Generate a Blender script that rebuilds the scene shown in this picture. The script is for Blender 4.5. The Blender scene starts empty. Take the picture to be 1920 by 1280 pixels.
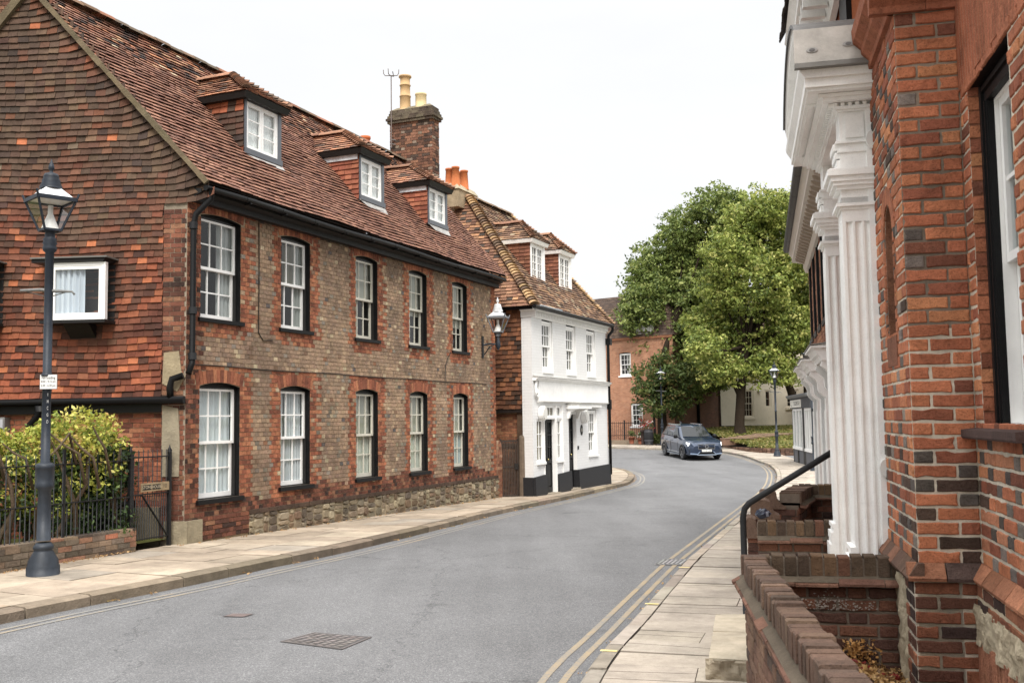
import bpy, math, random
import numpy as np
from mathutils import Vector
rnd = random.Random(7)
SC = bpy.context.scene
COL = SC.collection
pi = math.pi

def srgb(r, g, b):
    f = lambda c: (c/255/12.92) if c/255 <= .04045 else ((c/255+.055)/1.055)**2.4
    return (f(r), f(g), f(b))
def vary(c, a=.15, h=.03):
    k = 1+rnd.uniform(-a, a)
    return tuple(max(.003, x*k*(1+rnd.uniform(-h, h))) for x in c)
def lerp(a, b, t): return tuple(x+(y-x)*t for x, y in zip(a, b))
def pick(opts):
    t = rnd.random()*sum(o[0] for o in opts)
    for w, c in opts:
        t -= w
        if t <= 0: return c
    return opts[-1][1]

# height of the pavement above the datum at a distance Y down the street
ZP = [(-400, 0), (13, 0), (27, -.25), (50, -.44), (72, .44), (700, .44)]
def zg(y):
    for (a, za), (b, zb) in zip(ZP, ZP[1:]):
        if y <= b: return za+(zb-za)*(y-a)/(b-a)
    return .44

# ---------------------------------------------------------------- frames and meshes
class Fr:
    """a vertical wall plane: s along it, z up, o outwards"""
    def __init__(s, P, ang, side):
        a = math.radians(ang); s.P = P; s.d = (math.sin(a), math.cos(a)); s.ang = ang; s.side = side
        s.n = (s.d[1]*side, -s.d[0]*side)
    def pt(f, s, z, o=0):
        return (f.P[0]+f.d[0]*s+f.n[0]*o, f.P[1]+f.d[1]*s+f.n[1]*o, z)

class MB:
    def __init__(s): s.v = []; s.f = []; s.c = []; s.m = []; s.sm = []; s.uv = []
    def face(s, pts, col, mi=0, sm=False, uv=None):
        n = len(s.v); s.v.extend(pts); s.f.append(tuple(range(n, n+len(pts))))
        s.c.append(col); s.m.append(mi); s.sm.append(sm)
        s.uv.append(uv if uv else [(0, 0)]*len(pts))
    def hexa(s, p, col, mi=0, uv=None):
        # p: 8 points, 0-3 back ring, 4-7 front ring
        for k, q in enumerate(((4, 5, 6, 7), (3, 2, 1, 0), (0, 1, 5, 4), (1, 2, 6, 5), (2, 3, 7, 6), (3, 0, 4, 7))):
            s.face([p[i] for i in q], col, mi, uv=uv if k == 0 else None)
    def fbox(s, f, s0, s1, z0, z1, o0, o1, col, mi=0):
        p = [f.pt(a, z, o) for o in (o0, o1) for a, z in ((s0, z0), (s1, z0), (s1, z1), (s0, z1))]
        s.hexa(p, col, mi, uv=[(s0, z0), (s1, z0), (s1, z1), (s0, z1)])
    def fquad(s, f, s0, s1, z0, z1, o, col, mi=0):
        s.face([f.pt(s0, z0, o), f.pt(s1, z0, o), f.pt(s1, z1, o), f.pt(s0, z1, o)], col, mi, uv=[(s0, z0), (s1, z0), (s1, z1), (s0, z1)])
    def box(s, x0, x1, y0, y1, z0, z1, col, mi=0):
        p = [(x, y, z) for z in (z0, z1) for x, y in ((x0, y0), (x1, y0), (x1, y1), (x0, y1))]
        s.hexa(p, col, mi)
    def bar(s, a, b, w, h, col, mi=0, up=(0, 0, 1)):
        a = Vector(a); b = Vector(b); d = (b-a).normalized(); u = Vector(up)
        if abs(d.dot(u)) > .98: u = Vector((1, 0, 0))
        r = d.cross(u).normalized(); u = r.cross(d)
        p = [tuple(q+r*(x*w/2)+u*(y*h/2)) for q in (a, b) for x, y in ((-1, -1), (1, -1), (1, 1), (-1, 1))]
        s.hexa(p, col, mi)
    def tube(s, pts, radii, col, n=8, mi=0, cap=True):
        pts = [Vector(p) for p in pts]
        if not hasattr(radii, '__len__'): radii = [radii]*len(pts)
        rings = []; ref = None
        for i, p in enumerate(pts):
            d = (pts[min(i+1, len(pts)-1)]-pts[max(i-1, 0)]).normalized()
            if ref is None: ref = Vector((1, 0, 0)) if abs(d.x) < .9 else Vector((0, 1, 0))
            r = (ref-d*ref.dot(d)).normalized(); ref = r; u = d.cross(r)
            base = len(s.v)
            for k in range(n):
                a = 2*pi*k/n; s.v.append(tuple(p+(r*math.cos(a)+u*math.sin(a))*radii[i]))
            rings.append(base)
        for a, b in zip(rings, rings[1:]):
            for k in range(n):
                s.f.append((a+k, a+(k+1) % n, b+(k+1) % n, b+k)); s.c.append(col); s.m.append(mi); s.sm.append(True); s.uv.append([(0, 0)]*4)
        if cap:
            for b in (rings[0], rings[-1]):
                s.f.append(tuple(range(b, b+n))); s.c.append(col); s.m.append(mi); s.sm.append(False); s.uv.append([(0, 0)]*n)
    def lathe(s, prof, cx, cy, cz, col, n=16, mi=0, rot=0, smooth=True, flute=0):
        rings = []
        for r, z in prof:
            rings.append(len(s.v))
            for k in range(n):
                a = 2*pi*k/n+rot; rr = r*(1-(flute if k % 2 else 0))
                s.v.append((cx+rr*math.cos(a), cy+rr*math.sin(a), cz+z))
        for a, b in zip(rings, rings[1:]):
            for k in range(n):
                s.f.append((a+k, a+(k+1) % n, b+(k+1) % n, b+k)); s.c.append(col); s.m.append(mi); s.sm.append(smooth); s.uv.append([(0, 0)]*4)
        for b in (rings[0], rings[-1]):
            s.f.append(tuple(range(b, b+n))); s.c.append(col); s.m.append(mi); s.sm.append(False); s.uv.append([(0, 0)]*n)
    def extr(s, f, prof, s0, s1, col, mi=0):
        """profile [(o,z)] swept along s of frame f, with end caps"""
        n = len(prof)
        for i in range(n):
            (o0, z0), (o1, z1) = prof[i], prof[(i+1) % n]
            s.face([f.pt(s0, z0, o0), f.pt(s1, z0, o0), f.pt(s1, z1, o1), f.pt(s0, z1, o1)], col, mi)
        s.face([f.pt(s0, z, o) for o, z in prof], col, mi); s.face([f.pt(s1, z, o) for o, z in prof][::-1], col, mi)
    def poly(s, f, pts, o0, o1, col, mi=0):
        """outline [(s,z)] given thickness o0..o1"""
        n = len(pts)
        s.face([f.pt(a, z, o1) for a, z in pts], col, mi); s.face([f.pt(a, z, o0) for a, z in pts][::-1], col, mi)
        for i in range(n):
            (a, z), (b, y) = pts[i], pts[(i+1) % n]
            s.face([f.pt(a, z, o0), f.pt(b, y, o0), f.pt(b, y, o1), f.pt(a, z, o1)], col, mi)
    def arrquads(s, V, C, mi=0):
        s._arr = getattr(s, '_arr', []); s._arr.append((V, C, mi))
    def build(s, name, mats, parent=None, loc=None):
        if not isinstance(mats, (list, tuple)): mats = [mats]
        L = np.zeros(3)
        if loc is not None: L = np.array(loc, float)
        p = parent
        while p is not None:
            L = L+np.array(p.location); p = p.parent
        me = bpy.data.meshes.new(name)
        V = np.array(s.v, float).reshape(-1, 3)
        lens = [len(f) for f in s.f]; idx = [i for f in s.f for i in f]
        C = np.repeat(np.array(s.c, float).reshape(-1, 3), lens, axis=0) if lens else np.zeros((0, 3))
        U = np.array([q for u in s.uv for q in u], float).reshape(-1, 2)
        M = list(s.m); S = list(s.sm); LN = np.array(lens, np.int32); IX = np.array(idx, np.int32)
        for (AV, AC, mi) in getattr(s, '_arr', []):
            n = len(AV); b = len(V)
            V = np.concatenate([V, AV.reshape(-1, 3)]); IX = np.concatenate([IX, np.arange(b, b+4*n, dtype=np.int32)])
            LN = np.concatenate([LN, np.full(n, 4, np.int32)]); C = np.concatenate([C, np.repeat(AC, 4, axis=0)])
            U = np.concatenate([U, np.zeros((4*n, 2))]); M += [mi]*n; S += [False]*n
        V = V-L
        me.vertices.add(len(V)); me.vertices.foreach_set('co', V.ravel())
        me.loops.add(len(IX)); me.loops.foreach_set('vertex_index', IX)
        me.polygons.add(len(LN)); st = np.concatenate([[0], np.cumsum(LN)[:-1]]).astype(np.int32)
        me.polygons.foreach_set('loop_start', st); me.polygons.foreach_set('loop_total', LN)
        me.polygons.foreach_set('material_index', np.array(M, np.int32)); me.polygons.foreach_set('use_smooth', np.array(S, bool))
        me.update(calc_edges=True)
        at = me.attributes.new('Col', 'FLOAT_COLOR', 'CORNER')
        at.data.foreach_set('color', np.concatenate([C, np.ones((len(C), 1))], axis=1).ravel())
        ul = me.uv_layers.new(name='UV'); ul.data.foreach_set('uv', U.ravel())
        for m in mats: me.materials.append(m)
        ob = bpy.data.objects.new(name, me); COL.objects.link(ob)
        if parent is not None: ob.parent = parent
        elif loc is not None: ob.location = loc
        return ob

def tag(o, label, cat, group=None, kind=None):
    o['label'] = label; o['category'] = cat
    if group: o['group'] = group
    if kind: o['kind'] = kind
    return o
def thing(name, label, cat, loc, group=None):
    o = bpy.data.objects.new(name, None); COL.objects.link(o); o.location = loc; o.empty_display_size = .2
    return tag(o, label, cat, group)
def struct(o, kind='structure'):
    o['kind'] = kind; return o
def copy_tree(o, parent=None):
    c = o.copy(); COL.objects.link(c)
    if parent is not None: c.parent = parent
    for ch in list(o.children): copy_tree(ch, c)
    return c
def text(mb, body, org, right, up, size, col, mi=0, lift=.001, squash=1.0):
    cu = bpy.data.curves.new('t', 'FONT'); cu.body = body; cu.size = size; cu.align_x = 'CENTER'; cu.align_y = 'CENTER'
    ob = bpy.data.objects.new('t', cu); COL.objects.link(ob); dg = bpy.context.evaluated_depsgraph_get(); dg.update()
    me = bpy.data.meshes.new_from_object(ob.evaluated_get(dg))
    r = Vector(right).normalized()*squash; u = Vector(up).normalized(); n = r.cross(u).normalized(); o = Vector(org)
    P = [tuple(o+r*v.co.x+u*v.co.y+n*lift) for v in me.vertices]
    for p in me.polygons: mb.face([P[i] for i in p.vertices], col, mi)
    bpy.data.objects.remove(ob); bpy.data.curves.remove(cu); bpy.data.meshes.remove(me)

# ---------------------------------------------------------------- materials
def nodes(name):
    m = bpy.data.materials.new(name); m.use_nodes = True; nt = m.node_tree
    return m, nt, nt.nodes, nt.links, nt.nodes['Principled BSDF']
def N(nt, t, **kw):
    n = nt.nodes.new(t)
    for k, v in kw.items():
        if k in n.inputs: n.inputs[k].default_value = v
        else: setattr(n, k, v)
    return n
def mathn(nt, op, a, b=None):
    n = nt.nodes.new('ShaderNodeMath'); n.operation = op
    for i, x in enumerate((a, b)):
        if x is None: continue
        if isinstance(x, (int, float)): n.inputs[i].default_value = x
        else: nt.links.new(x, n.inputs[i])
    return n.outputs[0]
def colmat(name, rough=.85, amp=.35, scale=14, bump=.3, bscale=60, spec=.3, metal=0, stain=0, stainscale=1.1, bdist=.01, coat=0, sat=1.0, val=1.0, hue=.5, soot=0, sootscale=5):
    """surface whose colour is the mesh's own Col attribute, broken up by grain and by stains"""
    m, nt, nd, ln, bs = nodes(name)
    at = N(nt, 'ShaderNodeAttribute'); at.attribute_name = 'Col'
    tc = N(nt, 'ShaderNodeTexCoord')
    n1 = N(nt, 'ShaderNodeTexNoise', Scale=scale, Detail=6, Roughness=.65)
    ln.new(tc.outputs['Object'], n1.inputs['Vector'])
    k = mathn(nt, 'MULTIPLY_ADD', n1.outputs['Fac'], amp*2); nt.nodes[-1].inputs[2].default_value = 1-amp
    if stain:
        n2 = N(nt, 'ShaderNodeTexNoise', Scale=stainscale, Detail=7, Roughness=.7)
        ln.new(tc.outputs['Object'], n2.inputs['Vector'])
        r = N(nt, 'ShaderNodeMapRange'); r.inputs[1].default_value = .35; r.inputs[2].default_value = .65
        r.inputs[3].default_value = 1-stain; r.inputs[4].default_value = 1+stain*.35
        ln.new(n2.outputs['Fac'], r.inputs[0]); k = mathn(nt, 'MULTIPLY', k, r.outputs[0])
    if soot:
        n4 = N(nt, 'ShaderNodeTexNoise', Scale=sootscale, Detail=9, Roughness=.78, Distortion=.4); ln.new(tc.outputs['Object'], n4.inputs['Vector'])
        n5 = N(nt, 'ShaderNodeTexNoise', Scale=110, Detail=2, Roughness=.6); ln.new(tc.outputs['Object'], n5.inputs['Vector'])
        r4 = N(nt, 'ShaderNodeMapRange'); r4.inputs[1].default_value = .5; r4.inputs[2].default_value = .68; r4.inputs[3].default_value = 1; r4.inputs[4].default_value = 1-soot
        ln.new(n4.outputs['Fac'], r4.inputs[0])
        r5 = N(nt, 'ShaderNodeMapRange'); r5.inputs[1].default_value = .32; r5.inputs[2].default_value = .46; r5.inputs[3].default_value = 1-soot*.8; r5.inputs[4].default_value = 1
        ln.new(n5.outputs['Fac'], r5.inputs[0]); k = mathn(nt, 'MULTIPLY', mathn(nt, 'MULTIPLY', k, r4.outputs[0]), r5.outputs[0])
    mx = N(nt, 'ShaderNodeVectorMath', operation='SCALE')
    ln.new(at.outputs['Color'], mx.inputs[0]); ln.new(k, mx.inputs['Scale'])
    hs = N(nt, 'ShaderNodeHueSaturation', Saturation=sat, Value=val, Hue=hue); ln.new(mx.outputs[0], hs.inputs['Color'])
    ln.new(hs.outputs[0], bs.inputs['Base Color'])
    bs.inputs['Roughness'].default_value = rough; bs.inputs['Specular IOR Level'].default_value = spec; bs.inputs['Metallic'].default_value = metal
    bs.inputs['Coat Weight'].default_value = coat
    if bump:
        n3 = N(nt, 'ShaderNodeTexNoise', Scale=bscale, Detail=5, Roughness=.7)
        ln.new(tc.outputs['Object'], n3.inputs['Vector'])
        b = N(nt, 'ShaderNodeBump', Strength=bump, Distance=bdist)
        ln.new(n3.outputs['Fac'], b.inputs['Height']); ln.new(b.outputs[0], bs.inputs['Normal'])
    return m
M = {}
M['brick'] = colmat('brick', .9, .42, 24, .9, 60, .2, bdist=.014, stain=.25, stainscale=1.7, sat=.85, val=.92, hue=.507, soot=.45, sootscale=6)
M['mortar'] = colmat('mortar', .95, .3, 30, .8, 90, .1, stain=.3, stainscale=2.5)
M['tile'] = colmat('clay_tile', .85, .35, 16, .4, 50, .25, stain=.3, stainscale=1.3, sat=.9, val=.86, hue=.506, soot=.3, sootscale=6)
M['rooftile'] = colmat('roof_tile', .85, .35, 16, .4, 50, .25, stain=.22, stainscale=1.0, sat=.85, val=1.28, hue=.509, soot=.25, sootscale=7)
M['stone'] = colmat('stone', .9, .35, 7, .8, 30, .2, stain=.25, stainscale=2.2, bdist=.02)
M['flag'] = colmat('paving', .88, .22, 9, .35, 45, .25, stain=.3, stainscale=1.3, sat=.78, val=.8, soot=.22, sootscale=3)
M['render'] = colmat('painted_render', .6, .03, 5, .25, 16, .35, stain=.07, stainscale=2.1, soot=.1, sootscale=6)
M['paint'] = colmat('gloss_paint', .38, .05, 9, .12, 30, .45, stain=.05, stainscale=2.5)
M['black'] = colmat('black_paint', .5, .15, 10, .15, 40, .22)
M['iron'] = colmat('painted_iron', .5, .2, 12, .25, 45, .35, stain=.25, stainscale=6)
M['lead'] = colmat('lead_sheet', .5, .25, 6, .3, 20, .5, stain=.25, stainscale=3)
M['wood'] = colmat('weathered_wood', .85, .35, 12, .5, 60, .2, stain=.3, stainscale=4)
M['fabric'] = colmat('curtain', .95, .06, 8, 0, 1, .1)
M['dark'] = colmat('dark_room', .95, .2, 3, 0, 1, .0)
M['pot'] = colmat('terracotta', .8, .18, 9, .3, 40, .25, stain=.2, stainscale=4)
M['bark'] = colmat('bark', .95, .45, 5, 1.0, 16, .1, bdist=.05)
M['rubber'] = colmat('rubber', .75, .1, 20, .1, 60, .3)
M['chrome'] = colmat('bright_metal', .25, .03, 5, 0, 1, .5, metal=.9)
M['ink'] = colmat('lettering', .7, .02, 5, 0, 1, .2)
M['plastic'] = colmat('plastic', .35, .08, 8, .05, 20, .5)

def leafmat(name, trans=.3):
    m, nt, nd, ln, bs = nodes(name)
    at = N(nt, 'ShaderNodeAttribute'); at.attribute_name = 'Col'
    ln.new(at.outputs['Color'], bs.inputs['Base Color']); bs.inputs['Roughness'].default_value = .5
    bs.inputs['Specular IOR Level'].default_value = .35
    tr = N(nt, 'ShaderNodeBsdfTranslucent'); ln.new(at.outputs['Color'], tr.inputs['Color'])
    mx = N(nt, 'ShaderNodeMixShader'); mx.inputs[0].default_value = trans
    ln.new(bs.outputs[0], mx.inputs[1]); ln.new(tr.outputs[0], mx.inputs[2]); ln.new(mx.outputs[0], nt.nodes['Material Output'].inputs['Surface'])
    return m
M['leaf'] = leafmat('leaf'); M['ivy'] = leafmat('ivy_leaf', .15)

def glassmat(name, tint=(.9, .93, .93), base=.06, wav=.5):
    m, nt, nd, ln, bs = nodes(name)
    tr = N(nt, 'ShaderNodeBsdfTransparent'); tr.inputs[0].default_value = (*tint, 1)
    gl = N(nt, 'ShaderNodeBsdfGlossy', Roughness=.02)
    lw = N(nt, 'ShaderNodeLayerWeight', Blend=.5)
    sch = mathn(nt, 'MULTIPLY', mathn(nt, 'POWER', lw.outputs['Facing'], 5.0), .8)
    tc = N(nt, 'ShaderNodeTexCoord'); n1 = N(nt, 'ShaderNodeTexNoise', Scale=3.5, Detail=1)
    ln.new(tc.outputs['Object'], n1.inputs['Vector'])
    b = N(nt, 'ShaderNodeBump', Strength=wav, Distance=.02); ln.new(n1.outputs['Fac'], b.inputs['Height'])
    ln.new(b.outputs[0], gl.inputs['Normal'])
    k = mathn(nt, 'ADD', sch, base)
    mx = N(nt, 'ShaderNodeMixShader'); ln.new(k, mx.inputs[0]); ln.new(tr.outputs[0], mx.inputs[1]); ln.new(gl.outputs[0], mx.inputs[2])
    ln.new(mx.outputs[0], nt.nodes['Material Output'].inputs['Surface'])
    return m
M['glass'] = glassmat('window_glass'); M['lampglass'] = glassmat('lantern_glass', (.97, .97, .97), .05, .1)

def carmat():
    m, nt, nd, ln, bs = nodes('car_paint')
    at = N(nt, 'ShaderNodeAttribute'); at.attribute_name = 'Col'; ln.new(at.outputs['Color'], bs.inputs['Base Color'])
    bs.inputs['Metallic'].default_value = .35; bs.inputs['Roughness'].default_value = .3; bs.inputs['Coat Weight'].default_value = 1; bs.inputs['Coat Roughness'].default_value = .04
    return m
M['car'] = carmat()
def carglass():
    m, nt, nd, ln, bs = nodes('car_glass')
    bs.inputs['Base Color'].default_value = (.012, .014, .015, 1); bs.inputs['Roughness'].default_value = .05; bs.inputs['Specular IOR Level'].default_value = .4
    return m
M['carglass'] = carglass()
def emis(name, c, s):
    m, nt, nd, ln, bs = nodes(name); bs.inputs['Emission Color'].default_value = (*c, 1); bs.inputs['Emission Strength'].default_value = s
    bs.inputs['Base Color'].default_value = (.8, .8, .8, 1); return m
M['headlight'] = emis('lit_headlight', (1, .96, .9), 1.6)

def asphalt():
    m, nt, nd, ln, bs = nodes('asphalt')
    tc = N(nt, 'ShaderNodeTexCoord')
    def noise(s, d=2, r=.5, vec=None):
        n = N(nt, 'ShaderNodeTexNoise', Scale=s, Detail=d, Roughness=r); ln.new(vec or tc.outputs['Object'], n.inputs['Vector']); return n.outputs['Fac']
    v = N(nt, 'ShaderNodeTexVoronoi', Scale=125.0); ln.new(tc.outputs['Object'], v.inputs['Vector'])
    sp = N(nt, 'ShaderNodeSeparateColor'); ln.new(v.outputs['Color'], sp.inputs[0])
    chip = N(nt, 'ShaderNodeValToRGB'); e = chip.color_ramp.elements
    e[0].position = 0; e[0].color = (.11, .111, .114, 1); e[1].position = 1; e[1].color = (.28, .278, .276, 1)
    x = e.new(.45); x.color = (.148, .148, .151, 1); x = e.new(.85); x.color = (.198, .197, .198, 1)
    ln.new(sp.outputs[0], chip.inputs[0])
    mp = N(nt, 'ShaderNodeMapping'); mp.inputs['Rotation'].default_value = (0, 0, math.radians(24)); mp.inputs['Scale'].default_value = (1.0, .11, 1)
    ln.new(tc.outputs['Object'], mp.inputs[0])
    trk = noise(1.1, 3, .6, mp.outputs[0]); big = noise(.5, 5, .65); mid = noise(9, 4, .7)
    k = mathn(nt, 'ADD', mathn(nt, 'MULTIPLY', trk, .5), mathn(nt, 'ADD', mathn(nt, 'MULTIPLY', big, .45), mathn(nt, 'MULTIPLY', mid, .22)))
    r = N(nt, 'ShaderNodeMapRange'); r.inputs[1].default_value = .35; r.inputs[2].default_value = .8; r.inputs[3].default_value = .66; r.inputs[4].default_value = 1.22
    ln.new(k, r.inputs[0])
    # hairline cracks and a few old oil spots
    dst = N(nt, 'ShaderNodeTexNoise', Scale=1.6, Detail=5, Roughness=.7); ln.new(tc.outputs['Object'], dst.inputs['Vector'])
    ad = N(nt, 'ShaderNodeVectorMath', operation='MULTIPLY_ADD'); ln.new(dst.outputs['Color'], ad.inputs[0]); ad.inputs[1].default_value = (1.1, 1.1, 0); ln.new(tc.outputs['Object'], ad.inputs[2])
    vc = N(nt, 'ShaderNodeTexVoronoi', feature='DISTANCE_TO_EDGE', Scale=.22); ln.new(ad.outputs[0], vc.inputs['Vector'])
    rc = N(nt, 'ShaderNodeMapRange'); rc.inputs[1].default_value = .0; rc.inputs[2].default_value = .0035; rc.inputs[3].default_value = .62; rc.inputs[4].default_value = 1; ln.new(vc.outputs['Distance'], rc.inputs[0])
    ro = N(nt, 'ShaderNodeMapRange'); ro.inputs[1].default_value = .66; ro.inputs[2].default_value = .74; ro.inputs[3].default_value = 1; ro.inputs[4].default_value = .72; ln.new(noise(1.3, 3, .5), ro.inputs[0])
    kk = mathn(nt, 'MULTIPLY', mathn(nt, 'MULTIPLY', r.outputs[0], rc.outputs[0]), ro.outputs[0])
    sc = N(nt, 'ShaderNodeVectorMath', operation='SCALE'); ln.new(chip.outputs[0], sc.inputs[0]); ln.new(kk, sc.inputs['Scale'])
    ln.new(sc.outputs[0], bs.inputs['Base Color']); bs.inputs['Roughness'].default_value = .82; bs.inputs['Specular IOR Level'].default_value = .3
    b = N(nt, 'ShaderNodeBump', Strength=.6, Distance=.006); ln.new(v.outputs['Distance'], b.inputs['Height']); ln.new(b.outputs[0], bs.inputs['Normal'])
    return m
M['asphalt'] = asphalt()
def linepaint(name, lo, hi):
    m, nt, nd, ln, bs = nodes(name)
    tc = N(nt, 'ShaderNodeTexCoord')
    n1 = N(nt, 'ShaderNodeTexNoise', Scale=60, Detail=5, Roughness=.8); n2 = N(nt, 'ShaderNodeTexNoise', Scale=2.5, Detail=4)
    for n in (n1, n2): ln.new(tc.outputs['Object'], n.inputs['Vector'])
    k = mathn(nt, 'ADD', n1.outputs['Fac'], mathn(nt, 'MULTIPLY', n2.outputs['Fac'], .6))
    r = N(nt, 'ShaderNodeMapRange'); r.inputs[1].default_value = lo; r.inputs[2].default_value = hi
    ln.new(k, r.inputs[0])
    mx = N(nt, 'ShaderNodeMix', data_type='RGBA'); ln.new(r.outputs[0], mx.inputs['Factor'])
    mx.inputs['A'].default_value = (*srgb(182, 154, 104), 1); mx.inputs['B'].default_value = (.2, .198, .19, 1)
    ln.new(mx.outputs['Result'], bs.inputs['Base Color']); bs.inputs['Roughness'].default_value = .8
    return m
M['yellow'] = linepaint('worn_yellow_paint', .5, .95); M['faint_yellow'] = linepaint('faded_yellow_paint', .3, .86)
def grassmat():
    m, nt, nd, ln, bs = nodes('turf')
    tc = N(nt, 'ShaderNodeTexCoord'); n1 = N(nt, 'ShaderNodeTexNoise', Scale=1.2, Detail=8, Roughness=.75)
    ln.new(tc.outputs['Object'], n1.inputs['Vector'])
    cr = N(nt, 'ShaderNodeValToRGB'); e = cr.color_ramp.elements
    e[0].position = .3; e[0].color = (*srgb(74, 74, 38), 1); e[1].position = .7; e[1].color = (*srgb(140, 132, 74), 1); x = e.new(.5); x.color = (*srgb(104, 108, 50), 1)
    ln.new(n1.outputs['Fac'], cr.inputs[0]); ln.new(cr.outputs[0], bs.inputs['Base Color']); bs.inputs['Roughness'].default_value = .95
    n2 = N(nt, 'ShaderNodeTexNoise', Scale=25, Detail=4); ln.new(tc.outputs['Object'], n2.inputs['Vector'])
    b = N(nt, 'ShaderNodeBump', Strength=.8, Distance=.05); ln.new(n2.outputs['Fac'], b.inputs['Height']); ln.new(b.outputs[0], bs.inputs['Normal'])
    return m
M['turf'] = grassmat()
def farbrick(name, c1, c2, mort, bumpy=.5, rough=.9, w=.225, h=.075, ms=.012, painted=False):
    m, nt, nd, ln, bs = nodes(name)
    uv = N(nt, 'ShaderNodeUVMap'); uv.uv_map = 'UV'
    bt = N(nt, 'ShaderNodeTexBrick'); bt.inputs['Scale'].default_value = 1; bt.inputs['Brick Width'].default_value = w; bt.inputs['Row Height'].default_value = h
    bt.inputs['Mortar Size'].default_value = ms/2; bt.inputs['Bias'].default_value = 0; bt.inputs['Mortar Smooth'].default_value = .3
    bt.inputs['Color1'].default_value = (*c1, 1); bt.inputs['Color2'].default_value = (*c2, 1); bt.inputs['Mortar'].default_value = (*mort, 1)
    ln.new(uv.outputs[0], bt.inputs['Vector'])
    n1 = N(nt, 'ShaderNodeTexNoise', Scale=2.0, Detail=8, Roughness=.7)
    tc = N(nt, 'ShaderNodeTexCoord'); ln.new(tc.outputs['Object'], n1.inputs['Vector'])
    amp = .06 if painted else .5
    k = mathn(nt, 'MULTIPLY_ADD', n1.outputs['Fac'], amp*2); nt.nodes[-1].inputs[2].default_value = 1-amp
    sc = N(nt, 'ShaderNodeVectorMath', operation='SCALE'); ln.new(bt.outputs['Color'], sc.inputs[0]); ln.new(k, sc.inputs['Scale'])
    ln.new(sc.outputs[0], bs.inputs['Base Color']); bs.inputs['Roughness'].default_value = rough
    n3 = N(nt, 'ShaderNodeTexNoise', Scale=25, Detail=4); ln.new(tc.outputs['Object'], n3.inputs['Vector'])
    hh = mathn(nt, 'SUBTRACT', mathn(nt, 'MULTIPLY', n3.outputs['Fac'], .4), bt.outputs['Fac'])
    b = N(nt, 'ShaderNodeBump', Strength=bumpy, Distance=.008); ln.new(hh, b.inputs['Height']); ln.new(b.outputs[0], bs.inputs['Normal'])
    return m
M['white_brick'] = farbrick('white_painted_brick', (.74, .735, .725), (.72, .715, .705), (.68, .67, .655), .55, .6, painted=True)
M['orange_brick'] = farbrick('orange_brick', srgb(172, 122, 92), srgb(150, 100, 74), srgb(182, 164, 146))
M['shaded_brown_brick'] = farbrick('shaded_brown_brick', srgb(98, 66, 50), srgb(80, 54, 42), srgb(98, 82, 68))  # brick tone darkened to carry the shade under the tree canopy
# ---------------------------------------------------------------- masonry builders
WHITE = srgb(243, 242, 239); BLACK = (.006, .006, .0065); SOOT = (.014, .013, .0125)
from mathutils import noise
def drift(s, z, seed, f=.8):
    return max(0, min(1, .5+.75*noise.fractal(Vector((s*f, z*f*1.4, seed*3.7)), .9, 2.1, 4)))
def archz(o, s):
    c = (o['s0']+o['s1'])/2; hw = (o['s1']-o['s0'])/2; t = max(-1, min(1, (s-c)/hw))
    if o.get('round'): return o['z1']-hw+hw*math.sqrt(max(0, 1-t*t))
    return o['z1']-o.get('rise', 0)*t*t
def backing(mb, f, s0, s1, z0, z1, ops, o, col, mi=0, reveal=.15, rcol=None, rmi=0):
    br = sorted({s0, s1, *[x for op in ops for x in (op['s0'], op['s1'])]})
    for a, b in zip(br, br[1:]):
        mid = (a+b)/2; cov = sorted([op for op in ops if op['s0'] < mid < op['s1']], key=lambda q: q['z0'])
        n = 8 if cov else 1
        for i in range(n):
            x0 = a+(b-a)*i/n; x1 = a+(b-a)*(i+1)/n; la = lb = z0
            for op in cov+[None]:
                ta = tb = op['z0'] if op else z1
                mb.face([f.pt(x0, la, o), f.pt(x1, lb, o), f.pt(x1, tb, o), f.pt(x0, ta, o)], col, mi, uv=[(x0, la), (x1, lb), (x1, tb), (x0, ta)])
                if op: la, lb = archz(op, x0), archz(op, x1)
    for op in ops:
        r = op.get('reveal', reveal); c = rcol or col
        for s in (op['s0'], op['s1']):
            t = archz(op, s); mb.face([f.pt(s, op['z0'], o), f.pt(s, op['z0'], o-r), f.pt(s, t, o-r), f.pt(s, t, o)], c, rmi)
        mb.face([f.pt(op['s0'], op['z0'], o), f.pt(op['s1'], op['z0'], o), f.pt(op['s1'], op['z0'], o-r), f.pt(op['s0'], op['z0'], o-r)], c, rmi)
        for i in range(8):
            x0 = op['s0']+(op['s1']-op['s0'])*i/8; x1 = op['s0']+(op['s1']-op['s0'])*(i+1)/8
            mb.face([f.pt(x0, archz(op, x0), o), f.pt(x1, archz(op, x1), o), f.pt(x1, archz(op, x1), o-r), f.pt(x0, archz(op, x0), o-r)], c, rmi)
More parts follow.
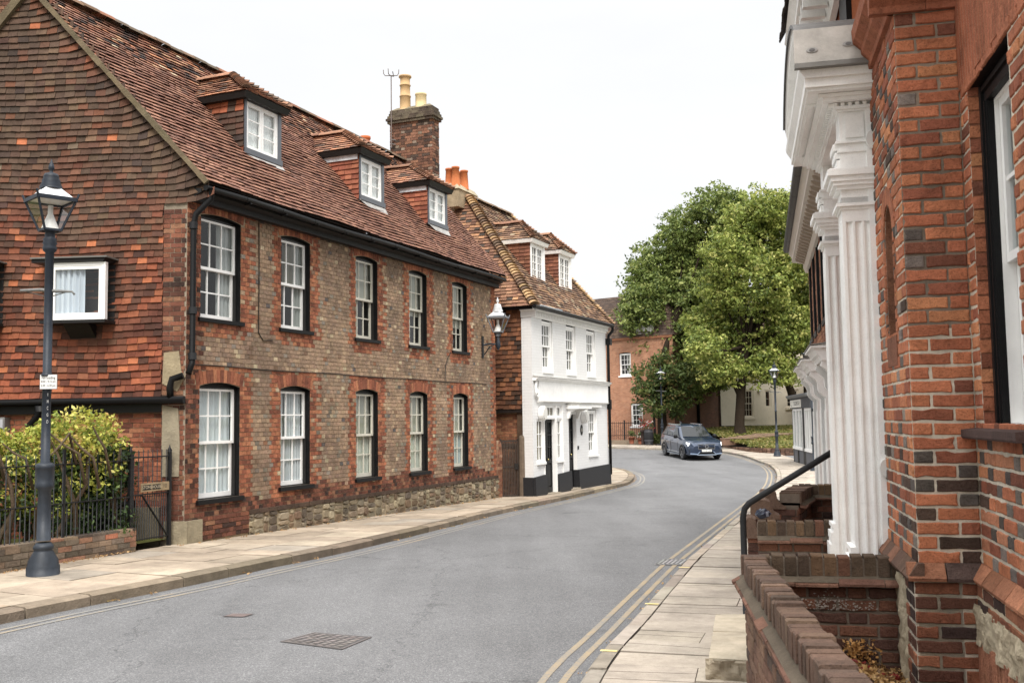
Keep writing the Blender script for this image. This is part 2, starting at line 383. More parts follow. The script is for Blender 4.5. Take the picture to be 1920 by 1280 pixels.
def brick(mb, f, a, b, z0, z1, o0, o1, col, mi=0, fine=False):
    j = .0022
    R = lambda: rnd.uniform(-j, j)
    if fine:
        # worn arrises: an uneven outline and a slightly rounded face
        h = z1-z0; w = b-a; e = min(.012, w*.18); J = lambda: rnd.uniform(0, .0055) if rnd.random() < .9 else rnd.uniform(.005, .012)
        out = [(a+e*.5, z0+J()*.6)]
        k = max(1, int(w/.05))
        for i in range(1, k): out.append((a+w*i/k+rnd.uniform(-.008, .008), z0+J()))
        out += [(b-e*.5, z0+J()*.6), (b-J()*.5, z0+e*.5), (b-J(), (z0+z1)/2), (b-J()*.5, z1-e*.5), (b-e*.5, z1-J()*.6)]
        for i in range(1, k): out.append((b-w*i/k+rnd.uniform(-.008, .008), z1-J()))
        out += [(a+e*.5, z1-J()*.6), (a+J()*.5, z1-e*.5), (a+J(), (z0+z1)/2), (a+J()*.5, z0+e*.5)]
        cx, cz = (a+b)/2, (z0+z1)/2; n = len(out)
        inn = [(s+(cx-s)*min(.3, .006/max(w/2, .01)), z+(cz-z)*.16) for s, z in out]
        tilt = rnd.uniform(-.003, .003)
        mid = [(s, z, o1-.0045) for s, z in out]; top = [(s, z, o1+tilt*(s-cx)/w+rnd.uniform(-.0008, .0008)) for s, z in inn]
        mb.face([f.pt(*q) for q in top], col, mi)
        for i in range(n):
            k2 = (i+1) % n
            mb.face([f.pt(*mid[i]), f.pt(*mid[k2]), f.pt(*top[k2]), f.pt(*top[i])], col, mi)
            mb.face([f.pt(out[i][0], out[i][1], o0), f.pt(out[k2][0], out[k2][1], o0), f.pt(*mid[k2]), f.pt(*mid[i])], col, mi)
        return
    q = [(a+R(), z0+R()), (b+R(), z0+R()), (b+R(), z1+R()), (a+R(), z1+R())]
    fr = [f.pt(s, z, o1+R()*.7) for s, z in q]; bk = [f.pt(s, z, o0) for s, z in q]
    mb.face(fr, col, mi)
    for i in range(4):
        k = (i+1) % 4; mb.face([bk[i], bk[k], fr[k], fr[i]], col, mi)
def brickwork(mb, f, s0, s1, z0, z1, ops, pal, bond='flemish', course=.075, joint=.010, o0=0, proud=.010, L=.225, mi=0, fine=False, skip=None, ring=.0, sag=None):
    n = int(round((z1-z0)/course)); H = L/2
    for i in range(n):
        za = z0+i*course; zb = za+course-joint; zm = (za+zb)/2
        cuts = []
        for op in ops:
            if op['z0'] < zm < op['z1']+ring:
                c = (op['s0']+op['s1'])/2; hw = (op['s1']-op['s0'])/2
                if zm <= archz(op, op['s0']): cuts.append((op['s0'], op['s1']))
                else:
                    xs = [op['s0']-(.1 if ring else 0)+(2*hw+(.2 if ring else 0))*k/40 for k in range(41)]
                    ins = [x for x in xs if zm < archz(op, x)+ring]
                    if ins: cuts.append((min(ins), max(ins)))
        s = s0; k = 0
        if bond == 'header': pat = [H]; s -= H/2*(i % 2)
        elif bond == 'flemish': pat = [L, H]; s -= (L+H)/2*(i % 2)+ (H*.5)
        elif bond == 'stretcher': pat = [L]; s -= H*(i % 2)
        elif bond == 'english': pat = [L] if i % 2 else [H]; s -= (H/2 if i % 2 else 0)
        else: pat = bond[i % len(bond)]
        while s < s1-.012:
            w = pat[k % len(pat)]; k += 1
            a, b = max(s, s0), min(s+w, s1)-joint; s += w
            segs = [(a, b)]
            for ca, cb in cuts:
                ns = []
                for x, y in segs:
                    if y <= ca or x >= cb: ns.append((x, y)); continue
                    if x < ca: ns.append((x, ca-.002))
                    if y > cb: ns.append((cb+.002, y))
                segs = ns
            for x, y in segs:
                if y-x < .02: continue
                m = (x+y)/2
                if skip and skip(m, zm): continue
                c = pal(m, zm, y-x)
                if c is None: continue
                dz = sag(m) if sag else 0
                brick(mb, f, x, y, za+dz, zb+dz, o0-.004, o0+proud+rnd.uniform(-.003, .003), c, mi, fine)
def voussoirs(mb, f, op, h, pal, o0, proud=.012, w=.075, mi=0, ext=.06, fine=False):
    c = (op['s0']+op['s1'])/2; hw = (op['s1']-op['s0'])/2+ext; n = max(5, int(2*hw/w))
    rise = max(op.get('rise', 0), .02); R = (hw*hw+rise*rise)/(2*rise); cz = op['z1']-R; A = math.asin(min(1, hw/R))
    if op.get('round'): R = (op['s1']-op['s0'])/2; cz = op['z1']-R; A = pi/2; n = 16
    for i in range(n):
        a0 = -A+2*A*i/n; a1 = -A+2*A*(i+.88)/n; h2 = h*rnd.uniform(.97, 1.02)
        q = [(c+R*math.sin(a0), cz+R*math.cos(a0)+.004), (c+R*math.sin(a1), cz+R*math.cos(a1)+.004), (c+(R+h2)*math.sin(a1), cz+(R+h2)*math.cos(a1)), (c+(R+h2)*math.sin(a0), cz+(R+h2)*math.cos(a0))]
        fr = [f.pt(s, z, o0+proud) for s, z in q]; bk = [f.pt(s, z, o0-.01) for s, z in q]; col = pal()
        mb.face(fr, col, mi)
        for k in range(4): mb.face([bk[k], bk[(k+1) % 4], fr[(k+1) % 4], fr[k]], col, mi)
def tiles(mb, bl, br, tr, tl, pal, gauge=.1, w=.165, lift=.034, mi=0, wav=.012, over=1.25, under=None, clip=None):
    """courses of plain clay tiles laid on the quad bl-br-tr-tl, each tile its own tilted slab"""
    bl, br, tr, tl = map(Vector, (bl, br, tr, tl)); nrm = (br-bl).cross(tl-bl)
    if nrm.length < 1e-6: nrm = (br-bl).cross(tr-bl)
    nrm.normalize()
    ctr = (bl+br+tr+tl)/4
    uu = (br-bl).normalized(); vv = nrm.cross(uu).normalized()
    H = ((tl-bl).dot(vv)+(tr-br).dot(vv))/2
    if H < 0: vv = -vv; H = -H
    n = max(1, int(round(H/gauge))); g = H/n
    for i in range(n):
        t = i/n; Lp = bl.lerp(tl, t); Rp = br.lerp(tr, t); W = (Rp-Lp).dot(uu)
        s = -rnd.uniform(0, .02)-(w/2 if i % 2 else 0)
        base = Lp.dot(uu)
        while s < W-.01:
            ww = w*rnd.uniform(.94, 1.05); a = max(s, 0); b = min(s+ww, W)-.004; s += ww
            if b-a < .02: continue
            xa = base+a; ph = xa*1.7+i*.21
            if clip and clip((a+b)/2, i*g, W): continue
            sag = wav*math.sin(ph)+rnd.uniform(-.003, .003); j = rnd.uniform(-.006, .006); k = rnd.uniform(-.008, .008)
            P = lambda x, v, h: tuple(Lp+uu*x+vv*v+nrm*h)
            lo = lift+rnd.uniform(-.004, .007)+sag; hi = .004+sag; th = .013; tp = g*over
            A0 = P(a, j, lo); B0 = P(b, j+k, lo+rnd.uniform(-.004, .004)); C0 = P(b, tp, hi); D0 = P(a, tp, hi)
            c = pal(xa, t)
            mb.face([A0, B0, C0, D0], c, mi)
            A1 = P(a, j, lo-th); B1 = P(b, j+k, lo-th)
            dk = tuple(x*.55 for x in c)  # edge faces coloured darker to paint the shadow line of each tile
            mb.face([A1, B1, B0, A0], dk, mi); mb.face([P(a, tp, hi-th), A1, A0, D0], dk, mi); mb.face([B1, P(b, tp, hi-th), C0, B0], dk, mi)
    # boarding under the tiles
    if under is not None: mb.face([tuple(p-nrm*.012) for p in (bl, br, tr, tl)], under, mi)
def ridge(mb, p0, p1, r, pal, seg=.3, mi=0, up=(0, 0, 1), flat=.7):
    p0 = Vector(p0); p1 = Vector(p1); d = p1-p0; n = max(1, int(d.length/seg)); d.normalize(); U = Vector(up); S = d.cross(U).normalized(); U = S.cross(d)
    st = (p1-p0)/n
    for i in range(n):
        a = p0+st*i; b = a+st*1.03; c = pal(); dz = rnd.uniform(-.008, .008); r2 = r*rnd.uniform(.95, 1.06)
        for k in range(6):
            t0 = pi*k/6; t1 = pi*(k+1)/6
            q = lambda o, t: tuple(o+S*(math.cos(t)*r2)+U*(math.sin(t)*r2*flat+dz))
            mb.face([q(a, t0), q(b, t0), q(b, t1), q(a, t1)], c, mi)
        mb.face([tuple(a+S*(math.cos(pi*k/6)*r2)+U*(math.sin(pi*k/6)*r2*flat+dz)) for k in range(7)], tuple(x*.5 for x in c), mi)
def bonnets(mb, p0, p1, pal, seg=.11, r=.13, mi=0, up=(0, 0, 1)):
    """overlapping bonnet tiles up a hip, each tipped up at its lower end"""
    p0 = Vector(p0); p1 = Vector(p1); L = (p1-p0).length; d = (p1-p0)/L; n = int(L/seg); U = Vector(up); S = d.cross(U).normalized(); U = S.cross(d)
    for i in range(n):
        a = p0+d*(i*L/n); b = a+d*(seg*1.9); c = pal(); dk = tuple(x*.35 for x in c)
        qa = [a+S*(math.cos(pi*k/6)*r)+U*(math.sin(pi*k/6)*r*.75+.035) for k in range(7)]
        qb = [b+S*(math.cos(pi*k/6)*r*.7)+U*(math.sin(pi*k/6)*r*.4-.02) for k in range(7)]
        qi = [a+S*(math.cos(pi*k/6)*r*.88)+U*(math.sin(pi*k/6)*r*.6+.028) for k in range(7)]
        for k in range(6):
            mb.face([tuple(qa[k]), tuple(qb[k]), tuple(qb[k+1]), tuple(qa[k+1])], c, mi, sm=True)
            mb.face([tuple(qa[k]), tuple(qa[k+1]), tuple(qi[k+1]), tuple(qi[k])], c, mi)
        mb.face([tuple(q) for q in qi], dk, mi)

# ---------------------------------------------------------------- windows
def curtain(mb, f, a, b, z0, z1, o, col, waves=5, amp=.02):
    n = max(6, int(waves*6)); ph = rnd.random()*6
    for i in range(n):
        x0 = a+(b-a)*i/n; x1 = a+(b-a)*(i+1)/n
        oo = lambda t: o+amp*math.sin(ph+waves*2*pi*t)+amp*.4*math.sin(2*ph+waves*4.3*pi*t)
        mb.face([f.pt(x0, z0, oo(i/n)), f.pt(x1, z0, oo((i+1)/n)), f.pt(x1, z1, oo((i+1)/n)), f.pt(x0, z1, oo(i/n))], col)
def sash_leaf(mb, f, a, b, z0, z1, o, cols, rows, col, st=.045, bar=.022, th=.035, bot=None):
    bt = bot or st
    mb.fbox(f, a, a+st, z0, z1, o-th, o, col); mb.fbox(f, b-st, b, z0, z1, o-th, o, col)
    mb.fbox(f, a+st, b-st, z0, z0+bt, o-th, o, col); mb.fbox(f, a+st, b-st, z1-st, z1, o-th, o, col)
    for i in range(1, cols):
        x = a+st+(b-a-2*st)*i/cols; mb.fbox(f, x-bar/2, x+bar/2, z0+bt, z1-st, o-th+.004, o-.006, col)
    for i in range(1, rows):
        z = z0+bt+(z1-z0-bt-st)*i/rows; mb.fbox(f, a+st, b-st, z-bar/2, z+bar/2, o-th+.008, o-.009, col)
def sash_window(parent, f, s0, s1, z0, z1, o, cols=3, ru=2, rl=2, curt=None, frame=WHITE, sash=WHITE, fw=.03, sill=None, split=.5, fz=None, room=True, glaze=True, sill_col=BLACK, outer=None, back=.45):
    """box frame, two sashes (upper one proud), panes, curtain and sill; o is the plane of the upper sash"""
    w = MB(); oc = outer or frame
    w.fbox(f, s0, s0+fw, z0, z1, o-.1, o+.02, oc); w.fbox(f, s1-fw, s1, z0, z1, o-.1, o+.02, oc)
    w.fbox(f, s0+fw, s1-fw, z1-fw, z1, o-.1, o+.02, oc); w.fbox(f, s0+fw, s1-fw, z0, z0+fw*.8, o-.1, o+.02, oc)
    if room: w.fbox(f, s0-.3, s1+.3, z0-.2, z1+.2, o-back-.02, o-back, (.035, .034, .033), 1); 
    if room:
        for a in (s0, s1): w.fbox(f, a-.01, a+.01, z0-.1, z1+.1, o-back, o-.1, (.05, .048, .045), 1)
        w.fbox(f, s0, s1, z1, z1+.02, o-back, o-.1, (.05, .048, .045), 1); w.fbox(f, s0, s1, z0-.02, z0, o-back, o-.1, (.08, .07, .06), 1)
    win = w.build('window', [M['paint'], M['dark']], parent)
    a, b = s0+fw, s1-fw; m = z0+(z1-z0)*split
    u = MB(); sash_leaf(u, f, a+.004, b-.004, m-.02, z1-fw, o, cols, ru, sash); u.build('sash', M['paint'], win)
    l = MB(); sash_leaf(l, f, a+.004, b-.004, z0+fw*.8, m+.022, o-.042, cols, rl, sash, bot=.07); l.build('sash', M['paint'], win)
    g = MB()
    for (ya, yb, rows, oo) in ((m+.02, z1-fw-.04, ru, o-.02), (z0+.07, m-.02, rl, o-.062)):
        for i in range(cols):
            for k in range(rows):
                xa, xb = a+.04+(b-a-.08)*i/cols, a+.04+(b-a-.08)*(i+1)/cols; za, zb = ya+(yb-ya)*k/rows, ya+(yb-ya)*(k+1)/rows
                t = [oo+rnd.uniform(-.0022, .0022) for _ in range(3)]; t.append(t[0]+t[2]-t[1])
                g.face([f.pt(xa, za, t[0]), f.pt(xb, za, t[1]), f.pt(xb, zb, t[2]), f.pt(xa, zb, t[3])], WHITE)
    g.build('pane', M['glass'], win)
    if curt:
        c = MB()
        for (ca, cb, ya, yb, cc, wv, am) in curt:
            curtain(c, f, a+(b-a)*ca, a+(b-a)*cb, z0+(z1-z0)*ya, z0+(z1-z0)*yb, o-.095, cc, wv, am)
        c.build('curtain', M['fabric'], win)
    if sill:
        q = MB(); q.fbox(f, s0-sill[0], s1+sill[0], z0-sill[1], z0-.002, o-.06, sill[2], sill_col); q.build('sill', M['black'] if sill_col == BLACK else M['render'], win)
    return win
def casement(parent, f, s0, s1, z0, z1, o, leaves=2, cols=1, rows=3, frame=WHITE, sash=WHITE, curt=None, back=.4, fw=.05, name='window', st=.05):
    """one mesh: frame, leaves, panes and what shows behind them"""
    w = MB()
    w.fbox(f, s0, s0+fw, z0, z1, o-.08, o, frame); w.fbox(f, s1-fw, s1, z0, z1, o-.08, o, frame)
    w.fbox(f, s0+fw, s1-fw, z0, z0+fw, o-.08, o, frame); w.fbox(f, s0+fw, s1-fw, z1-fw, z1, o-.08, o, frame)
    wd = (s1-s0-2*fw)/leaves
    for i in range(leaves):
        a = s0+fw+wd*i; sash_leaf(w, f, a+.003, a+wd-.003, z0+fw, z1-fw, o-.008, cols, rows, sash, st=st, bar=.018)
    w.fquad(f, s0+fw+.03, s1-fw-.03, z0+fw+.03, z1-fw-.03, o-.03, WHITE, 1)
    w.fbox(f, s0, s1, z0, z1, o-back-.02, o-back, (.03, .03, .03), 2)
    if curt:
        c = MB()
        for (ca, cb, ya, yb, cc, wv, am) in curt: curtain(w, f, s0+(s1-s0)*ca, s0+(s1-s0)*cb, z0+(z1-z0)*ya, z0+(z1-z0)*yb, o-.075, cc, wv, am)
    return w.build(name, [M['paint'], M['glass'], M['dark']], parent)
# ================================================================ brick house on the left
A = Fr((-4.847, 15.022), 22.58, 1)       # street front
G = Fr((-4.847, 15.022), 95.0, 1)        # tile-hung gable, s<0 to the left of the corner
HA = thing('brick_house', 'old brick house with a tile-hung gable, three dormers and ten sash windows', 'house', (-4.847, 15.022, 0))
OR = [srgb(178, 92, 50), srgb(166, 80, 44), srgb(150, 72, 42), srgb(186, 104, 58), srgb(134, 66, 42)]
TAN = [(3, srgb(188, 152, 118)), (3, srgb(172, 138, 108)), (2, srgb(160, 134, 110)), (2.2, srgb(150, 136, 122)), (1.4, srgb(140, 106, 82)), (1, srgb(112, 102, 98)), (1.8, srgb(204, 178, 142)), (1, srgb(160, 104, 70))]
GREY = [(3, srgb(146, 134, 116)), (2.4, srgb(162, 144, 118)), (1.6, srgb(128, 114, 100)), (2, srgb(176, 156, 124)), (.7, srgb(106, 100, 98)), (1, srgb(144, 102, 74))]
def orange(): return vary(rnd.choice(OR), .1)
DKRED = [(3, srgb(120, 62, 44)), (2, srgb(96, 54, 42)), (2, srgb(140, 74, 48)), (1, srgb(72, 50, 44)), (1, srgb(150, 96, 66))]
WS0 = [.30, 2.36, 4.79, 6.95, 9.04]; WS1 = [1.27, 3.24, 5.62, 7.76, 9.84]
opsA = [dict(s0=a, s1=b, z0=3.33, z1=4.96, rise=.05, reveal=.14) for a, b in zip(WS0, WS1)] + [dict(s0=a, s1=b, z0=.64, z1=2.35, rise=.065, reveal=.14) for a, b in zip(WS0, WS1)]
opsA[5]['z0'] = .58
def palA(s, z, w):
    row = int(z/.075)
    if s < .22+.11*(row % 2) and not .7 < z < 0: return vary(pick(DKRED) if z < 4.9 and rnd.random() < .75 else orange(), .15)
    if s > 11.3-.1*(row % 2): return orange()
    if z < .56+.1*math.sin(s*2.1): return vary(pick(DKRED), .2)
    for o in opsA:
        m = .34 if row % 2 else .24
        if o['s0']-m*.85 < s < o['s1']+m and o['z0']-.16 < z < o['z1']+.24:
            return orange() if rnd.random() < .93 else vary(pick(TAN), .15)
        if o['s0']-.12 < s < o['s1']+.12 and o['z0']-.3 < z <= o['z0']-.16 and rnd.random() < .8: return orange()
    d = drift(s, z, 2)
    if rnd.random() < .8:
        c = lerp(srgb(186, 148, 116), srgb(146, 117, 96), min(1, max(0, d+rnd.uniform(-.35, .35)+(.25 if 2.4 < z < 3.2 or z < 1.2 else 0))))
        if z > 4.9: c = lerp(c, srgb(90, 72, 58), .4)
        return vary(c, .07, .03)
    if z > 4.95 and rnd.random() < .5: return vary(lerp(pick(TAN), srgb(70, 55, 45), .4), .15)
    if z < 2.6 and rnd.random() < .4: return vary(pick(GREY), .12)
    return vary(pick(TAN), .12)
wa = MB()
backing(wa, A, 0, 11.5, -.35, 5.25, opsA, 0, srgb(160, 142, 118), 1, .14, BLACK, 2)
sagA = lambda s: .012*math.sin(s*.9)
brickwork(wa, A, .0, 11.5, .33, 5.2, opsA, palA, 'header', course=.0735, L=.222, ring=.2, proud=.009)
brickwork(wa, A, .0, 1.55, -.02, .33, [], lambda s, z, w: vary(pick(DKRED), .2), 'flemish', course=.07, proud=.02)
for o in opsA: voussoirs(wa, A, o, .2, orange, 0, .011)
# string course and a brown projecting plinth course
x = 1.5
while x < 11.5:
    b = min(x+rnd.uniform(.2, .26), 11.52); brick(wa, A, x, b-.01, .27, .335, -.01, .05+rnd.uniform(-.006, .006), vary(srgb(86, 66, 54), .2)); x = b
# corner return on the gable side: quoin bricks up to the eaves
brickwork(wa, G, -.36, 0, .02, 4.95, [], lambda s, z, w: vary(pick(DKRED if z > .9 else [(1, srgb(150, 74, 46)), (1, srgb(118, 62, 44))]), .2), 'flemish', course=.0735, o0=.0, proud=.012)
backing(wa, G, -.36, .0, -.1, 5.2, [], .003, srgb(150, 138, 122), 1)
# brick wall below the jetty, recessed
brickwork(wa, G, -5.4, -.36, -.05, 2.1, [], lambda s, z, w: vary(pick([(4, srgb(176, 86, 46)), (3, srgb(150, 70, 42)), (2, srgb(120, 60, 44)), (1, srgb(190, 110, 66))]), .15), 'flemish', course=.072, o0=-.1)
backing(wa, G, -5.4, -.36, -.2, 2.2, [], -.1, srgb(150, 132, 112), 1)
wa.build('wall', [M['brick'], M['mortar'], M['black']], HA)
# rubble plinth, irregular stones
pl = MB(); stn = [srgb(136, 124, 104), srgb(118, 108, 92), srgb(150, 138, 116), srgb(102, 92, 80), srgb(116, 98, 80)]
def rubble(mb, f, s0, s1, zf, ztop, o0, depth, mi=0):
    z = lambda s: zf(s)
    s = s0
    while s < s1:
        w = rnd.uniform(.1, .34); y = z(s)-.06-rnd.random()*.1
        while y < ztop-.02:
            h = rnd.uniform(.06, .2); zt = min(y+h, ztop); cx = (s+min(s+w, s1))/2; cz = (y+zt)/2; hw = w/2; hh = (zt-y)/2
            c = vary(rnd.choice(stn), .2); n = 9; D = depth*rnd.uniform(.5, 1.2); ph = rnd.random()
            rg = [(cx+hw*1.02*math.copysign(abs(math.cos(t))**.6, math.cos(t))*rnd.uniform(.85, 1.05), cz+hh*1.02*math.copysign(abs(math.sin(t))**.6, math.sin(t))*rnd.uniform(.85, 1.05)) for t in [2*pi*(i+ph)/n for i in range(n)]]
            md = [f.pt(cx+(a-cx)*.75, cz+(b-cz)*.75, o0+D+rnd.uniform(-.008, .008)) for a, b in rg]; ou = [f.pt(a, b, o0) for a, b in rg]
            mb.face(md, c, mi)
            for i in range(n): mb.face([ou[i], ou[(i+1) % n], md[(i+1) % n], md[i]], c, mi)
            y = zt-.005
        s += w*.96
rubble(pl, A, 1.5, 11.52, lambda s: zg(15+.923*s), .27, .012, .035)
backing(pl, A, 1.5, 11.5, -.4, .28, [], .018, srgb(150, 138, 116), 1)
pl.fbox(A, .0, .34, -.08, .3, .0, .055, srgb(150, 140, 118), 0); pl.fbox(G, -.3, .06, -.08, .3, .0, .05, srgb(150, 140, 118), 0)
pl.build('rubble_plinth', [M['stone'], M['mortar']], HA)
# cement patches beside the jetty end
cp = MB(); cp.poly(G, [(-.35, .95), (-.08, .95), (-.07, 1.4), (-.1, 1.95), (-.34, 2.0)], .0, .03, srgb(150, 140, 120)); cp.poly(G, [(-.35, 2.32), (-.12, 2.2), (.0, 2.42), (-.06, 2.5), (-.1, 2.8), (-.33, 2.78)], .0, .026, srgb(156, 142, 116))
cp.build('cement_patch', M['stone'], HA)
# tile hanging on the gable
th = MB()
def sR(z): return -.36 if z < 4.95 else .17-(z-5.33)/1.195
def palG(xa, t):
    z = 2.1+t*6.45
    u = rnd.random(); k = max(0, min(1, (z-2.4)/3.2))
    if u < (.007 if z > 4.6 else .045): return vary(srgb(190, 96, 50), .12)
    red = pick([(3, srgb(154, 70, 38)), (3, srgb(128, 60, 38)), (2, srgb(104, 54, 40)), (1.2, srgb(84, 50, 40)), (1, srgb(168, 82, 44))])
    brn = pick([(5, srgb(98, 74, 60)), (4, srgb(88, 66, 54)), (2, srgb(108, 82, 64)), (1, srgb(74, 59, 52)), (1.3, srgb(114, 68, 48)), (.3, srgb(126, 106, 86))])
    d = drift(xa, z, 5, .6)
    return vary(lerp(red, brn, max(0, min(1, (k*1.5-.35)+(d-.5)*.9+rnd.uniform(-.25, .25)))), .08, .04)
def hung(z0, z1, a, b, gauge=.1):
    n = int((z1-z0)/gauge)
    for i in range(n):
        z = z0+i*gauge; s = a(z)-.08*(i % 2); e = b(z)
        while s < e-.01:
            w = rnd.uniform(.145, .175); q = min(s+w, e)-.004; x = max(s, a(z)); s += w
            if q-x < .02: continue
            wv = lambda u: .016*math.sin(u*1.3+.4)+.01*math.sin(u*3.1+z)+(.10*max(0, 1-(e-u)/.42)**2 if z > 5.0 else 0)
            j0 = wv(x)+rnd.uniform(-.006, .006); j1 = wv(q)+rnd.uniform(-.006, .006); lo = .034+rnd.uniform(-.006, .008); th_ = .012
            c = palG(x, (z-2.1)/6.45); zt = z+gauge*1.2
            P = [G.pt(x, z+j0, lo), G.pt(q, z+j1, lo+rnd.uniform(-.004, .004)), G.pt(q, zt+j1, .006), G.pt(x, zt+j0, .006)]
            th.face(P, c); th.face([G.pt(x, z+j0, lo-.02), G.pt(q, z+j1, lo-.02), P[1], P[0]], tuple(k*.6 for k in c))
            th.face([P[0], P[3], G.pt(x, zt+j0, -.01), G.pt(x, z+j0, lo-.02)], c); th.face([P[2], P[1], G.pt(q, z+j1, lo-.02), G.pt(q, zt+j1, -.01)], c)
hung(2.13, 8.5, lambda z: -5.45 if z < 4.9 else -5.2+(z-5.33)/1.195, sR)
# boarding behind the tiles, also the back of the gable
th.face([G.pt(-5.45, 2.1, -.004), G.pt(-.36, 2.1, -.004), G.pt(-.36, 4.95, -.004), G.pt(.15, 5.3, -.004), G.pt(-2.514, 8.53, -.004), G.pt(-5.2, 5.3, -.004), G.pt(-5.45, 5.0, -.004)], (.03, .025, .022))
th.build('tile_hanging', M['tile'], HA)
# jetty beam and gutter under it
jb = MB(); jb.fbox(G, -5.5, -.0, 2.02, 2.12, -.1, .07, SOOT); jb.fbox(G, -5.5, -.36, 1.9, 2.02, -.1, -.02, SOOT)
jb.tube([G.pt(-5.5, 2.06, .1), G.pt(.02, 2.08, .1)], .055, BLACK, 10); jb.build('jetty_beam', M['black'], HA)
# ---- roof
def AP(s, o, z): return A.pt(s, z, o)
ZR = 8.52; OR_ = -2.4; ZE = 5.33; OE = .32; KR = (ZR-ZE)/(OE-OR_)
def roofz(o): return ZE+(OE-o)*KR
def sv(o): return .317*o-.07
rf = MB()
def palR(xa, t):
    old = max(0, min(1, (6.2-xa+rnd.uniform(-1.2, 1.2))/1.6)) if t < .75 else .6
    old *= .75+.6*drift(xa, t*4, 8, .7)
    base = pick([(4, srgb(132, 82, 64)), (3, srgb(118, 72, 58)), (2, srgb(142, 92, 72)), (1, srgb(104, 66, 54))])
    aged = pick([(3, srgb(120, 72, 54)), (2.4, srgb(86, 60, 52)), (2.2, srgb(62, 52, 50)), (1.8, srgb(166, 96, 60)), (1.2, srgb(176, 124, 90)), (1.5, srgb(140, 80, 56)), (.4, srgb(196, 170, 140))])
    return vary(aged if rnd.random() < old else base, .13)
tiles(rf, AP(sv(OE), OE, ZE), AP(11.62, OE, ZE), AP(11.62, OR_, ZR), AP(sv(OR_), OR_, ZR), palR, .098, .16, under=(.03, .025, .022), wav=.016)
rf.face([AP(sv(OE), OE, ZE-.02), AP(11.62, OE, ZE-.02), AP(11.62, -.02, 5.24), AP(sv(0), -.02, 5.24)], SOOT)
# rear slope and right gable close the volume
rf.face([AP(sv(OR_), OR_, ZR), AP(11.62, OR_, ZR), AP(11.62, -5.1, ZE), AP(sv(-5.1), -5.1, ZE)], srgb(110, 70, 56))
rf.face([AP(11.5, .0, -.3), AP(11.5, .0, 5.3), AP(11.5, OR_, ZR-.05), AP(11.5, -4.9, 5.3), AP(11.5, -4.9, -.3)], srgb(120, 66, 44))
roofA = rf.build('roof', M['rooftile'], HA)
rt = MB(); ridge(rt, AP(sv(OR_)-.05, OR_, ZR+.01), AP(11.65, OR_, ZR+.01), .13, lambda: vary(pick([(2, srgb(112, 84, 66)), (1, srgb(140, 82, 58)), (1, srgb(96, 82, 68))]), .15), .33)
rt.build('ridge_tiles', M['rooftile'], roofA)
vg = MB()
for (o0, z0, o1, z1) in ((OE+.02, ZE-.02, OR_, ZR),):
    n = 24
    for i in range(n):
        a = AP(sv(o0+(o1-o0)*i/n)-.02, o0+(o1-o0)*i/n, z0+(z1-z0)*i/n+.0); b = AP(sv(o0+(o1-o0)*(i+1)/n)-.02, o0+(o1-o0)*(i+1)/n, z0+(z1-z0)*(i+1)/n)
        vg.bar(a, b, .06, .075+rnd.uniform(-.012, .012), vary(srgb(108, 96, 76), .16), 0, up=(.5, 0, 1))
a = G.pt(-2.514, 8.53, .05); b = G.pt(-5.25, 5.25, .05); vg.bar(a, b, .09, .12, srgb(108, 96, 76))
vg.build('verge', M['stone'], roofA)
# ---- gutter, soffit and downpipe
gt = MB(); gt.fbox(A, .02, 11.5, 5.06, 5.27, -.02, .13, SOOT); gt.extr(A, [(.13, 5.14), (.24, 5.18), (.24, 5.23), (.13, 5.25)], .02, 11.5, SOOT)
for k in range(12):
    s0 = .02+11.45*k/12; s1 = .02+11.45*(k+1)/12
    gt.tube([AP(s0, .32, 5.235+.012*math.sin(k*1.3)), AP(s1-.01, .32, 5.235+.012*math.sin(k*1.3+1.3))], .045, BLACK, 10)
    gt.bar(AP(s0+.1, .22, 5.18), AP(s0+.1, .36, 5.19), .03, .02, BLACK)
gt.build('gutter', M['black'], HA)
dp = MB()
dp.tube([AP(.12, .34, 5.24), AP(.12, .34, 5.08), AP(.05, .12, 4.86), AP(.02, .1, 4.7), AP(.02, .1, 2.62), AP(-.06, .1, 2.46)], .045, BLACK, 12)
for z in (4.68, 3.4, 2.72): dp.tube([AP(.02, .1, z-.05), AP(.02, .1, z+.05)], .062, BLACK, 12)
dp.tube([G.pt(-.0, 2.43, .1), G.pt(-.16, 2.38, .12), G.pt(-.19, 2.26, .12), G.pt(-.19, 2.1, .1)], .05, BLACK, 12)
dp.build('downpipe', M['black'], HA)
dq = MB()
dq.tube([G.pt(-2.2, 2.05, .1), G.pt(-2.2, 1.93, .06), G.pt(-2.42, 1.72, .0), G.pt(-2.45, 1.5, -.02), G.pt(-2.45, .1, -.02)], .05, BLACK, 12)
dq.tube([G.pt(-2.2, 1.95, .08), G.pt(-2.2, 2.03, .1)], .066, BLACK, 12)
dq.build('downpipe', M['black'], HA)
# lead flashing roll and pipe at the far left
fl = MB()
for i in range(4): fl.tube([G.pt(-3.28+.07*i, 2.16, .14), G.pt(-3.2+.055*i, 1.92, .16)], .03, srgb(206, 206, 206), 8)
fl.fbox(G, -3.35, -2.95, 2.15, 2.2, .02, .18, srgb(170, 168, 160)); fl.tube([G.pt(-3.06, 1.96, .12), G.pt(-3.06, 1.6, .12), G.pt(-3.12, 1.3, .1), G.pt(-3.12, .1, .1)], .055, BLACK, 10)
fl.build('rainwater_hopper', M['lead'], HA)
fb = MB(); fb.fbox(G, -2.95, -2.77, 1.62, 1.86, -.09, .06, srgb(120, 118, 116)); fb.fbox(G, -2.93, -2.79, 1.64, 1.83, .06, .075, srgb(168, 168, 172)); fb.build('floodlight', M['plastic'], HA)
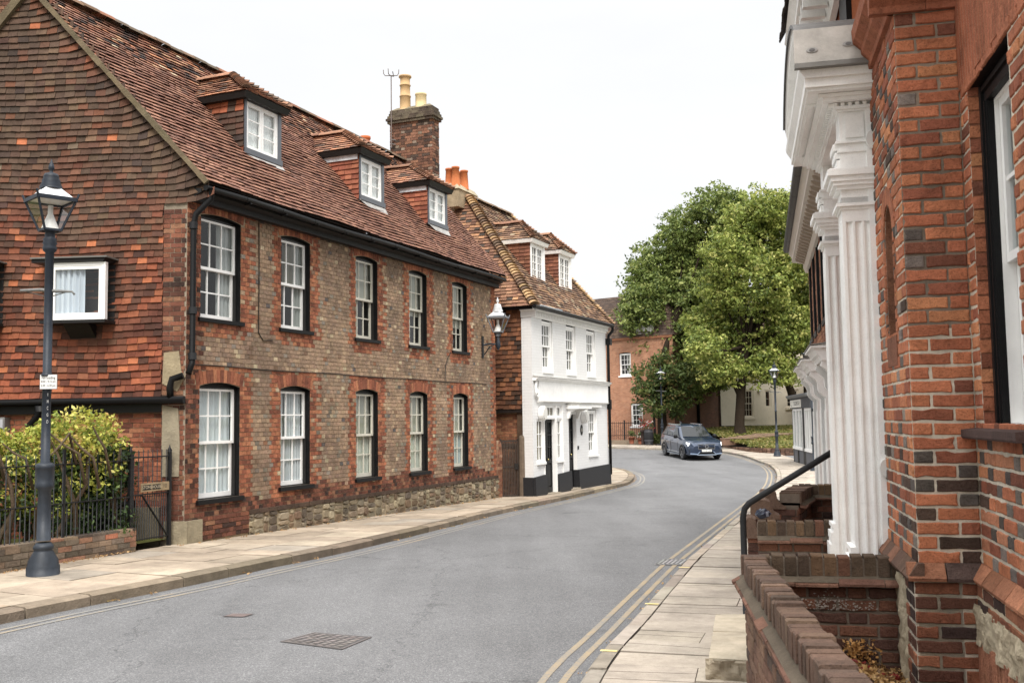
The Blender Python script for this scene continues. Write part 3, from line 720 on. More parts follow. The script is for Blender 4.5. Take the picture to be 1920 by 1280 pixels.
# ---- sash windows
NET = srgb(206, 212, 214); CREAM = srgb(198, 192, 176); GREYW = srgb(178, 176, 164)
for i in range(5):
    fr_, sh = (WHITE, WHITE) if i < 2 else (srgb(206, 202, 188), srgb(206, 202, 188))
    o = opsA[i]; zt = o['z1']-o['rise']-.005
    cu = [[(.62, 1, .0, 1, srgb(176, 178, 176), 4, .02), (0, .12, 0, 1, srgb(150, 150, 146), 2, .02)], [(.0, .3, .5, 1, CREAM, 3, .02), (.7, 1, .0, 1, srgb(170, 172, 168), 3, .03), (.35, .7, .52, .95, srgb(120, 116, 104), 3, .02)],
          [(0, 1, .5, 1, GREYW, 2, .004), (0, .35, 0, .3, CREAM, 2, .02)], [(0, 1, .42, 1, GREYW, 2, .004)], [(0, 1, .36, 1, GREYW, 2, .004), (.0, .4, 0, .3, CREAM, 3, .02)]][i]
    sash_window(HA, A, o['s0'], o['s1'], o['z0'], zt, -.1, 3, 2, 2, cu, fr_, sh, sill=(.06, .06, .05), outer=SOOT, fw=.014)
    o = opsA[5+i]; zt = o['z1']-o['rise']-.005
    cu = [[(0, 1, 0, 1, NET, 9, .012)], [(0, .34, 0, 1, srgb(214, 216, 216), 4, .03), (.48, 1, 0, 1, srgb(200, 204, 206), 6, .03)],
          [(0, 1, .42, 1, GREYW, 2, .004), (0, 1, 0, .45, srgb(196, 198, 186), 8, .01)], [(0, 1, .42, 1, GREYW, 2, .004), (0, 1, 0, .45, srgb(196, 198, 186), 8, .01)], [(0, 1, .42, 1, GREYW, 2, .004), (0, 1, 0, .45, srgb(184, 192, 190), 8, .01)]][i]
    sash_window(HA, A, o['s0'], o['s1'], o['z0'], zt, -.1, 3, 2, 2, cu, fr_, sh, sill=(.06, .07, .06), outer=SOOT, fw=.014)
# black arch boards above the sashes
for o in opsA:
    ab = MB(); ab.fbox(A, o['s0'], o['s1'], o['z1']-o['rise']-.03, o['z1']+.02, -.15, -.1, SOOT); ab.build('arch_board', M['black'], HA)
# projecting casements on the gable
def bay(sa, sb, z0, z1):
    wn = casement(HA, G, sa, sb, z0, z1, .33, 1, 1, 1, WHITE, WHITE, [(.1, .62, .05, .97, srgb(206, 212, 220), 5, .025)], back=.3, name='oriel_window')
    b = MB()
    b.hexa([G.pt(*p) for p in ((sa-.24, z0, 0), (sa-.22, z0, .0), (sa-.22, z1, .0), (sa-.24, z1, 0), (sa-.02, z0, .33), (sa, z0, .33), (sa, z1, .33), (sa-.02, z1, .33))], WHITE)
    b.build('cheek', M['paint'], wn); b = MB()
    b.hexa([G.pt(*p) for p in ((sb-.26, z0, 0), (sb-.24, z0, .0), (sb-.24, z1, .0), (sb-.26, z1, 0), (sb-.02, z0, .325), (sb-.003, z0, .325), (sb-.003, z1, .325), (sb-.02, z1, .325))], WHITE); b.build('cheek', M['paint'], wn)
    c = MB(); c.poly(G, [(sa-.24, z1+.005), (sb-.02, z1+.005), (sb+.02, z1+.06), (sa-.24, z1+.06)], 0, .37, SOOT); c.fbox(G, sa-.25, sb+.05, z1+.06, z1+.08, 0, .4, srgb(110, 108, 104)); c.build('canopy', M['black'], wn)
    d = MB(); d.fbox(G, sa-.1, sb+.02, z0-.05, z0-.003, 0, .37, SOOT); d.extr(G, [(0, z0-.26), (.02, z0-.26), (.26, z0-.05), (0, z0-.05)], sa+.2, sb-.28, (.016, .014, .013)); d.build('sill', M['black'], wn)
bay(-1.98, -1.1, 3.27, 4.12); bay(-4.0, -2.86, 3.27, 4.12)
# ---- dormers
def dormer(P, par, s0, s1, z0, z1, of, eave, rdz, rfun, pal, chk, fcol, wcols, wrows, front, lead, hipback=.42, over=.1, leaves=2, frw=.02, cheekpal=None, ecol=SOOT, curt=None):
    d = MB(); q = lambda s, o, z: P.pt(s, z, o)
    sc = (s0+s1)/2; zr = eave+rdz
    ob = lambda z: OFZ(rfun, z)
    # front framing
    d.fbox(P, s0-.05, s0, z0-.06, eave, of-.06, of+.02, fcol, 1); d.fbox(P, s1, s1+.09, z0-.06, eave, of-.06, of+.02, fcol, 1)
    d.fbox(P, s0, s1, z1, eave, of-.06, of+.01, fcol, 1); d.fbox(P, s0-.05, s1+.09, z0-.1, z0-.002, of-.06, of+.05, fcol, 1)
    # cheeks hung with tiles
    for s, flip in ((s0-.05, 0), (s1+.09, 1)):
        zb = z0-.1; za = eave-.02
        bk = ob(za)-.1
        pts = [q(s, of, zb), q(s, bk, za), q(s, of, za)]
        d.face(pts, (.04, .03, .025), 0)
        n = int((za-zb)/.105)
        for i in range(n):
            zz = zb+i*.105+.02; ofb = ob(zz)
            x = of
            while x > ofb-.02:
                w = rnd.uniform(.15, .18); e = max(x-w+.004, ofb-.05); sg = -1 if flip == 0 else 1
                c = cheekpal(zz) ; lo = .03+rnd.uniform(-.003, .006); j = rnd.uniform(-.005, .005)
                d.face([q(s+sg*lo, x, zz+j), q(s+sg*lo, e, zz+j), q(s+sg*.004, e, zz+.125), q(s+sg*.004, x, zz+.125)], c, 0)
                d.face([q(s+sg*lo, x, zz+j), q(s+sg*lo, e, zz+j), q(s, e, zz+j), q(s, x, zz+j)], tuple(k*.6 for k in c), 0)
                x -= w
    dm = d.build('dormer', [M['tile'], M['paint'] if fcol != SOOT else M['black']], par)
    casement(dm, P, s0, s1, z0, z1, of, leaves, wcols, wrows, front, front, curt, back=.3, fw=frw)
    r = MB(); a, b = s0-.09-over, s1+.09+over; f = of+over+.05; be = ob(eave)-.12; br_ = ob(zr)-.15; hf = f-hipback
    tiles(r, q(a, be, eave), q(a, f, eave), q(sc, hf, zr), q(sc, br_, zr), pal, .1, .16, wav=.006, lift=.03, under=(.03, .025, .022))
    tiles(r, q(b, f, eave), q(b, be, eave), q(sc, br_, zr), q(sc, hf, zr), pal, .1, .16, wav=.006, lift=.03, under=(.03, .025, .022))
    tiles(r, q(a, f, eave), q(b, f, eave), q(sc, hf, zr), q(sc, hf, zr), pal, .1, .16, wav=.006, lift=.03, under=(.03, .025, .022))
    bp = lambda: vary(pick([(2, srgb(150, 100, 74)), (2, srgb(124, 82, 62)), (1, srgb(98, 78, 66))]), .14)
    bonnets(r, q(a, f, eave+.02), q(sc, hf, zr+.02), bp, .095, .085); bonnets(r, q(b, f, eave+.02), q(sc, hf, zr+.02), bp, .095, .085)
    ridge(r, q(sc, br_, zr+.02), q(sc, hf+.05, zr+.02), .11, bp, .3)
    r.build('dormer_roof', M['rooftile'], dm)
    e = MB(); e.hexa([q(a+.03, f-.04, eave-.1), q(b-.03, f-.04, eave-.1), q(b-.03, be, eave-.1), q(a+.03, be, eave-.1), q(a, f, eave), q(b, f, eave), q(b, be, eave), q(a, be, eave)], ecol)
    e.build('dormer_eaves', M['black'] if ecol == SOOT else M['paint'], dm)
    l = MB()
    if lead:
        l.hexa([q(s0-.1, of-.02, eave-.2), q(s0-.07, of-.02, eave-.2), q(s0-.07, ob(eave-.2), eave-.2), q(s0-.1, ob(eave-.2), eave-.2), q(s0-.1, of-.02, eave-.1), q(s0-.07, of-.02, eave-.1), q(s0-.07, ob(eave-.1), eave-.1), q(s0-.1, ob(eave-.1), eave-.1)], srgb(200, 204, 208))
    if lead: l.build('lead_flashing', M['lead'], dm); l = MB()
    z = z0-.1; l.face([q(s0-.1, of+.03, z), q(s1+.1, of+.03, z), q(s1+.12, of+.1, rfun(of+.1)+.06), q(s0+.2, of+.07, rfun(of+.07)+.06)], srgb(172, 170, 166))
    l.build('lead_apron', M['lead'], dm)
    return dm
def OFZ(rfun, z):
    a, b = -6, 1.0
    for _ in range(40):
        m = (a+b)/2
        if rfun(m) > z: a = m
        else: b = m
    return a
def palD(xa, t): return vary(pick([(3, srgb(146, 92, 68)), (2, srgb(126, 78, 60)), (2, srgb(160, 108, 80)), (1, srgb(92, 70, 60)), (.8, srgb(178, 108, 70))]), .13)
ck_old = lambda z: vary(pick([(3, srgb(84, 64, 54)), (2, srgb(98, 66, 54)), (1, srgb(150, 76, 48)), (1, srgb(74, 60, 54))]) if z < 7.02 or rnd.random() < .4 else srgb(170, 84, 48), .13)
ck_new = lambda z: vary(pick([(3, srgb(166, 86, 58)), (2, srgb(150, 74, 52)), (1, srgb(178, 98, 66))]), .1)
SKY_FILL = [(0, 1, 0, 1, srgb(240, 240, 238), 5, .006)]  # pale sheet behind the dormer panes, painted stand-in for reflected sky
dormer(A, HA, 2.04, 2.95, 6.43, 7.26, -.5, 7.37, .54, roofz, palD, 0, srgb(92, 96, 102), 1, 3, WHITE, False, hipback=.8, cheekpal=ck_old, curt=SKY_FILL)
GRY = srgb(92, 96, 102)
dormer(A, HA, 5.58, 6.42, 6.31, 7.1, -.36, 7.24, .52, roofz, palD, 0, GRY, 1, 3, WHITE, True, hipback=.8, cheekpal=ck_new, curt=SKY_FILL)
dormer(A, HA, 8.66, 9.5, 6.36, 7.12, -.39, 7.24, .52, roofz, palD, 0, GRY, 1, 3, WHITE, True, hipback=.85, cheekpal=ck_new, curt=SKY_FILL)
# ---- chimney on the ridge
CH = [(3, srgb(128, 80, 60)), (2, srgb(104, 68, 54)), (2, srgb(148, 94, 68)), (1.5, srgb(84, 66, 58)), (1, srgb(150, 128, 110))]
def chimney(par, f, s0, s1, o0, o1, z0, z1, name='chimney', cap=True):
    c = MB()
    F1 = Fr(f.pt(s0, 0, o0)[:2], f.ang-90*f.side, f.side) if False else None
    fa = Fr(f.pt(s0, 0, o1)[:2], f.ang, f.side)                       # street face
    nx = (-f.d[0], -f.d[1]); w = o1-o0
    fe = Fr(f.pt(s0, 0, o0)[:2], math.degrees(math.atan2(f.n[0], f.n[1])), 1)
    if fe.n[0]*nx[0]+fe.n[1]*nx[1] < 0: fe.side = -1; fe.n = (-fe.n[0], -fe.n[1])
    pal = lambda s, z, w_: vary(pick(CH), .16)
    c.fbox(f, s0+.01, s1-.01, z0, z1, o0+.01, o1-.01, srgb(140, 128, 112), 1)
    hz = z1-.36 if cap else z1
    brickwork(c, fa, 0, s1-s0, z0, hz, [], pal, 'flemish', o0=-.004); brickwork(c, fe, 0, w, z0, hz, [], pal, 'flemish', o0=-.004)
    if cap:
        dk = lambda s, z, w_: vary(pick([(2, srgb(98, 84, 70)), (2, srgb(112, 98, 80)), (1, srgb(84, 68, 58))]), .15)
        for i, e in enumerate((.05, .08, .05, .02, -.0)):
            za = hz+i*.072
            c.fbox(f, s0-e+.01, s1+e-.01, za, za+.071, o0-e+.01, o1+e-.01, srgb(120, 108, 92), 1)
            fa2 = Fr(f.pt(s0-e, 0, o1+e)[:2], f.ang, f.side); fe2 = Fr(f.pt(s0-e, 0, o0-e)[:2], fe.ang, fe.side)
            brickwork(c, fa2, 0, s1-s0+2*e, za, za+.072, [], dk, 'stretcher', course=.072, o0=-.004); brickwork(c, fe2, 0, w+2*e, za, za+.072, [], dk, 'stretcher', course=.072, o0=-.004)
        c.hexa([f.pt(a, z, o) for z, k in ((z1, .0), (z1+.1, .14)) for a, o in ((s0+k, o0+k), (s1-k, o0+k), (s1-k, o1-k), (s0+k, o1-k))], srgb(128, 118, 98), 1)
    return c.build(name, [M['brick'], M['mortar']], par)
chA = chimney(HA, A, 11.1, 11.48, -2.78, -1.52, 7.1, 9.92)
BUFF = srgb(196, 164, 122)
p = MB(); x, y, _ = A.pt(11.29, 0, -2.42); p.lathe([(.16, 9.9), (.15, 10.0), (.145, 10.02), (.14, 10.3), (.155, 10.31), (.155, 10.33), (.135, 10.34), (.13, 10.6), (.15, 10.61), (.15, 10.63), (.13, 10.64), (.13, 10.82), (.17, 10.84), (.17, 10.88), (.12, 10.88)], x, y, 0, BUFF, 18); p.build('chimney_pot', M['pot'], chA)
p = MB(); x, y, _ = A.pt(11.29, 0, -1.95); p.lathe([(.15, 9.9), (.145, 10.28), (.155, 10.29), (.155, 10.33), (.12, 10.33)], x, y, 0, srgb(204, 184, 142), 18); p.build('chimney_pot', M['pot'], chA)
ae = MB(); ax = lambda s, z: A.pt(s, z, -2.68); ae.tube([ax(11.0, 8.9), ax(11.0, 10.85)], .014, srgb(96, 84, 78), 6); ae.tube([ax(11.08, 10.98), ax(11.14, 10.86), ax(11.0, 10.83), ax(10.86, 10.84), ax(10.84, 10.98)], .011, srgb(96, 84, 78), 6)
q0 = Vector(A.pt(11.0, 10.84, -2.68)); 
for dx in (-.2, .2):
    ae.tube([q0, q0+Vector((dx*.8, 0, -.0)), q0+Vector((dx, 0, .06)), q0+Vector((dx*1.02, 0, .16))], .011, srgb(96, 84, 78), 6)
for z in (9.0, 9.12): ae.bar(ax(11.0, z), A.pt(11.12, z, -2.6), .02, .02, srgb(120, 118, 116))
ae.build('aerial', M['iron'], chA)
p = MB(); x, y, _ = A.pt(10.2, 0, -3.0); p.lathe([(.13, 8.0), (.12, 8.95), (.14, 8.97), (.14, 9.03), (.1, 9.03)], x, y, 0, srgb(196, 108, 66), 14); p.build('chimney_pot', M['pot'], HA)
# stack behind the gable at the top left
gx = Fr((-8.95, 18.0), 95, 1); chimney(HA, gx, -.9, .22, -.6, .3, 6.5, 10.2, cap=False)
cbm = MB(); cbm.tube([A.pt(s, 2.6+.01*math.sin(s*2), .02) for s in np.arange(.1, 11.3, .4)], .008, (.02, .018, .016), 5); cbm.build('cable', M['black'], HA)
cbm = MB(); cbm.tube([A.pt(1.72, 5.1, .02), A.pt(1.73, 4.2, .02), A.pt(1.72, 3.2, .02), A.pt(1.85, 3.08, .02), A.pt(2.1, 3.1, .02)], .009, (.03, .025, .02), 5); cbm.build('cable', M['black'], HA)
cbm = MB(); cbm.tube([A.pt(8.6, 2.62, .02), A.pt(8.62, 2.95, .02), A.pt(8.75, 3.15, .02), A.pt(8.9, 3.28, .02)], .008, (.03, .025, .02), 5); cbm.build('cable', M['black'], HA)
# ================================================================ road, pavements, kerbs
LK = [(-14, -9), (-9.2, 0), (-7.0, 4.6), (-5.65, 7.6), (-4.776, 9.55), (-4.464, 10.18), (-4.1, 10.87), (-3.55, 11.95), (-2.47, 14.5), (-1.13, 18.8), (-.39, 21.3), (.441, 23.7), (1.642, 27.1), (2.776, 30.2), (3.71, 33.0), (4.35, 37.0), (4.6, 40.5), (4.5, 43.5), (3.9, 46.2), (2.4, 49.0), (-1, 52.2), (-8, 56.5), (-30, 67)]
RK = [(-1.4, -9), (-.75, 0), (-.1, 4.2), (.475, 7.07), (.951, 8.69), (1.583, 10.8), (2.246, 12.96), (4.133, 18.9), (5.5, 23.17), (7.49, 29.5), (8.75, 34.0), (10.13, 39.5), (11.4, 45.5), (12.0, 49.5), (12.15, 52.5), (12.0, 55.2), (11.4, 57.4), (10.1, 59.2), (7.9, 60.6), (5.5, 62.2), (-1, 66.0), (-30, 82)]
def resample(P, step):
    out = [P[0]]
    # Catmull-Rom for a smooth kerb line
    Q = [P[0]]+P+[P[-1]]; pts = []
    for i in range(1, len(Q)-2):
        p0, p1, p2, p3 = Q[i-1], Q[i], Q[i+1], Q[i+2]; n = max(2, int(math.dist(p1, p2)/.25))
        for k in range(n):
            t = k/n; pts.append(tuple(.5*((2*b)+(-a+c)*t+(2*a-5*b+4*c-d)*t*t+(-a+3*b-3*c+d)*t**3) for a, b, c, d in zip(p0, p1, p2, p3)))
    pts.append(P[-1]); acc = 0
    for a, b in zip(pts, pts[1:]):
        L = math.dist(a, b); 
        while acc+L >= step:
            t = (step-acc)/L; a = (a[0]+(b[0]-a[0])*t, a[1]+(b[1]-a[1])*t); out.append(a); L = math.dist(a, b); acc = 0
        acc += L
    return out
def offs(P, d):
    """shift a line sideways; positive is to the right of its direction"""
    o = []
    for i, p in enumerate(P):
        a = P[max(0, i-1)]; b = P[min(len(P)-1, i+1)]; L = math.dist(a, b) or 1
        o.append((p[0]+(b[1]-a[1])/L*d, p[1]-(b[0]-a[0])/L*d))
    return o
RD = -.11
gd = MB()
xs = [-500, -120, -60, -30, 0, 20, 40, 80, 160, 500]; ys = [-300, -60, -20, 0, 13, 27, 40, 50, 61, 72, 100, 200, 700]
for a, b in zip(xs, xs[1:]):
    for c, d in zip(ys, ys[1:]): gd.face([(a, c, zg(c)-.5), (b, c, zg(c)-.5), (b, d, zg(d)-.5), (a, d, zg(d)-.5)], (.1, .1, .08))
struct(gd.build('ground', M['turf']))
LKs = resample(LK, .5); RKs = resample(RK, .5)
rd = MB()
yy = [-12]+[k for k in range(-8, 13, 2)]+[13]+[k for k in range(14, 73)]+[76, 84]
for a, b in zip(yy, yy[1:]):
    xx = [-36+4*k for k in range(16)]
    for x0, x1 in zip(xx, xx[1:]): rd.face([(x0, a, zg(a)+RD), (x1, a, zg(a)+RD), (x1, b, zg(b)+RD), (x0, b, zg(b)+RD)], (.15, .15, .15))
struct(rd.build('road', M['asphalt']))
def zkr(p): return zg(p[1])
def kerbs(name, line, w, side, cols, top, length):
    m = MB(); L = resample(line, .25); inner = offs(L, w*side); i = 0
    while i < len(L)-1:
        n = max(2, int(rnd.uniform(*length)/.25)); j = min(i+n, len(L)-1); c = vary(pick(cols), .14); dz = rnd.uniform(-.008, .008)
        for k in range(i, j):
            e0 = .012 if k == i else 0; e1 = .012 if k == j-1 else 0
            A0 = lerp(L[k], L[k+1], e0*4); B0 = lerp(L[k], L[k+1], 1-e1*4); A1 = lerp(inner[k], inner[k+1], e0*4); B1 = lerp(inner[k], inner[k+1], 1-e1*4)
            z0, z1 = zkr(A0)+top+dz, zkr(B0)+top+dz; b = -.03
            ch = .018
            cA0 = lerp(A0, A1, .18); cB0 = lerp(B0, B1, .18)
            m.face([(*cA0, z0), (*cB0, z1), (*B1, z1), (*A1, z0)], c); m.face([(*A0, z0-ch), (*B0, z1-ch), (*cB0, z1), (*cA0, z0)], c)
            m.face([(*A0, z0+RD+b-top), (*B0, z1+RD+b-top), (*B0, z1-ch), (*A0, z0-ch)], tuple(x*.8 for x in c))
            if k == i: m.face([(*A0, z0-.14), (*A0, z0-ch), (*cA0, z0), (*A1, z0), (*A1, z0-.14)], c)
        i = j
    return struct(m.build(name, M['stone']))
KL = [(3, srgb(136, 123, 106)), (2, srgb(122, 110, 95)), (1, srgb(148, 134, 114))]; KR_ = [(3, srgb(172, 162, 148)), (2, srgb(160, 150, 138)), (1, srgb(182, 170, 152))]
kerbs('kerb', LK, .2, -1, KL, .0, (.7, 1.5)); kerbs('kerb', RK, .13, 1, KR_, .0, (.7, 1.0))
def flags(name, line, side, w0, width, course, pal, across, gap=.008):
    """stone flags in courses across a pavement; the bed below shows as joints"""
    m = MB(); L = resample(line, .1); i = 0
    def at(i, d):
        a = L[max(0, i-6)]; b = L[min(len(L)-1, i+6)]; l = math.dist(a, b); p = L[i]
        return (p[0]+(b[1]-a[1])/l*d*side, p[1]-(b[0]-a[0])/l*d*side)
    st = 10
    for k in range(0, len(L)-st, st):
        a, b = k, min(k+st, len(L)-1); wa, wb = width(L[a]), width(L[b])
        p = [at(a, w0-.02), at(b, w0-.02), at(b, wb), at(a, wa)]
        m.face([(*q, zg(q[1])-.012) for q in p], srgb(84, 74, 62))
    while i < len(L)-2:
        n = max(2, int(rnd.uniform(*course)/.1)); j = min(i+n, len(L)-1); Wd = min(width(L[i]), width(L[j])); d = w0
        big = max(width(L[i]), width(L[j]))
        while d < big-.02:
            e = min(d+rnd.uniform(*across), big)
            if big-e < .2: e = big
            c = vary(pal(L[i]), .08, .008); dz = rnd.uniform(-.005, .004); t = gap
            f0 = L[i][1]
            qa, qb, qc, qd = at(i, d+t/2), at(j, d+t/2), at(j, e-t/2), at(i, e-t/2)
            # shrink along the street for the cross joint
            sh = t/2/max(.05, math.dist(qa, qb)); A_, B_ = lerp(qa, qb, sh), lerp(qb, qa, sh); D_, C_ = lerp(qd, qc, sh), lerp(qc, qd, sh)
            tl = [rnd.uniform(-.003, .003) for _ in range(4)]
            top = [(*q, zg(q[1])+dz+u) for q, u in zip((A_, B_, C_, D_), tl)]
            if rnd.random() < .16 and name == 'pavement':   # a cracked flag in two pieces
                k = rnd.uniform(.3, .7); k2 = k+rnd.uniform(-.15, .15); g_ = .006/max(.1, math.dist(A_, B_))
                parts = [[top[0], lerp(top[0], top[1], k-g_), lerp(top[3], top[2], k2-g_), top[3]], [lerp(top[0], top[1], k+g_), top[1], top[2], lerp(top[3], top[2], k2+g_)]]
            else: parts = [top]
            for q in parts:
                m.face(q, c)
                for u in range(4):
                    a, b = q[u], q[(u+1) % 4]; m.face([(a[0], a[1], a[2]-.03), (b[0], b[1], b[2]-.03), b, a], tuple(x*.7 for x in c))
            d = e
        i = j
    return struct(m.build(name, M['flag']))
YORK = [(3, srgb(192, 170, 142)), (3, srgb(186, 165, 138)), (2, srgb(180, 160, 134)), (1.5, srgb(198, 178, 150)), (.6, srgb(178, 164, 144)), (.4, srgb(188, 162, 130))]
def dA(p): return abs((p[0]-A.P[0])*A.n[0]+(p[1]-A.P[1])*A.n[1])
def wl(p):
    if p[1] > 34 or p[0] < -8: return 2.4
    d = (p[0]-A.P[0])*A.n[0]+(p[1]-A.P[1])*A.n[1]
    return min(4.6, max(1.2, d+.12))
flags('pavement', LK, -1, .21, wl, (.5, .95), lambda p: pick(YORK), (.45, 1.1))
PAVR = [(3, srgb(196, 181, 161)), (2, srgb(190, 175, 156)), (2, srgb(202, 186, 164)), (1, srgb(184, 170, 152))]
def wr(p):
    y = p[1]
    if y < 7: return 2.2
    if y < 20: return 2.4
    if y < 46: return 2.6
    return 1.9
flags('pavement', RK, 1, .14, wr, (.42, .5), lambda p: pick(PAVR), (.5, 1.0))
# double yellow lines
for line, side, ds, mt in ((LK, 1, (.24, .37), 'faint_yellow'), (RK, -1, (.18, .325), 'yellow')):
    ym = MB(); L = resample(line, .5)
    for d in ds:
        a = offs(L, side*(d-.027)); b = offs(L, side*(d+.027))
        for k in range(len(L)-1): ym.face([(*q, zg(q[1])+RD+.004) for q in (a[k], a[k+1], b[k+1], b[k])], (.5, .4, .15))
    struct(ym.build('road_marking', M[mt]))
km = MB(); Lr = resample(RK, .05); Li = offs(Lr, .125)
def near(L, p): return min(range(len(L)), key=lambda i: math.dist(L[i], p))
for p in ((.62, 7.6), (1.2, 9.45), (1.85, 11.7)):
    i = near(Lr, p); km.face([(*Lr[i], zg(p[1])+.006), (*Lr[i+1], zg(p[1])+.006), (*Li[i+1], zg(p[1])+.006), (*Li[i], zg(p[1])+.006)], srgb(222, 204, 140))
struct(km.build('road_marking', M['ink']))
# iron covers in the road
def cover(name, label, cat, pts, bars, col):
    cx = sum(p[0] for p in pts)/4; cy = sum(p[1] for p in pts)/4; z = zg(cy)+RD
    m = MB(); P = lambda u, v, h: (*lerp(lerp(pts[0], pts[1], u), lerp(pts[3], pts[2], u), v), z+h)
    m.face([P(0, 0, .004), P(1, 0, .004), P(1, 1, .004), P(0, 1, .004)], (.1, .095, .095))
    for (u0, u1, v0, v1) in bars: m.face([P(u0, v0, .0075), P(u1, v0, .0075), P(u1, v1, .0075), P(u0, v1, .0075)], vary(col, .15))
    return tag(m.build(name, M['iron'], None, (cx, cy, z)), label, cat)
bars = []
for tri in range(7):
    for v in range(7):
        u = tri
        bars.append((.04+u*.132, .04+u*.132+.095, .05+v*.13, .05+v*.13+.09))
bars += [(0, .02, 0, 1), (.98, 1, 0, 1), (0, 1, 0, .02), (0, 1, .98, 1)]
import itertools
pts = [(-1.97, 8.61), (-1.75, 8.96), (-1.22, 8.73), (-1.40, 8.28)]
def unroad(p): return p
cover('manhole_cover', 'large worn square iron manhole cover in the near lane', 'manhole cover', pts, bars, srgb(122, 115, 112))
cover('manhole_cover', 'small flat iron cover in the road, beyond the large square one', 'manhole cover', [(-2.78, 9.75), (-2.72, 9.9), (-2.5, 9.86), (-2.56, 9.71)], [(.05, .95, .05, .95)], srgb(118, 106, 102))
cover('drain_grate', 'grey iron drain grate lying across the double yellow lines', 'drain', [(1.72, 12.75), (1.9, 13.25), (2.32, 13.18), (2.14, 12.66)], [(.03, .97, v, v+.07) for v in [.05+.125*i for i in range(8)]]+[(0, .1, 0, 1), (.9, 1, 0, 1)], srgb(150, 148, 146))
# ================================================================ garden in front of the gable
IRON = (.014, .014, .015)
def gz(s): return zg(15.02+.923*s)
gw = MB(); c0 = A.pt(-2, 0, -.1)
STK = [(3, srgb(134, 116, 98)), (2, srgb(112, 98, 84)), (2, srgb(150, 122, 98)), (1, srgb(96, 80, 70)), (1, srgb(160, 108, 82))]
brickwork(gw, A, -7.5, -.97, -.02, .28, [], lambda s, z, w: vary(srgb(196, 104, 70), .1) if abs(s+1.45) < .13 and z > .2 else vary(pick(STK), .18), 'stretcher', course=.075, o0=.0, proud=.012)
gw.fbox(A, -7.5, -.985, -.1, .268, -.22, .003, srgb(128, 116, 100), 1)
x = -7.5
while x < -1.0:
    b = min(x+rnd.uniform(.21, .25), -.975); brick(gw, A, x, b-.01, .2, .2, 0, 0, STK[0][1]) if False else None
    gw.hexa([A.pt(*q) for q in ((x, .27, -.22), (b-.01, .27, -.22), (b-.01, .27, .012), (x, .27, .012), (x, .3+rnd.uniform(-.006, .006), -.22), (b-.01, .3, -.22), (b-.01, .3, .01), (x, .3, .01))], vary(pick(STK), .18)); x = b
tag(gw.build('garden_wall', [M['brick'], M['mortar']], None, c0), 'low weathered brick wall under the black iron railings', 'wall')
RL = thing('iron_railings', 'black iron railings on the low brick wall before the hedge', 'railings', A.pt(-2, .3, -.1))
def rail_bar(mb, f, s, z0, z1, o, r=.008): mb.tube([f.pt(s, z0, o), f.pt(s, z1, o)], r, IRON, 6)
for zr_ in (.72, 1.22):
    m = MB(); m.fbox(A, -6.3, -.98, zr_, zr_+.014, -.12, -.085, IRON); m.build('rail', M['iron'], RL)
s = -6.2; i = 0
while s < -1.03:
    tall = (i % 2 == 0); m = MB(); rail_bar(m, A, s, .29, 1.36 if tall else .73, -.1)
    m.build('bar', M['iron'], RL); s += .072; i += 1
for s in (-3.9, -2.15):
    m = MB(); m.fbox(A, s-.016, s+.016, .1, 1.42, -.118, -.086, IRON); m.build('post', M['iron'], RL)
m = MB(); m.bar(A.pt(-1.02, .72, -.1), A.pt(-1.4, .33, -.3), .02, .02, IRON); m.build('brace', M['iron'], RL)
GT = thing('iron_gate', 'black iron garden gate with a lettered house name plate', 'gate', A.pt(-.58, .0, -.1))
for s, w in ((-.975, .032), (-.2, .026)):
    m = MB(); m.fbox(A, s-w, s+w*.6, -.03, 1.32, -.13, -.08, IRON); m.lathe([(.03, 0), (.038, .02), (.012, .07), (.004, .1)], *A.pt(s-w*.2, 1.32, -.105)[:2], 1.32, IRON, 8); m.build('gate_post', M['iron'], GT)
for z in (.11, .73, 1.25):
    m = MB(); m.fbox(A, -.94, -.22, z, z+.018, -.12, -.095, IRON); m.build('rail', M['iron'], GT)
for i in range(15):
    s = -.92+i*.0465; m = MB(); rail_bar(m, A, s, .1, 1.36 if i % 2 == 0 else .74, -.108, .007); m.build('bar', M['iron'], GT)
m = MB(); m.bar(A.pt(-.76, .73, -.1), A.pt(-.24, .12, -.1), .03, .012, IRON); m.build('brace', M['iron'], GT)
m = MB(); m.fbox(A, -.8, -.24, .775, .895, -.09, -.075, srgb(150, 132, 104))
for a, b in ((-.775, -.605), (-.58, -.42)): m.fbox(A, a, b, .8, .87, -.075, -.072, (.02, .02, .02), 1)
text(m, 'STONE', A.pt(-.69, .835, -.0715), A.d+(0,), (0, 0, 1), .062, srgb(190, 176, 150), 1); text(m, 'HOUSE', A.pt(-.5, .835, -.0715), A.d+(0,), (0, 0, 1), .062, srgb(190, 176, 150), 1); text(m, '10', A.pt(-.33, .835, -.0745), A.d+(0,), (0, 0, 1), .08, (.03, .03, .03), 1)
m.build('name_plate', [M['wood'], M['ink']], GT)
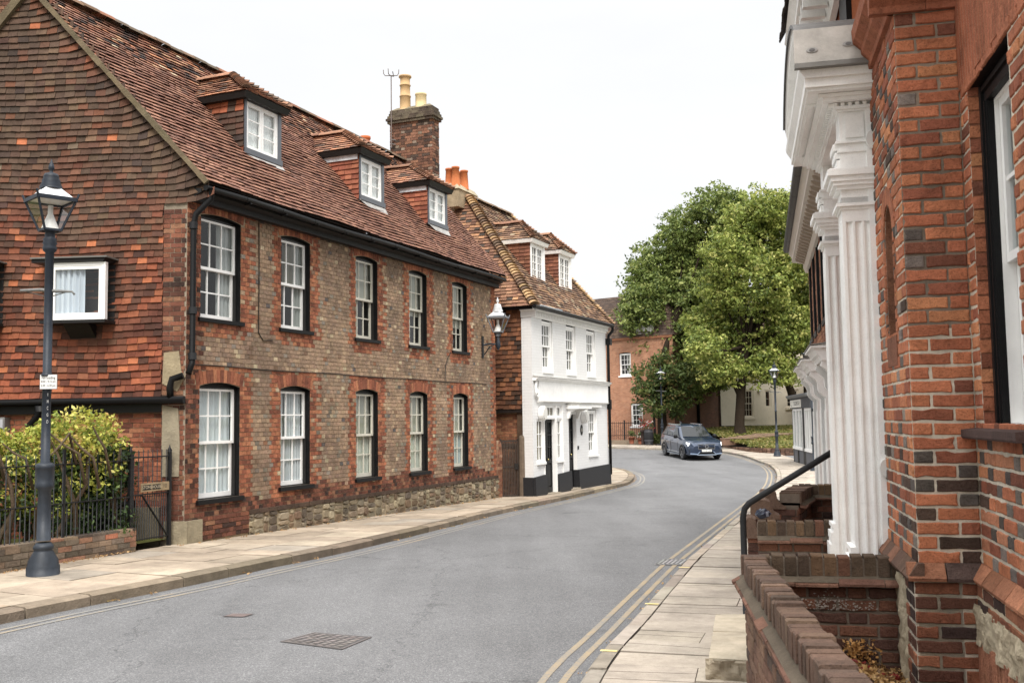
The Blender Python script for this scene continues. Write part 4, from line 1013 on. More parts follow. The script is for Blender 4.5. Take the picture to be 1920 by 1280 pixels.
# passage floor and low rendered kerb behind the gate
gs = MB(); P = [A.pt(-7.5, .05, -.2), A.pt(-.2, .05, -.2), G.pt(-.2, .05, -.1), G.pt(-5.2, .05, -.1)]
gs.face(P, srgb(120, 110, 80)); struct(gs.build('garden_ground', M['turf']))
cb = MB(); cb.fbox(G, -1.6, -.4, -.1, .5, -.1, -.03, srgb(134, 124, 104)); tag(cb.build('rendered_plinth', M['stone'], None, G.pt(-1, 0, 0)), 'grey cement plinth along the wall behind the gate', 'plinth')
hp = MB(); hp.tube([G.pt(-1.9, .52, .04), G.pt(-.75, .56, .04)], .045, BLACK, 10); hp.tube([G.pt(-.78, .56, .04), G.pt(-.74, .56, .04)], .055, BLACK, 10)
tag(hp.build('waste_pipe', M['black'], None, G.pt(-1.3, .5, .04)), 'black waste pipe running low behind the gate', 'pipe')
# leaves --------------------------------------------------------
NR = np.random.default_rng(11)
def leafcloud(mb, centres, n, rad, size, cols, up=.35, mi=0, flat=.6, cvar=.18):
    """n leaves about each centre: small tilted diamonds with their own colour"""
    Cn = np.repeat(np.array(centres, float), n, axis=0); T = len(Cn)
    d = NR.normal(size=(T, 3)); d /= np.linalg.norm(d, axis=1)[:, None]+1e-9
    R = np.repeat(np.broadcast_to(np.array(rad, float), (len(centres),)), n)
    P = Cn+d*(R*NR.uniform(.25, 1, T)**.6)[:, None]*np.array([1, 1, flat+.25])
    nv = NR.normal(size=(T, 3))+d*.7; nv[:, 2] += up; nv /= np.linalg.norm(nv, axis=1)[:, None]
    t = np.cross(nv, NR.normal(size=(T, 3))); t /= np.linalg.norm(t, axis=1)[:, None]+1e-9
    b = np.cross(nv, t); L = NR.uniform(size[0], size[1], T)[:, None]; W = L*NR.uniform(.5, .75, T)[:, None]
    dr = nv*L*.12
    Q = np.stack([P-t*L*.55, P+b*W*.5-dr, P+t*L*.55-dr*.4, P-b*W*.5-dr], axis=1)
    ci = np.repeat(NR.choice(len(cols), len(centres), p=np.array([c[0] for c in cols])/sum(c[0] for c in cols)), n)
    own = NR.random(T) < .45; ci[own] = NR.choice(len(cols), own.sum(), p=np.array([c[0] for c in cols])/sum(c[0] for c in cols))
    C = np.array([c[1] for c in cols])[ci]*(1+NR.uniform(-cvar, cvar, T))[:, None]
    mb.arrquads(Q, np.clip(C, .004, .9), mi)
YG = [(3, srgb(200, 198, 96)), (3, srgb(170, 176, 80)), (2, srgb(134, 148, 66)), (1.4, srgb(216, 206, 120)), (.8, srgb(198, 168, 100)), (1.0, srgb(98, 116, 52))]
DG = [(3, srgb(58, 76, 42)), (3, srgb(44, 60, 36)), (2, srgb(76, 96, 50)), (.8, srgb(104, 122, 62))]
hx, hy = -6.35, 13.8
HG = thing('hedge', 'yellow green hedge with bare pruned branches behind the railings', 'hedge', (hx, hy, .05))
h = MB(); cs = []
for _ in range(150):
    x = NR.uniform(-8.3, -5.5); top = 1.72+.13*math.sin(x*3)-.1*abs(x+6.2)*.3
    y = 13.15+(x+8)*.12+NR.uniform(0, 1.25); z = top-abs(NR.normal())*.28
    if NR.random() < .3: z = NR.uniform(.5, 1.4)
    cs.append((x, y, z))
leafcloud(h, cs, 80, .2, (.035, .08), YG, up=.5)
cs = [(NR.uniform(-8.3, -5.6), 13.4+NR.uniform(0, 1.2), NR.uniform(.3, 1.3)) for _ in range(120)]
leafcloud(h, cs, 60, .22, (.035, .08), DG+[(1, srgb(110, 118, 56))], up=.3)
h.build('foliage', M['leaf'], HG)
st = MB(); BR = srgb(108, 94, 78)
for _ in range(16):
    x = NR.uniform(-8, -5.4); y = 13.3+NR.uniform(0, 1.0); p = [(x, y, .05)]; r = [.04]
    for k in range(5): x += NR.uniform(-.18, .18); y += NR.uniform(-.12, .12); p.append((x, y, .35+k*.32+NR.uniform(-.05, .05))); r.append(.035-.005*k)
    st.tube(p, r, vary(srgb(90, 76, 62), .2), 7)
for (x, y, z, x2, z2) in ((-5.95, 13.05, 1.62, -5.62, 1.36), (-5.72, 13.1, 1.6, -5.45, 1.3), (-5.9, 13.0, 1.35, -5.72, 1.62), (-6.5, 12.95, 1.5, -6.25, 1.3), (-5.5, 13.3, 1.7, -5.38, 1.42), (-6.9, 12.9, 1.75, -6.6, 1.42)):
    st.tube([(x, y, z), ((x+x2)/2+.03, y-.02, (z+z2)/2-.02), (x2, y+.1, z2), (x2+.03, y+.25, z2-.4)], [.011, .014, .018, .02], BR, 7)
st.build('branch', M['bark'], HG)
IV = thing('ivy_bush', 'dark green ivy mound climbing the end of the hedge', 'ivy', (-5.4, 14.0, .05))
h = MB(); cs = []
for _ in range(170):
    t = NR.uniform(0, 1); x = -6.1+.62*t+NR.normal()*.07; z = NR.uniform(.2, 1.5-.25*abs(t-.5)); y = 13.98+NR.uniform(-.3, .35)+.2*t
    cs.append((x, y, z))
leafcloud(h, cs, 42, .17, (.045, .085), DG, up=.15); leafcloud(h, [(x, y-.1, z+.1) for x, y, z in cs if z > .95], 16, .14, (.05, .08), YG, up=.4)
h.build('foliage', M['ivy'], IV)
m = MB(); m.tube([(-5.45, 14.1, 0), (-5.5, 14.0, .7), (-5.4, 14.0, 1.4)], [.06, .045, .02], srgb(84, 72, 58), 8); m.build('stem', M['bark'], IV)
g = MB(); cs = [(*A.pt(NR.uniform(-4.2, -1.2), 0, -.25-NR.uniform(0, .8))[:2], .08) for _ in range(120)]
leafcloud(g, cs, 26, .14, (.05, .11), [(2, srgb(128, 140, 66)), (2, srgb(98, 118, 52)), (1, srgb(154, 150, 88))], up=-.2, flat=.2); struct(g.build('grass', M['leaf']), 'stuff')
# dry leaves and weeds along the wall foot
lt = MB(); cs = []
for s in np.arange(-4.6, -1.0, .12): cs.append(A.pt(s, .015, .06+NR.uniform(0, .05)))
for s in np.arange(-.2, 11.4, .35): cs.append(A.pt(s, gz(s)+.015, .1+NR.uniform(0, .06)))
for line, sd in ((LKs, 1), (RKs, -1)):
    for q in offs(line, sd*.05):
        if 4 < q[1] < 48 and NR.random() < .55: cs.append((q[0], q[1], zg(q[1])+RD+.02))
leafcloud(lt, cs, 9, .07, (.015, .04), [(3, srgb(186, 152, 108)), (2, srgb(160, 124, 84)), (1, srgb(130, 112, 70))], up=1, flat=-.1); struct(lt.build('fallen_leaves', M['leaf']), 'stuff')

# ================================================================ street lamps
PAINT = srgb(35, 42, 52); PAINT2 = srgb(44, 50, 58)
def lantern(par, z0, k, frame_c, roof_c, lit=False, rot=pi/4, tilt=0):
    """four-sided tapering lantern on a spigot, base at z0; k scales it; built about the local origin"""
    def ring(r, z): return [(r*math.cos(rot+pi/2*i), r*math.sin(rot+pi/2*i), z) for i in range(4)]
    b, t = ring(.135*k, z0), ring(.31*k, z0+.36*k)
    f = MB()
    f.lathe([(.05*k, z0-.1*k), (.06*k, z0-.06*k), (.05*k, z0-.02*k), (.1*k, z0)], 0, 0, 0, frame_c, 12)
    for i in range(4):
        f.bar(b[i], t[i], .022*k, .022*k, frame_c); f.bar(b[i], b[(i+1) % 4], .026*k, .026*k, frame_c); f.bar(t[i], t[(i+1) % 4], .03*k, .045*k, frame_c)
        f.bar(t[i], (t[i][0]*1.1, t[i][1]*1.1, t[i][2]+.07*k), .02*k, .02*k, frame_c)
    lf = f.build('lantern_frame', M['iron'], par)
    g = MB()
    for i in range(4): g.face([b[i], b[(i+1) % 4], t[(i+1) % 4], t[i]], WHITE)
    g.build('pane', M['lampglass'], lf)
    r = MB(); u = ring(.1*k, z0+.52*k)
    for i in range(4): r.face([t[i], t[(i+1) % 4], u[(i+1) % 4], u[i]], roof_c)
    r.face(t, srgb(214, 212, 206), 1)
    r.lathe([(.125*k, z0+.5*k), (.13*k, z0+.52*k), (.1*k, z0+.58*k), (.105*k, z0+.6*k), (.085*k, z0+.63*k), (.09*k, z0+.645*k), (.075*k, z0+.68*k), (.02*k, z0+.7*k), (.018*k, z0+.72*k), (.036*k, z0+.745*k), (.032*k, z0+.775*k), (.012*k, z0+.83*k), (.004*k, z0+.86*k)], 0, 0, 0, frame_c if roof_c[0] > .5 and not lit else roof_c, 16)
    r.build('lantern_roof', [M['iron'], M['paint']], lf)
    w = MB(); w.lathe([(.1*k, z0+.01*k), (.09*k, z0+.05*k), (.03*k, z0+.2*k), (.03*k, z0+.3*k)], 0, 0, 0, srgb(232, 232, 228), 10); w.build('reflector', M['paint'], lf)
def shift(o, loc):
    o.location = loc
c = .00628
def column(par):
    m = MB(); P = lambda px, y: (px*c, (1077-y)*c)
    m.lathe([P(29, 1077), P(29, 1062), P(27, 1058), P(26, 1050), P(17, 1034), P(16, 1031), P(18, 1029), P(17.5, 1024), P(13, 1018)], 0, 0, 0, PAINT2, 24, flute=.025)
    b = m.build('base', M['iron'], par)
    m = MB(); m.lathe([P(12.6, 1014), P(11.4, 922), P(15.5, 918), P(16.5, 913), P(15.5, 908), P(14.6, 904), P(15.4, 884), P(17, 882), P(17, 875), P(9.5, 871)], 0, 0, 0, PAINT2, 24, flute=.02); m.build('pedestal', M['iron'], par)
    m = MB(); m.lathe([P(8.4, 872), P(7.7, 712), P(11.5, 711), P(11.5, 708), P(7.8, 706), P(7.8, 478), P(12, 474), P(13, 469), P(11, 464), P(13, 460), P(11, 456), P(12.5, 453), P(9, 448), P(8, 440), P(9, 437)], 0, 0, 0, PAINT, 20); m.build('post', M['iron'], par)
    m = MB(); z = (1077-548)*c
    m.tube([(-.36, .05, z+.0), (-.1, 0, z), (.1, 0, z-.02), (.3, -.06, z-.035), (.33, -.06, z-.07)], [.016, .02, .02, .013, .013], srgb(116, 116, 114), 8)
    m.tube([(-.3, .04, z-.01), (0, 0, z-.09)], .006, srgb(110, 108, 104), 6); m.tube([(.26, -.05, z-.03), (0, 0, z-.09)], .006, srgb(110, 108, 104), 6); m.build('ladder_bar', M['iron'], par)
LP = thing('street_lamp', 'tall dark blue cast iron lamp post standing by the hedge railings', 'street lamp', (0, 0, 0), 'cast iron street lamps')
column(LP); lantern(LP, (1077-437)*c+.01, 1.0, PAINT, srgb(226, 228, 230), rot=pi/4+.42+.35)
LP.location = (-5.47, 11.9, 0)
lab = ['cast iron lamp post at the bend, beside the barrel of flowers', 'cast iron lamp post in front of the low brick bank wall', 'cast iron lamp post close beside the shopfront, half hidden']
for (x, y, z, l) in ((9.25, 63.2, .09, lab[0]), (13.6, 52.6, -.33, lab[1]), (11.3, 38.3, -.34, lab[2])):
    q = copy_tree(LP); q.location = (x, y, z); q['label'] = l; q.rotation_euler = (0, 0, rnd.uniform(-.5, .5))
# plate on the near lamp
sg = MB(); Z = lambda y: (1077-y)*c
Y0 = 11.9-.056; X0 = -5.47+.045
SF = Fr((X0, Y0), 92, 1)
sg.fbox(SF, -.1, .098, Z(735), Z(709), -.004, .004, srgb(214, 214, 212)); sg.fbox(SF, -.104, .102, Z(735)-.004, Z(709)+.004, -.006, .0, srgb(120, 120, 120))
for t, y, sz in (('No loading', 714.5, .046), ('8.00 - 9.15 am', 721.5, .037), ('5.00 - 6.30 pm', 729, .037)): text(sg, t, SF.pt(-.001, Z(y), .005), SF.d+(0,), (0, 0, 1), sz, (.03, .03, .03), 1, squash=.8)
tag(sg.build('parking_sign', [M['plastic'], M['ink']], None, SF.pt(0, Z(722), 0)), 'small white no loading plate on the near lamp post', 'sign')
st = MB()
for i, ch in enumerate('1HCGO'):
    a = math.radians(-52); r = .052; zz = Z(746+i*12.5)
    text(st, ch, (-5.47+r*math.cos(a), 11.9+r*math.sin(a), zz), (-math.sin(a), math.cos(a), 0), (0, 0, 1), .055, srgb(206, 206, 204), 0, lift=.002, squash=.5)
tag(st.build('sticker_letters', M['ink'], None, (-5.42, 11.83, Z(770))), 'column of faded white letters stuck down the near lamp post', 'lettering')
# wall lantern on its bracket
wl_x, wl_y, _ = A.pt(10.68, 0, .44)
WL = thing('wall_lamp', 'pale topped lantern on a black iron bracket at the brick house corner', 'wall lamp', (wl_x, wl_y, 3.5))
b = MB()
b.fbox(A, 10.64, 10.72, 3.24, 3.78, .0, .04, IRON); b.tube([A.pt(10.68, 3.56, .04), A.pt(10.68, 3.58, .22), A.pt(10.68, 3.56, .44)], .022, PAINT, 8); b.tube([A.pt(10.68, 3.3, .04), A.pt(10.68, 3.36, .1), A.pt(10.68, 3.52, .22), A.pt(10.68, 3.54, .32)], .014, IRON, 6)
b.lathe([(.01, 3.42), (.04, 3.46), (.06, 3.53), (.05, 3.62), (.035, 3.66), (.03, 3.84)], wl_x, wl_y, 0, PAINT, 12)
for a in range(4): b.tube([(wl_x, wl_y, 3.68), (wl_x+.06*math.cos(a*pi/2+.4), wl_y+.06*math.sin(a*pi/2+.4), 3.74), (wl_x+.1*math.cos(a*pi/2+.4), wl_y+.1*math.sin(a*pi/2+.4), 3.86)], .009, IRON, 5)
b.build('bracket', M['iron'], WL)
tmp = thing('t', '', '', (0, 0, 0))
lantern(tmp, 3.86, 1.0, srgb(120, 124, 130), srgb(214, 216, 218), lit=True, rot=.55)
for ch in list(tmp.children):
    ch.parent = WL
    ch.location = (0, 0, -3.5)
bpy.data.objects.remove(tmp)
# ================================================================ white house
W = Fr((.5, 26.073), 23.85, 1); Wd = 6.0
WH = thing('white_house', 'white painted corner house with a tiled roof and two tall dormers', 'house', (.5, 26.073, 0))
WP = W.pt
wz = lambda s: zg(26.07+.915*s)
opsW = [dict(s0=a, s1=b, z0=2.95, z1=4.38, reveal=.09) for a, b in ((.72, 1.5), (2.52, 3.3), (4.22, 5.0))]
opsW += [dict(s0=.27, s1=.72, z0=.62, z1=1.72, reveal=.06), dict(s0=.76, s1=1.58, z0=-.3, z1=1.72, reveal=.14), dict(s0=1.62, s1=2.06, z0=.62, z1=1.72, reveal=.06), dict(s0=.76, s1=1.58, z0=1.77, z1=2.08, reveal=.06), dict(s0=1.62, s1=2.06, z0=1.77, z1=2.08, reveal=.06),
         dict(s0=2.6, s1=3.22, z0=-.32, z1=1.85, reveal=.16), dict(s0=4.25, s1=5.0, z0=.62, z1=2.0, reveal=.09)]
w = MB(); backing(w, W, 0, Wd, -.5, 4.62, opsW, 0, WHITE, 0, .09, WHITE, 1)
Ws = Fr(WP(0, 0, 0)[:2], 23.85-90, -1)        # left return, s runs back from the street corner
w.fquad(Ws, 0, .28, -.5, 4.62, 0, WHITE)
w.face([WP(Wd, -.5, 0), WP(Wd, -.5, -5), WP(Wd, 4.6, -5), WP(Wd, 4.6, 0)], WHITE, 0, uv=[(0, 0), (5, 0), (5, 5), (0, 5)])
w.face([WP(0, -.5, -5), WP(Wd, -.5, -5), WP(Wd, 4.6, -5), WP(0, 4.6, -5)], WHITE, 0)
w.build('wall', [M['white_brick'], M['render']], WH)
# tile-hung return wall with brick below
tw = MB(); tw.fbox(Ws, .28, 3.6, 2.02, 4.6, -.1, -.03, (.03, .025, .02))
pq = lambda a, t: vary(pick([(3, srgb(142, 84, 52)), (3, srgb(118, 70, 46)), (2, srgb(92, 60, 44)), (1.4, srgb(164, 98, 58)), (1, srgb(74, 54, 44))]), .14)
P_ = lambda s, z: Ws.pt(s, z, -.02)
tiles(tw, P_(3.6, 2.0), P_(.285, 2.0), P_(.285, 4.6), P_(3.6, 4.6), pq, .118, .165, wav=.006, lift=.036)
tw.build('tile_hanging', M['tile'], WH)
lw = MB(); brickwork(lw, Ws, .3, 3.6, -.3, 1.9, [], lambda s, z, w_: vary(pick([(3, srgb(164, 92, 52)), (2, srgb(136, 74, 46)), (1, srgb(184, 118, 70))]), .15), 'flemish', o0=-.16)
lw.fbox(Ws, .3, 3.6, -.4, 1.92, -.3, -.156, srgb(150, 124, 96), 1); lw.fbox(Ws, .3, .46, -.4, 1.92, -.15, -.05, srgb(84, 66, 52), 2); lw.fbox(Ws, .28, 3.6, 1.9, 2.04, -.2, -.0, srgb(40, 32, 28), 2); lw.fbox(Ws, .3, 1.6, 1.02, 1.1, -.15, -.1, srgb(70, 56, 46), 2)
lw.build('timber_framed_wall', [M['brick'], M['mortar'], M['wood']], WH)
# black plinth blocks
for a, b, z in ((-.02, .76, .26), (1.62, 2.62, .26), (3.2, Wd+.02, .3)):
    m = MB(); m.hexa([WP(*p) for p in ((a, -.6, -.1), (b, -.6, -.1), (b, -.6, .09), (a, -.6, .09), (a, z-.02, -.1), (b, z+.02, -.1), (b, z+.02, .07), (a, z-.02, .07))], srgb(40, 40, 42))
    if a < 0: m.fbox(Ws, -.0, .29, -.6, z-.02, -.05, .05, srgb(40, 40, 42))
    m.build('plinth', M['black'], WH)
RM = [(0, .4, 0, 1, srgb(128, 120, 108), 3, .02), (.7, 1, 0, 1, srgb(136, 128, 116), 3, .02)]
for o in opsW[:3]:
    sash_window(WH, W, o['s0']+.02, o['s1']-.02, o['z0']+.05, o['z1']-.05, -.06, 3, 2, 2, RM, WHITE, WHITE, fw=.07, sill=(.0, .06, .03), sill_col=WHITE)
for o in (opsW[3], opsW[5]): casement(WH, W, o['s0']+.003, o['s1']-.003, o['z0'], o['z1'], -.02, 1, 2, 3, WHITE, WHITE, [(0, 1, 0, 1, srgb(142, 126, 102), 3, .02)], fw=.02, back=.25, st=.035)
for o in (opsW[6], opsW[7]): casement(WH, W, o['s0']+.003, o['s1']-.003, o['z0'], o['z1'], -.02, 1, 3 if o['s1']-o['s0'] > .5 else 2, 1, WHITE, WHITE, [(0, 1, 0, 1, srgb(136, 122, 100), 3, .02)], fw=.02, back=.25, st=.035)
o = opsW[9]; sash_window(WH, W, o['s0']+.02, o['s1']-.02, o['z0']+.05, o['z1']-.03, -.06, 3, 2, 2, RM, WHITE, WHITE, fw=.06, sill=(.06, .07, .05), sill_col=WHITE)
for o in (opsW[3], opsW[5]):
    m = MB(); m.fbox(W, o['s0']-.04, o['s1']+.04, o['z0']-.07, o['z0']-.005, .0, .06, WHITE); m.build('sill', M['render'], WH)
def door(par, f, a, b, z0, z1, o, leaves, col=BLACK):
    d = MB(); d.fbox(f, a, b, z0, z1, o-.05, o-.03, col); wd = (b-a)/leaves
    for i in range(leaves):
        x0 = a+wd*i; x1 = x0+wd; m = z0+(z1-z0)*.4
        for (p, q, r, s) in ((x0, x0+.07, z0, z1), (x1-.07, x1, z0, z1), (x0+.07, x1-.07, z0, z0+.14), (x0+.07, x1-.07, z1-.09, z1), (x0+.07, x1-.07, m, m+.1)): d.fbox(f, p, q, r, s, o-.03, o, col)
        d.fbox(f, x0+.1, x1-.1, z0+.18, m-.04, o-.03, o-.012, col)
        for k in (1, 2): zz = m+.1+(z1-.09-m-.1)*k/3; d.fbox(f, x0+.07, x1-.07, zz-.012, zz+.012, o-.03, o-.006, col)
        xm = (x0+x1)/2; d.fbox(f, xm-.012, xm+.012, m+.1, z1-.09, o-.03, o-.008, col)
        d.fquad(f, x0+.07, x1-.07, m+.1, z1-.09, o-.026, (.03, .03, .03), 1)
    dd = d.build('door', [M['black'], M['carglass']], par)
    h = MB(); x, y, z = f.pt((a+b)/2+.05, z0+(z1-z0)*.45, o+.02); h.lathe([(.004, -.03), (.026, -.015), (.026, .015), (.004, .03)], x, y, z, srgb(176, 160, 110), 10); h.build('handle', M['chrome'], dd)
door(WH, W, .77, 1.57, wz(1)+.02, 1.72, -.1, 2); door(WH, W, 2.62, 3.2, wz(3)+.06, 1.84, -.1, 1)
m = MB(); m.fbox(W, .7, 1.64, -.5, wz(1)+.02, -.2, .12, srgb(150, 140, 124)); m.fbox(W, 2.5, 3.24, -.5, wz(3)+.05, -.3, .1, srgb(160, 150, 134)); m.build('doorstep', M['stone'], WH)
for a, b, z in ((.735, .755, 2.1), (1.585, 1.615, 2.1), (2.07, 2.1, 2.1)):
    m = MB(); m.fbox(W, a, b, wz(1), z, -.02, .03, WHITE); m.build('pilaster_strip', M['render'], WH)
# blank fascia over the shopfront with a lead-topped cornice and scroll bracket
m = MB(); m.fbox(W, .3, 5.92, 2.2, 2.72, 0, .07, WHITE); m.extr(W, [(0, 2.72), (.09, 2.72), (.11, 2.76), (.16, 2.79), (.16, 2.81), (0, 2.81)], .05, 6.02, WHITE); m.extr(W, [(0, 2.16), (.05, 2.16), (.1, 2.2), (.0, 2.22)], .28, 5.94, WHITE); fa = m.build('fascia', M['render'], WH)
m = MB(); m.extr(W, [(0, 2.815), (.17, 2.812), (.175, 2.82), (0, 2.86)], .04, 6.04, srgb(170, 168, 162)); m.build('lead_flashing', M['lead'], fa)
m = MB()
for i in range(12):
    t = i/11*2.2*pi; r = .1*(1-i/14)
    x, y, z = WP(.2, 2.36, .05); m.tube([WP(.2+r*math.cos(t), 2.33+r*math.sin(t), .05), WP(.2+r*math.cos(t+.6), 2.33+r*math.sin(t+.6), .05)], .03, WHITE, 6)
m.tube([WP(.22, 2.42, .04), WP(.14, 2.55, .04), WP(.16, 2.7, .05)], [.05, .035, .04], WHITE, 8); m.build('scroll_bracket', M['render'], fa)
# flat hood over the second door
m = MB(); m.fbox(W, 2.42, 3.5, 2.0, 2.12, 0, .38, WHITE); m.extr(W, [(0, 2.0), (0, 1.72), (.06, 1.74), (.12, 1.92), (.34, 2.0)], 3.22, 3.34, WHITE); m.extr(W, [(0, 2.0), (0, 1.72), (.06, 1.74), (.12, 1.92), (.34, 2.0)], 2.48, 2.58, WHITE); m.fbox(W, 3.5, 5.2, 2.06, 2.14, 0, .1, WHITE); hd = m.build('door_hood', M['render'], WH)
m = MB(); m.fbox(W, 2.4, 3.52, 2.123, 2.15, 0, .4, srgb(168, 166, 160)); m.fbox(W, 3.52, 5.22, 2.143, 2.16, 0, .12, srgb(176, 174, 168)); m.build('lead_flashing', M['lead'], hd)
for s, z, lb in ((.5, 1.88, 0), (3.72, 1.78, 0)):
    m = MB(); n = 16
    ring_ = [(s+.15*math.cos(2*pi*k/n), z+.19*math.sin(2*pi*k/n)) for k in range(n)]
    m.poly(W, ring_, .01, .14, WHITE); m.poly(W, [(s+(a-s)*.86, z+(b-z)*.86) for a, b in ring_], .14, .165, srgb(214, 212, 206)); m.build('alarm_box', M['plastic'], WH)
m = MB(); m.poly(W, [(3.62+.09*math.cos(2*pi*k/16), 1.4+.15*math.sin(2*pi*k/16)) for k in range(16)], .0, .02, (.015, .015, .015)); m.poly(W, [(3.62+.03*math.cos(2*pi*k/10), 1.4+.06*math.sin(2*pi*k/10)) for k in range(10)], .02, .023, srgb(190, 186, 176)); m.build('oval_plaque', M['black'], WH)
m = MB(); m.fbox(W, 3.27, 3.33, .85, .95, 0, .03, (.02, .02, .02)); m.build('bell_push', M['black'], WH)
# dentil cornice under the eaves
m = MB(); m.extr(W, [(0, 4.36), (.02, 4.36), (.03, 4.4), (.03, 4.52), (.12, 4.55), (.14, 4.6), (0, 4.62)], -.02, Wd+.04, WHITE)
x = .1
while x < Wd: m.fbox(W, x, x+.06, 4.42, 4.51, .03, .08, WHITE); x += .115
m.extr(Ws, [(0, 4.36), (.02, 4.36), (.03, 4.4), (.03, 4.52), (.12, 4.55), (.14, 4.6), (0, 4.62)], -.14, .28, WHITE)
m.build('dentil_cornice', M['render'], WH)
m = MB()
for k in range(5): m.tube([WP(-.3+6.4*k/5, 4.6, .22), WP(-.3+6.4*(k+1)/5-.01, 4.6, .22)], .055, BLACK, 10)
m.tube([Ws.pt(-.1, 4.6, .16), Ws.pt(3.4, 4.62, .16)], .055, BLACK, 10); m.tube([WP(.05, 4.655, .25), WP(1.6, 4.65, .25)], .02, srgb(196, 200, 204), 6)
m.build('gutter', M['black'], WH)
m = MB(); m.tube([WP(6.1, 4.58, .2), WP(6.1, 4.45, .2), WP(6.06, 4.3, .08), WP(6.04, 4.1, .06), WP(6.04, .0, .06)], .045, BLACK, 10); m.fbox(W, 5.96, 6.14, 4.0, 4.2, .0, .16, BLACK); m.fbox(W, 6.0, 6.1, 2.0, 2.3, .0, .12, BLACK); m.build('downpipe', M['black'], WH)
# roof: front slope, left hip and right hip
kW = 1.28
def roofw(o): return 4.62+(.17-o)*kW
rl, rr, ro = 1.5, 4.3, -2.5; zr = roofw(ro)
palW = lambda a, t: vary(pick([(3, srgb(122, 88, 68)), (3, srgb(106, 74, 58)), (2, srgb(138, 100, 74)), (1.4, srgb(84, 64, 54)), (1, srgb(152, 108, 74)), (.6, srgb(158, 136, 108))]), .14)
palL = lambda a, t: vary(pick([(3, srgb(128, 84, 62)), (2, srgb(112, 72, 56)), (2, srgb(146, 98, 70)), (1.2 if t > .35 else .3, srgb(74, 62, 56)), (1.6 if .2 < t < .75 else .3, srgb(168, 112, 72))]), .14)
r = MB(); und = (.03, .025, .022)
eL, eR, eF = -.2, Wd+.2, .17
tiles(r, WP(eL, 4.62, eF), WP(eR, 4.62, eF), WP(rr, zr, ro), WP(rl, zr, ro), palW, .1, .165, wav=.014, under=und)
tiles(r, WP(eL, 4.62, -5.2), WP(eL, 4.62, eF), WP(rl, zr, ro), WP(rl, zr, ro), palL, .1, .165, wav=.012, under=und)
tiles(r, WP(eR, 4.62, eF), WP(eR, 4.62, -5.2), WP(rr, zr, ro), WP(rr, zr, ro), palW, .1, .165, wav=.012, under=und)
r.face([WP(eL, 4.62, -5.2), WP(eR, 4.62, -5.2), WP(rr, zr, ro), WP(rl, zr, ro)], srgb(110, 74, 58)); r.face([WP(eL, 4.6, eF), WP(eR, 4.6, eF), WP(eR, 4.6, -5.2), WP(eL, 4.6, -5.2)], srgb(60, 50, 44))
rW = r.build('roof', M['rooftile'], WH)
r = MB(); bp = lambda: vary(pick([(2, srgb(162, 124, 82)), (2, srgb(132, 96, 68)), (1, srgb(104, 80, 64))]), .16)
bp2 = lambda: vary(pick([(2, srgb(110, 84, 66)), (1, srgb(84, 68, 58))]), .16)
bonnets(r, WP(eL, 4.64, eF), WP(rl, zr+.02, ro), bp, .105, .15); bonnets(r, WP(eR, 4.64, eF), WP(rr, zr+.02, ro), bp, .105, .13); ridge(r, WP(rl, zr+.02, ro), WP(rr, zr+.02, ro), .12, lambda: vary(srgb(122, 96, 74), .15), .32)
r.build('ridge_tiles', M['rooftile'], rW)
ck_w = lambda z: vary(pick([(3, srgb(150, 88, 62)), (2, srgb(132, 76, 56)), (1, srgb(164, 102, 72))]), .1)
for a, b in ((1.5, 2.38), (3.66, 4.54)):
    dormer(W, WH, a, b, 5.56, 6.58, -.6, 6.68, .56, roofw, palW, 0, WHITE, 2, 4, WHITE, False, leaves=2, over=.08, hipback=.6, cheekpal=ck_w, ecol=WHITE, frw=.05, curt=[(0, .4, 0, 1, srgb(150, 140, 122), 3, .02)])
# chimney with a rendered hump and a row of pots at the left of the ridge
m = MB(); x0, x1 = .95, 2.15
m.hexa([WP(s, z, o) for z, k in ((7.7, 0), (8.2, 0)) for s, o in ((x0, -3.1), (x1, -3.1), (x1, -2.55), (x0, -2.55))], srgb(168, 150, 124)); m.hexa([WP(s, z, o) for z, k in ((8.2, -.04), (8.34, .05)) for s, o in ((x0+k, -3.1+k), (x1-k, -3.1+k), (x1-k, -2.55-k), (x0+k, -2.55-k))], srgb(176, 164, 140)); m.hexa([WP(s, z, o) for z, k in ((8.34, .05), (8.46, .22)) for s, o in ((x0+k, -3.1+k), (x1-k, -3.1+k), (x1-k, -2.55-k), (x0+k, -2.55-k))], srgb(186, 174, 150)); cw = m.build('chimney', M['stone'], WH)
for s, o in ((1.1, -2.7), (1.2, -2.95), (1.6, -2.68), (1.72, -2.82), (1.86, -2.97)):
    m = MB(); x, y, _ = WP(s, 0, o); m.lathe([(.13, 8.3), (.1, 8.8), (.115, 8.81), (.115, 8.86), (.08, 8.86)], x, y, 0, vary(srgb(186, 108, 66), .1), 14); m.build('chimney_pot', M['pot'], cw)
m = MB(); m.lathe([(.07, 5.3), (.07, 6.0), (.1, 6.02), (.1, 6.1), (.03, 6.14)], *WP(5.25, 0, -1.3)[:2], 0, srgb(110, 112, 116), 10); m.build('flue', M['lead'], WH)
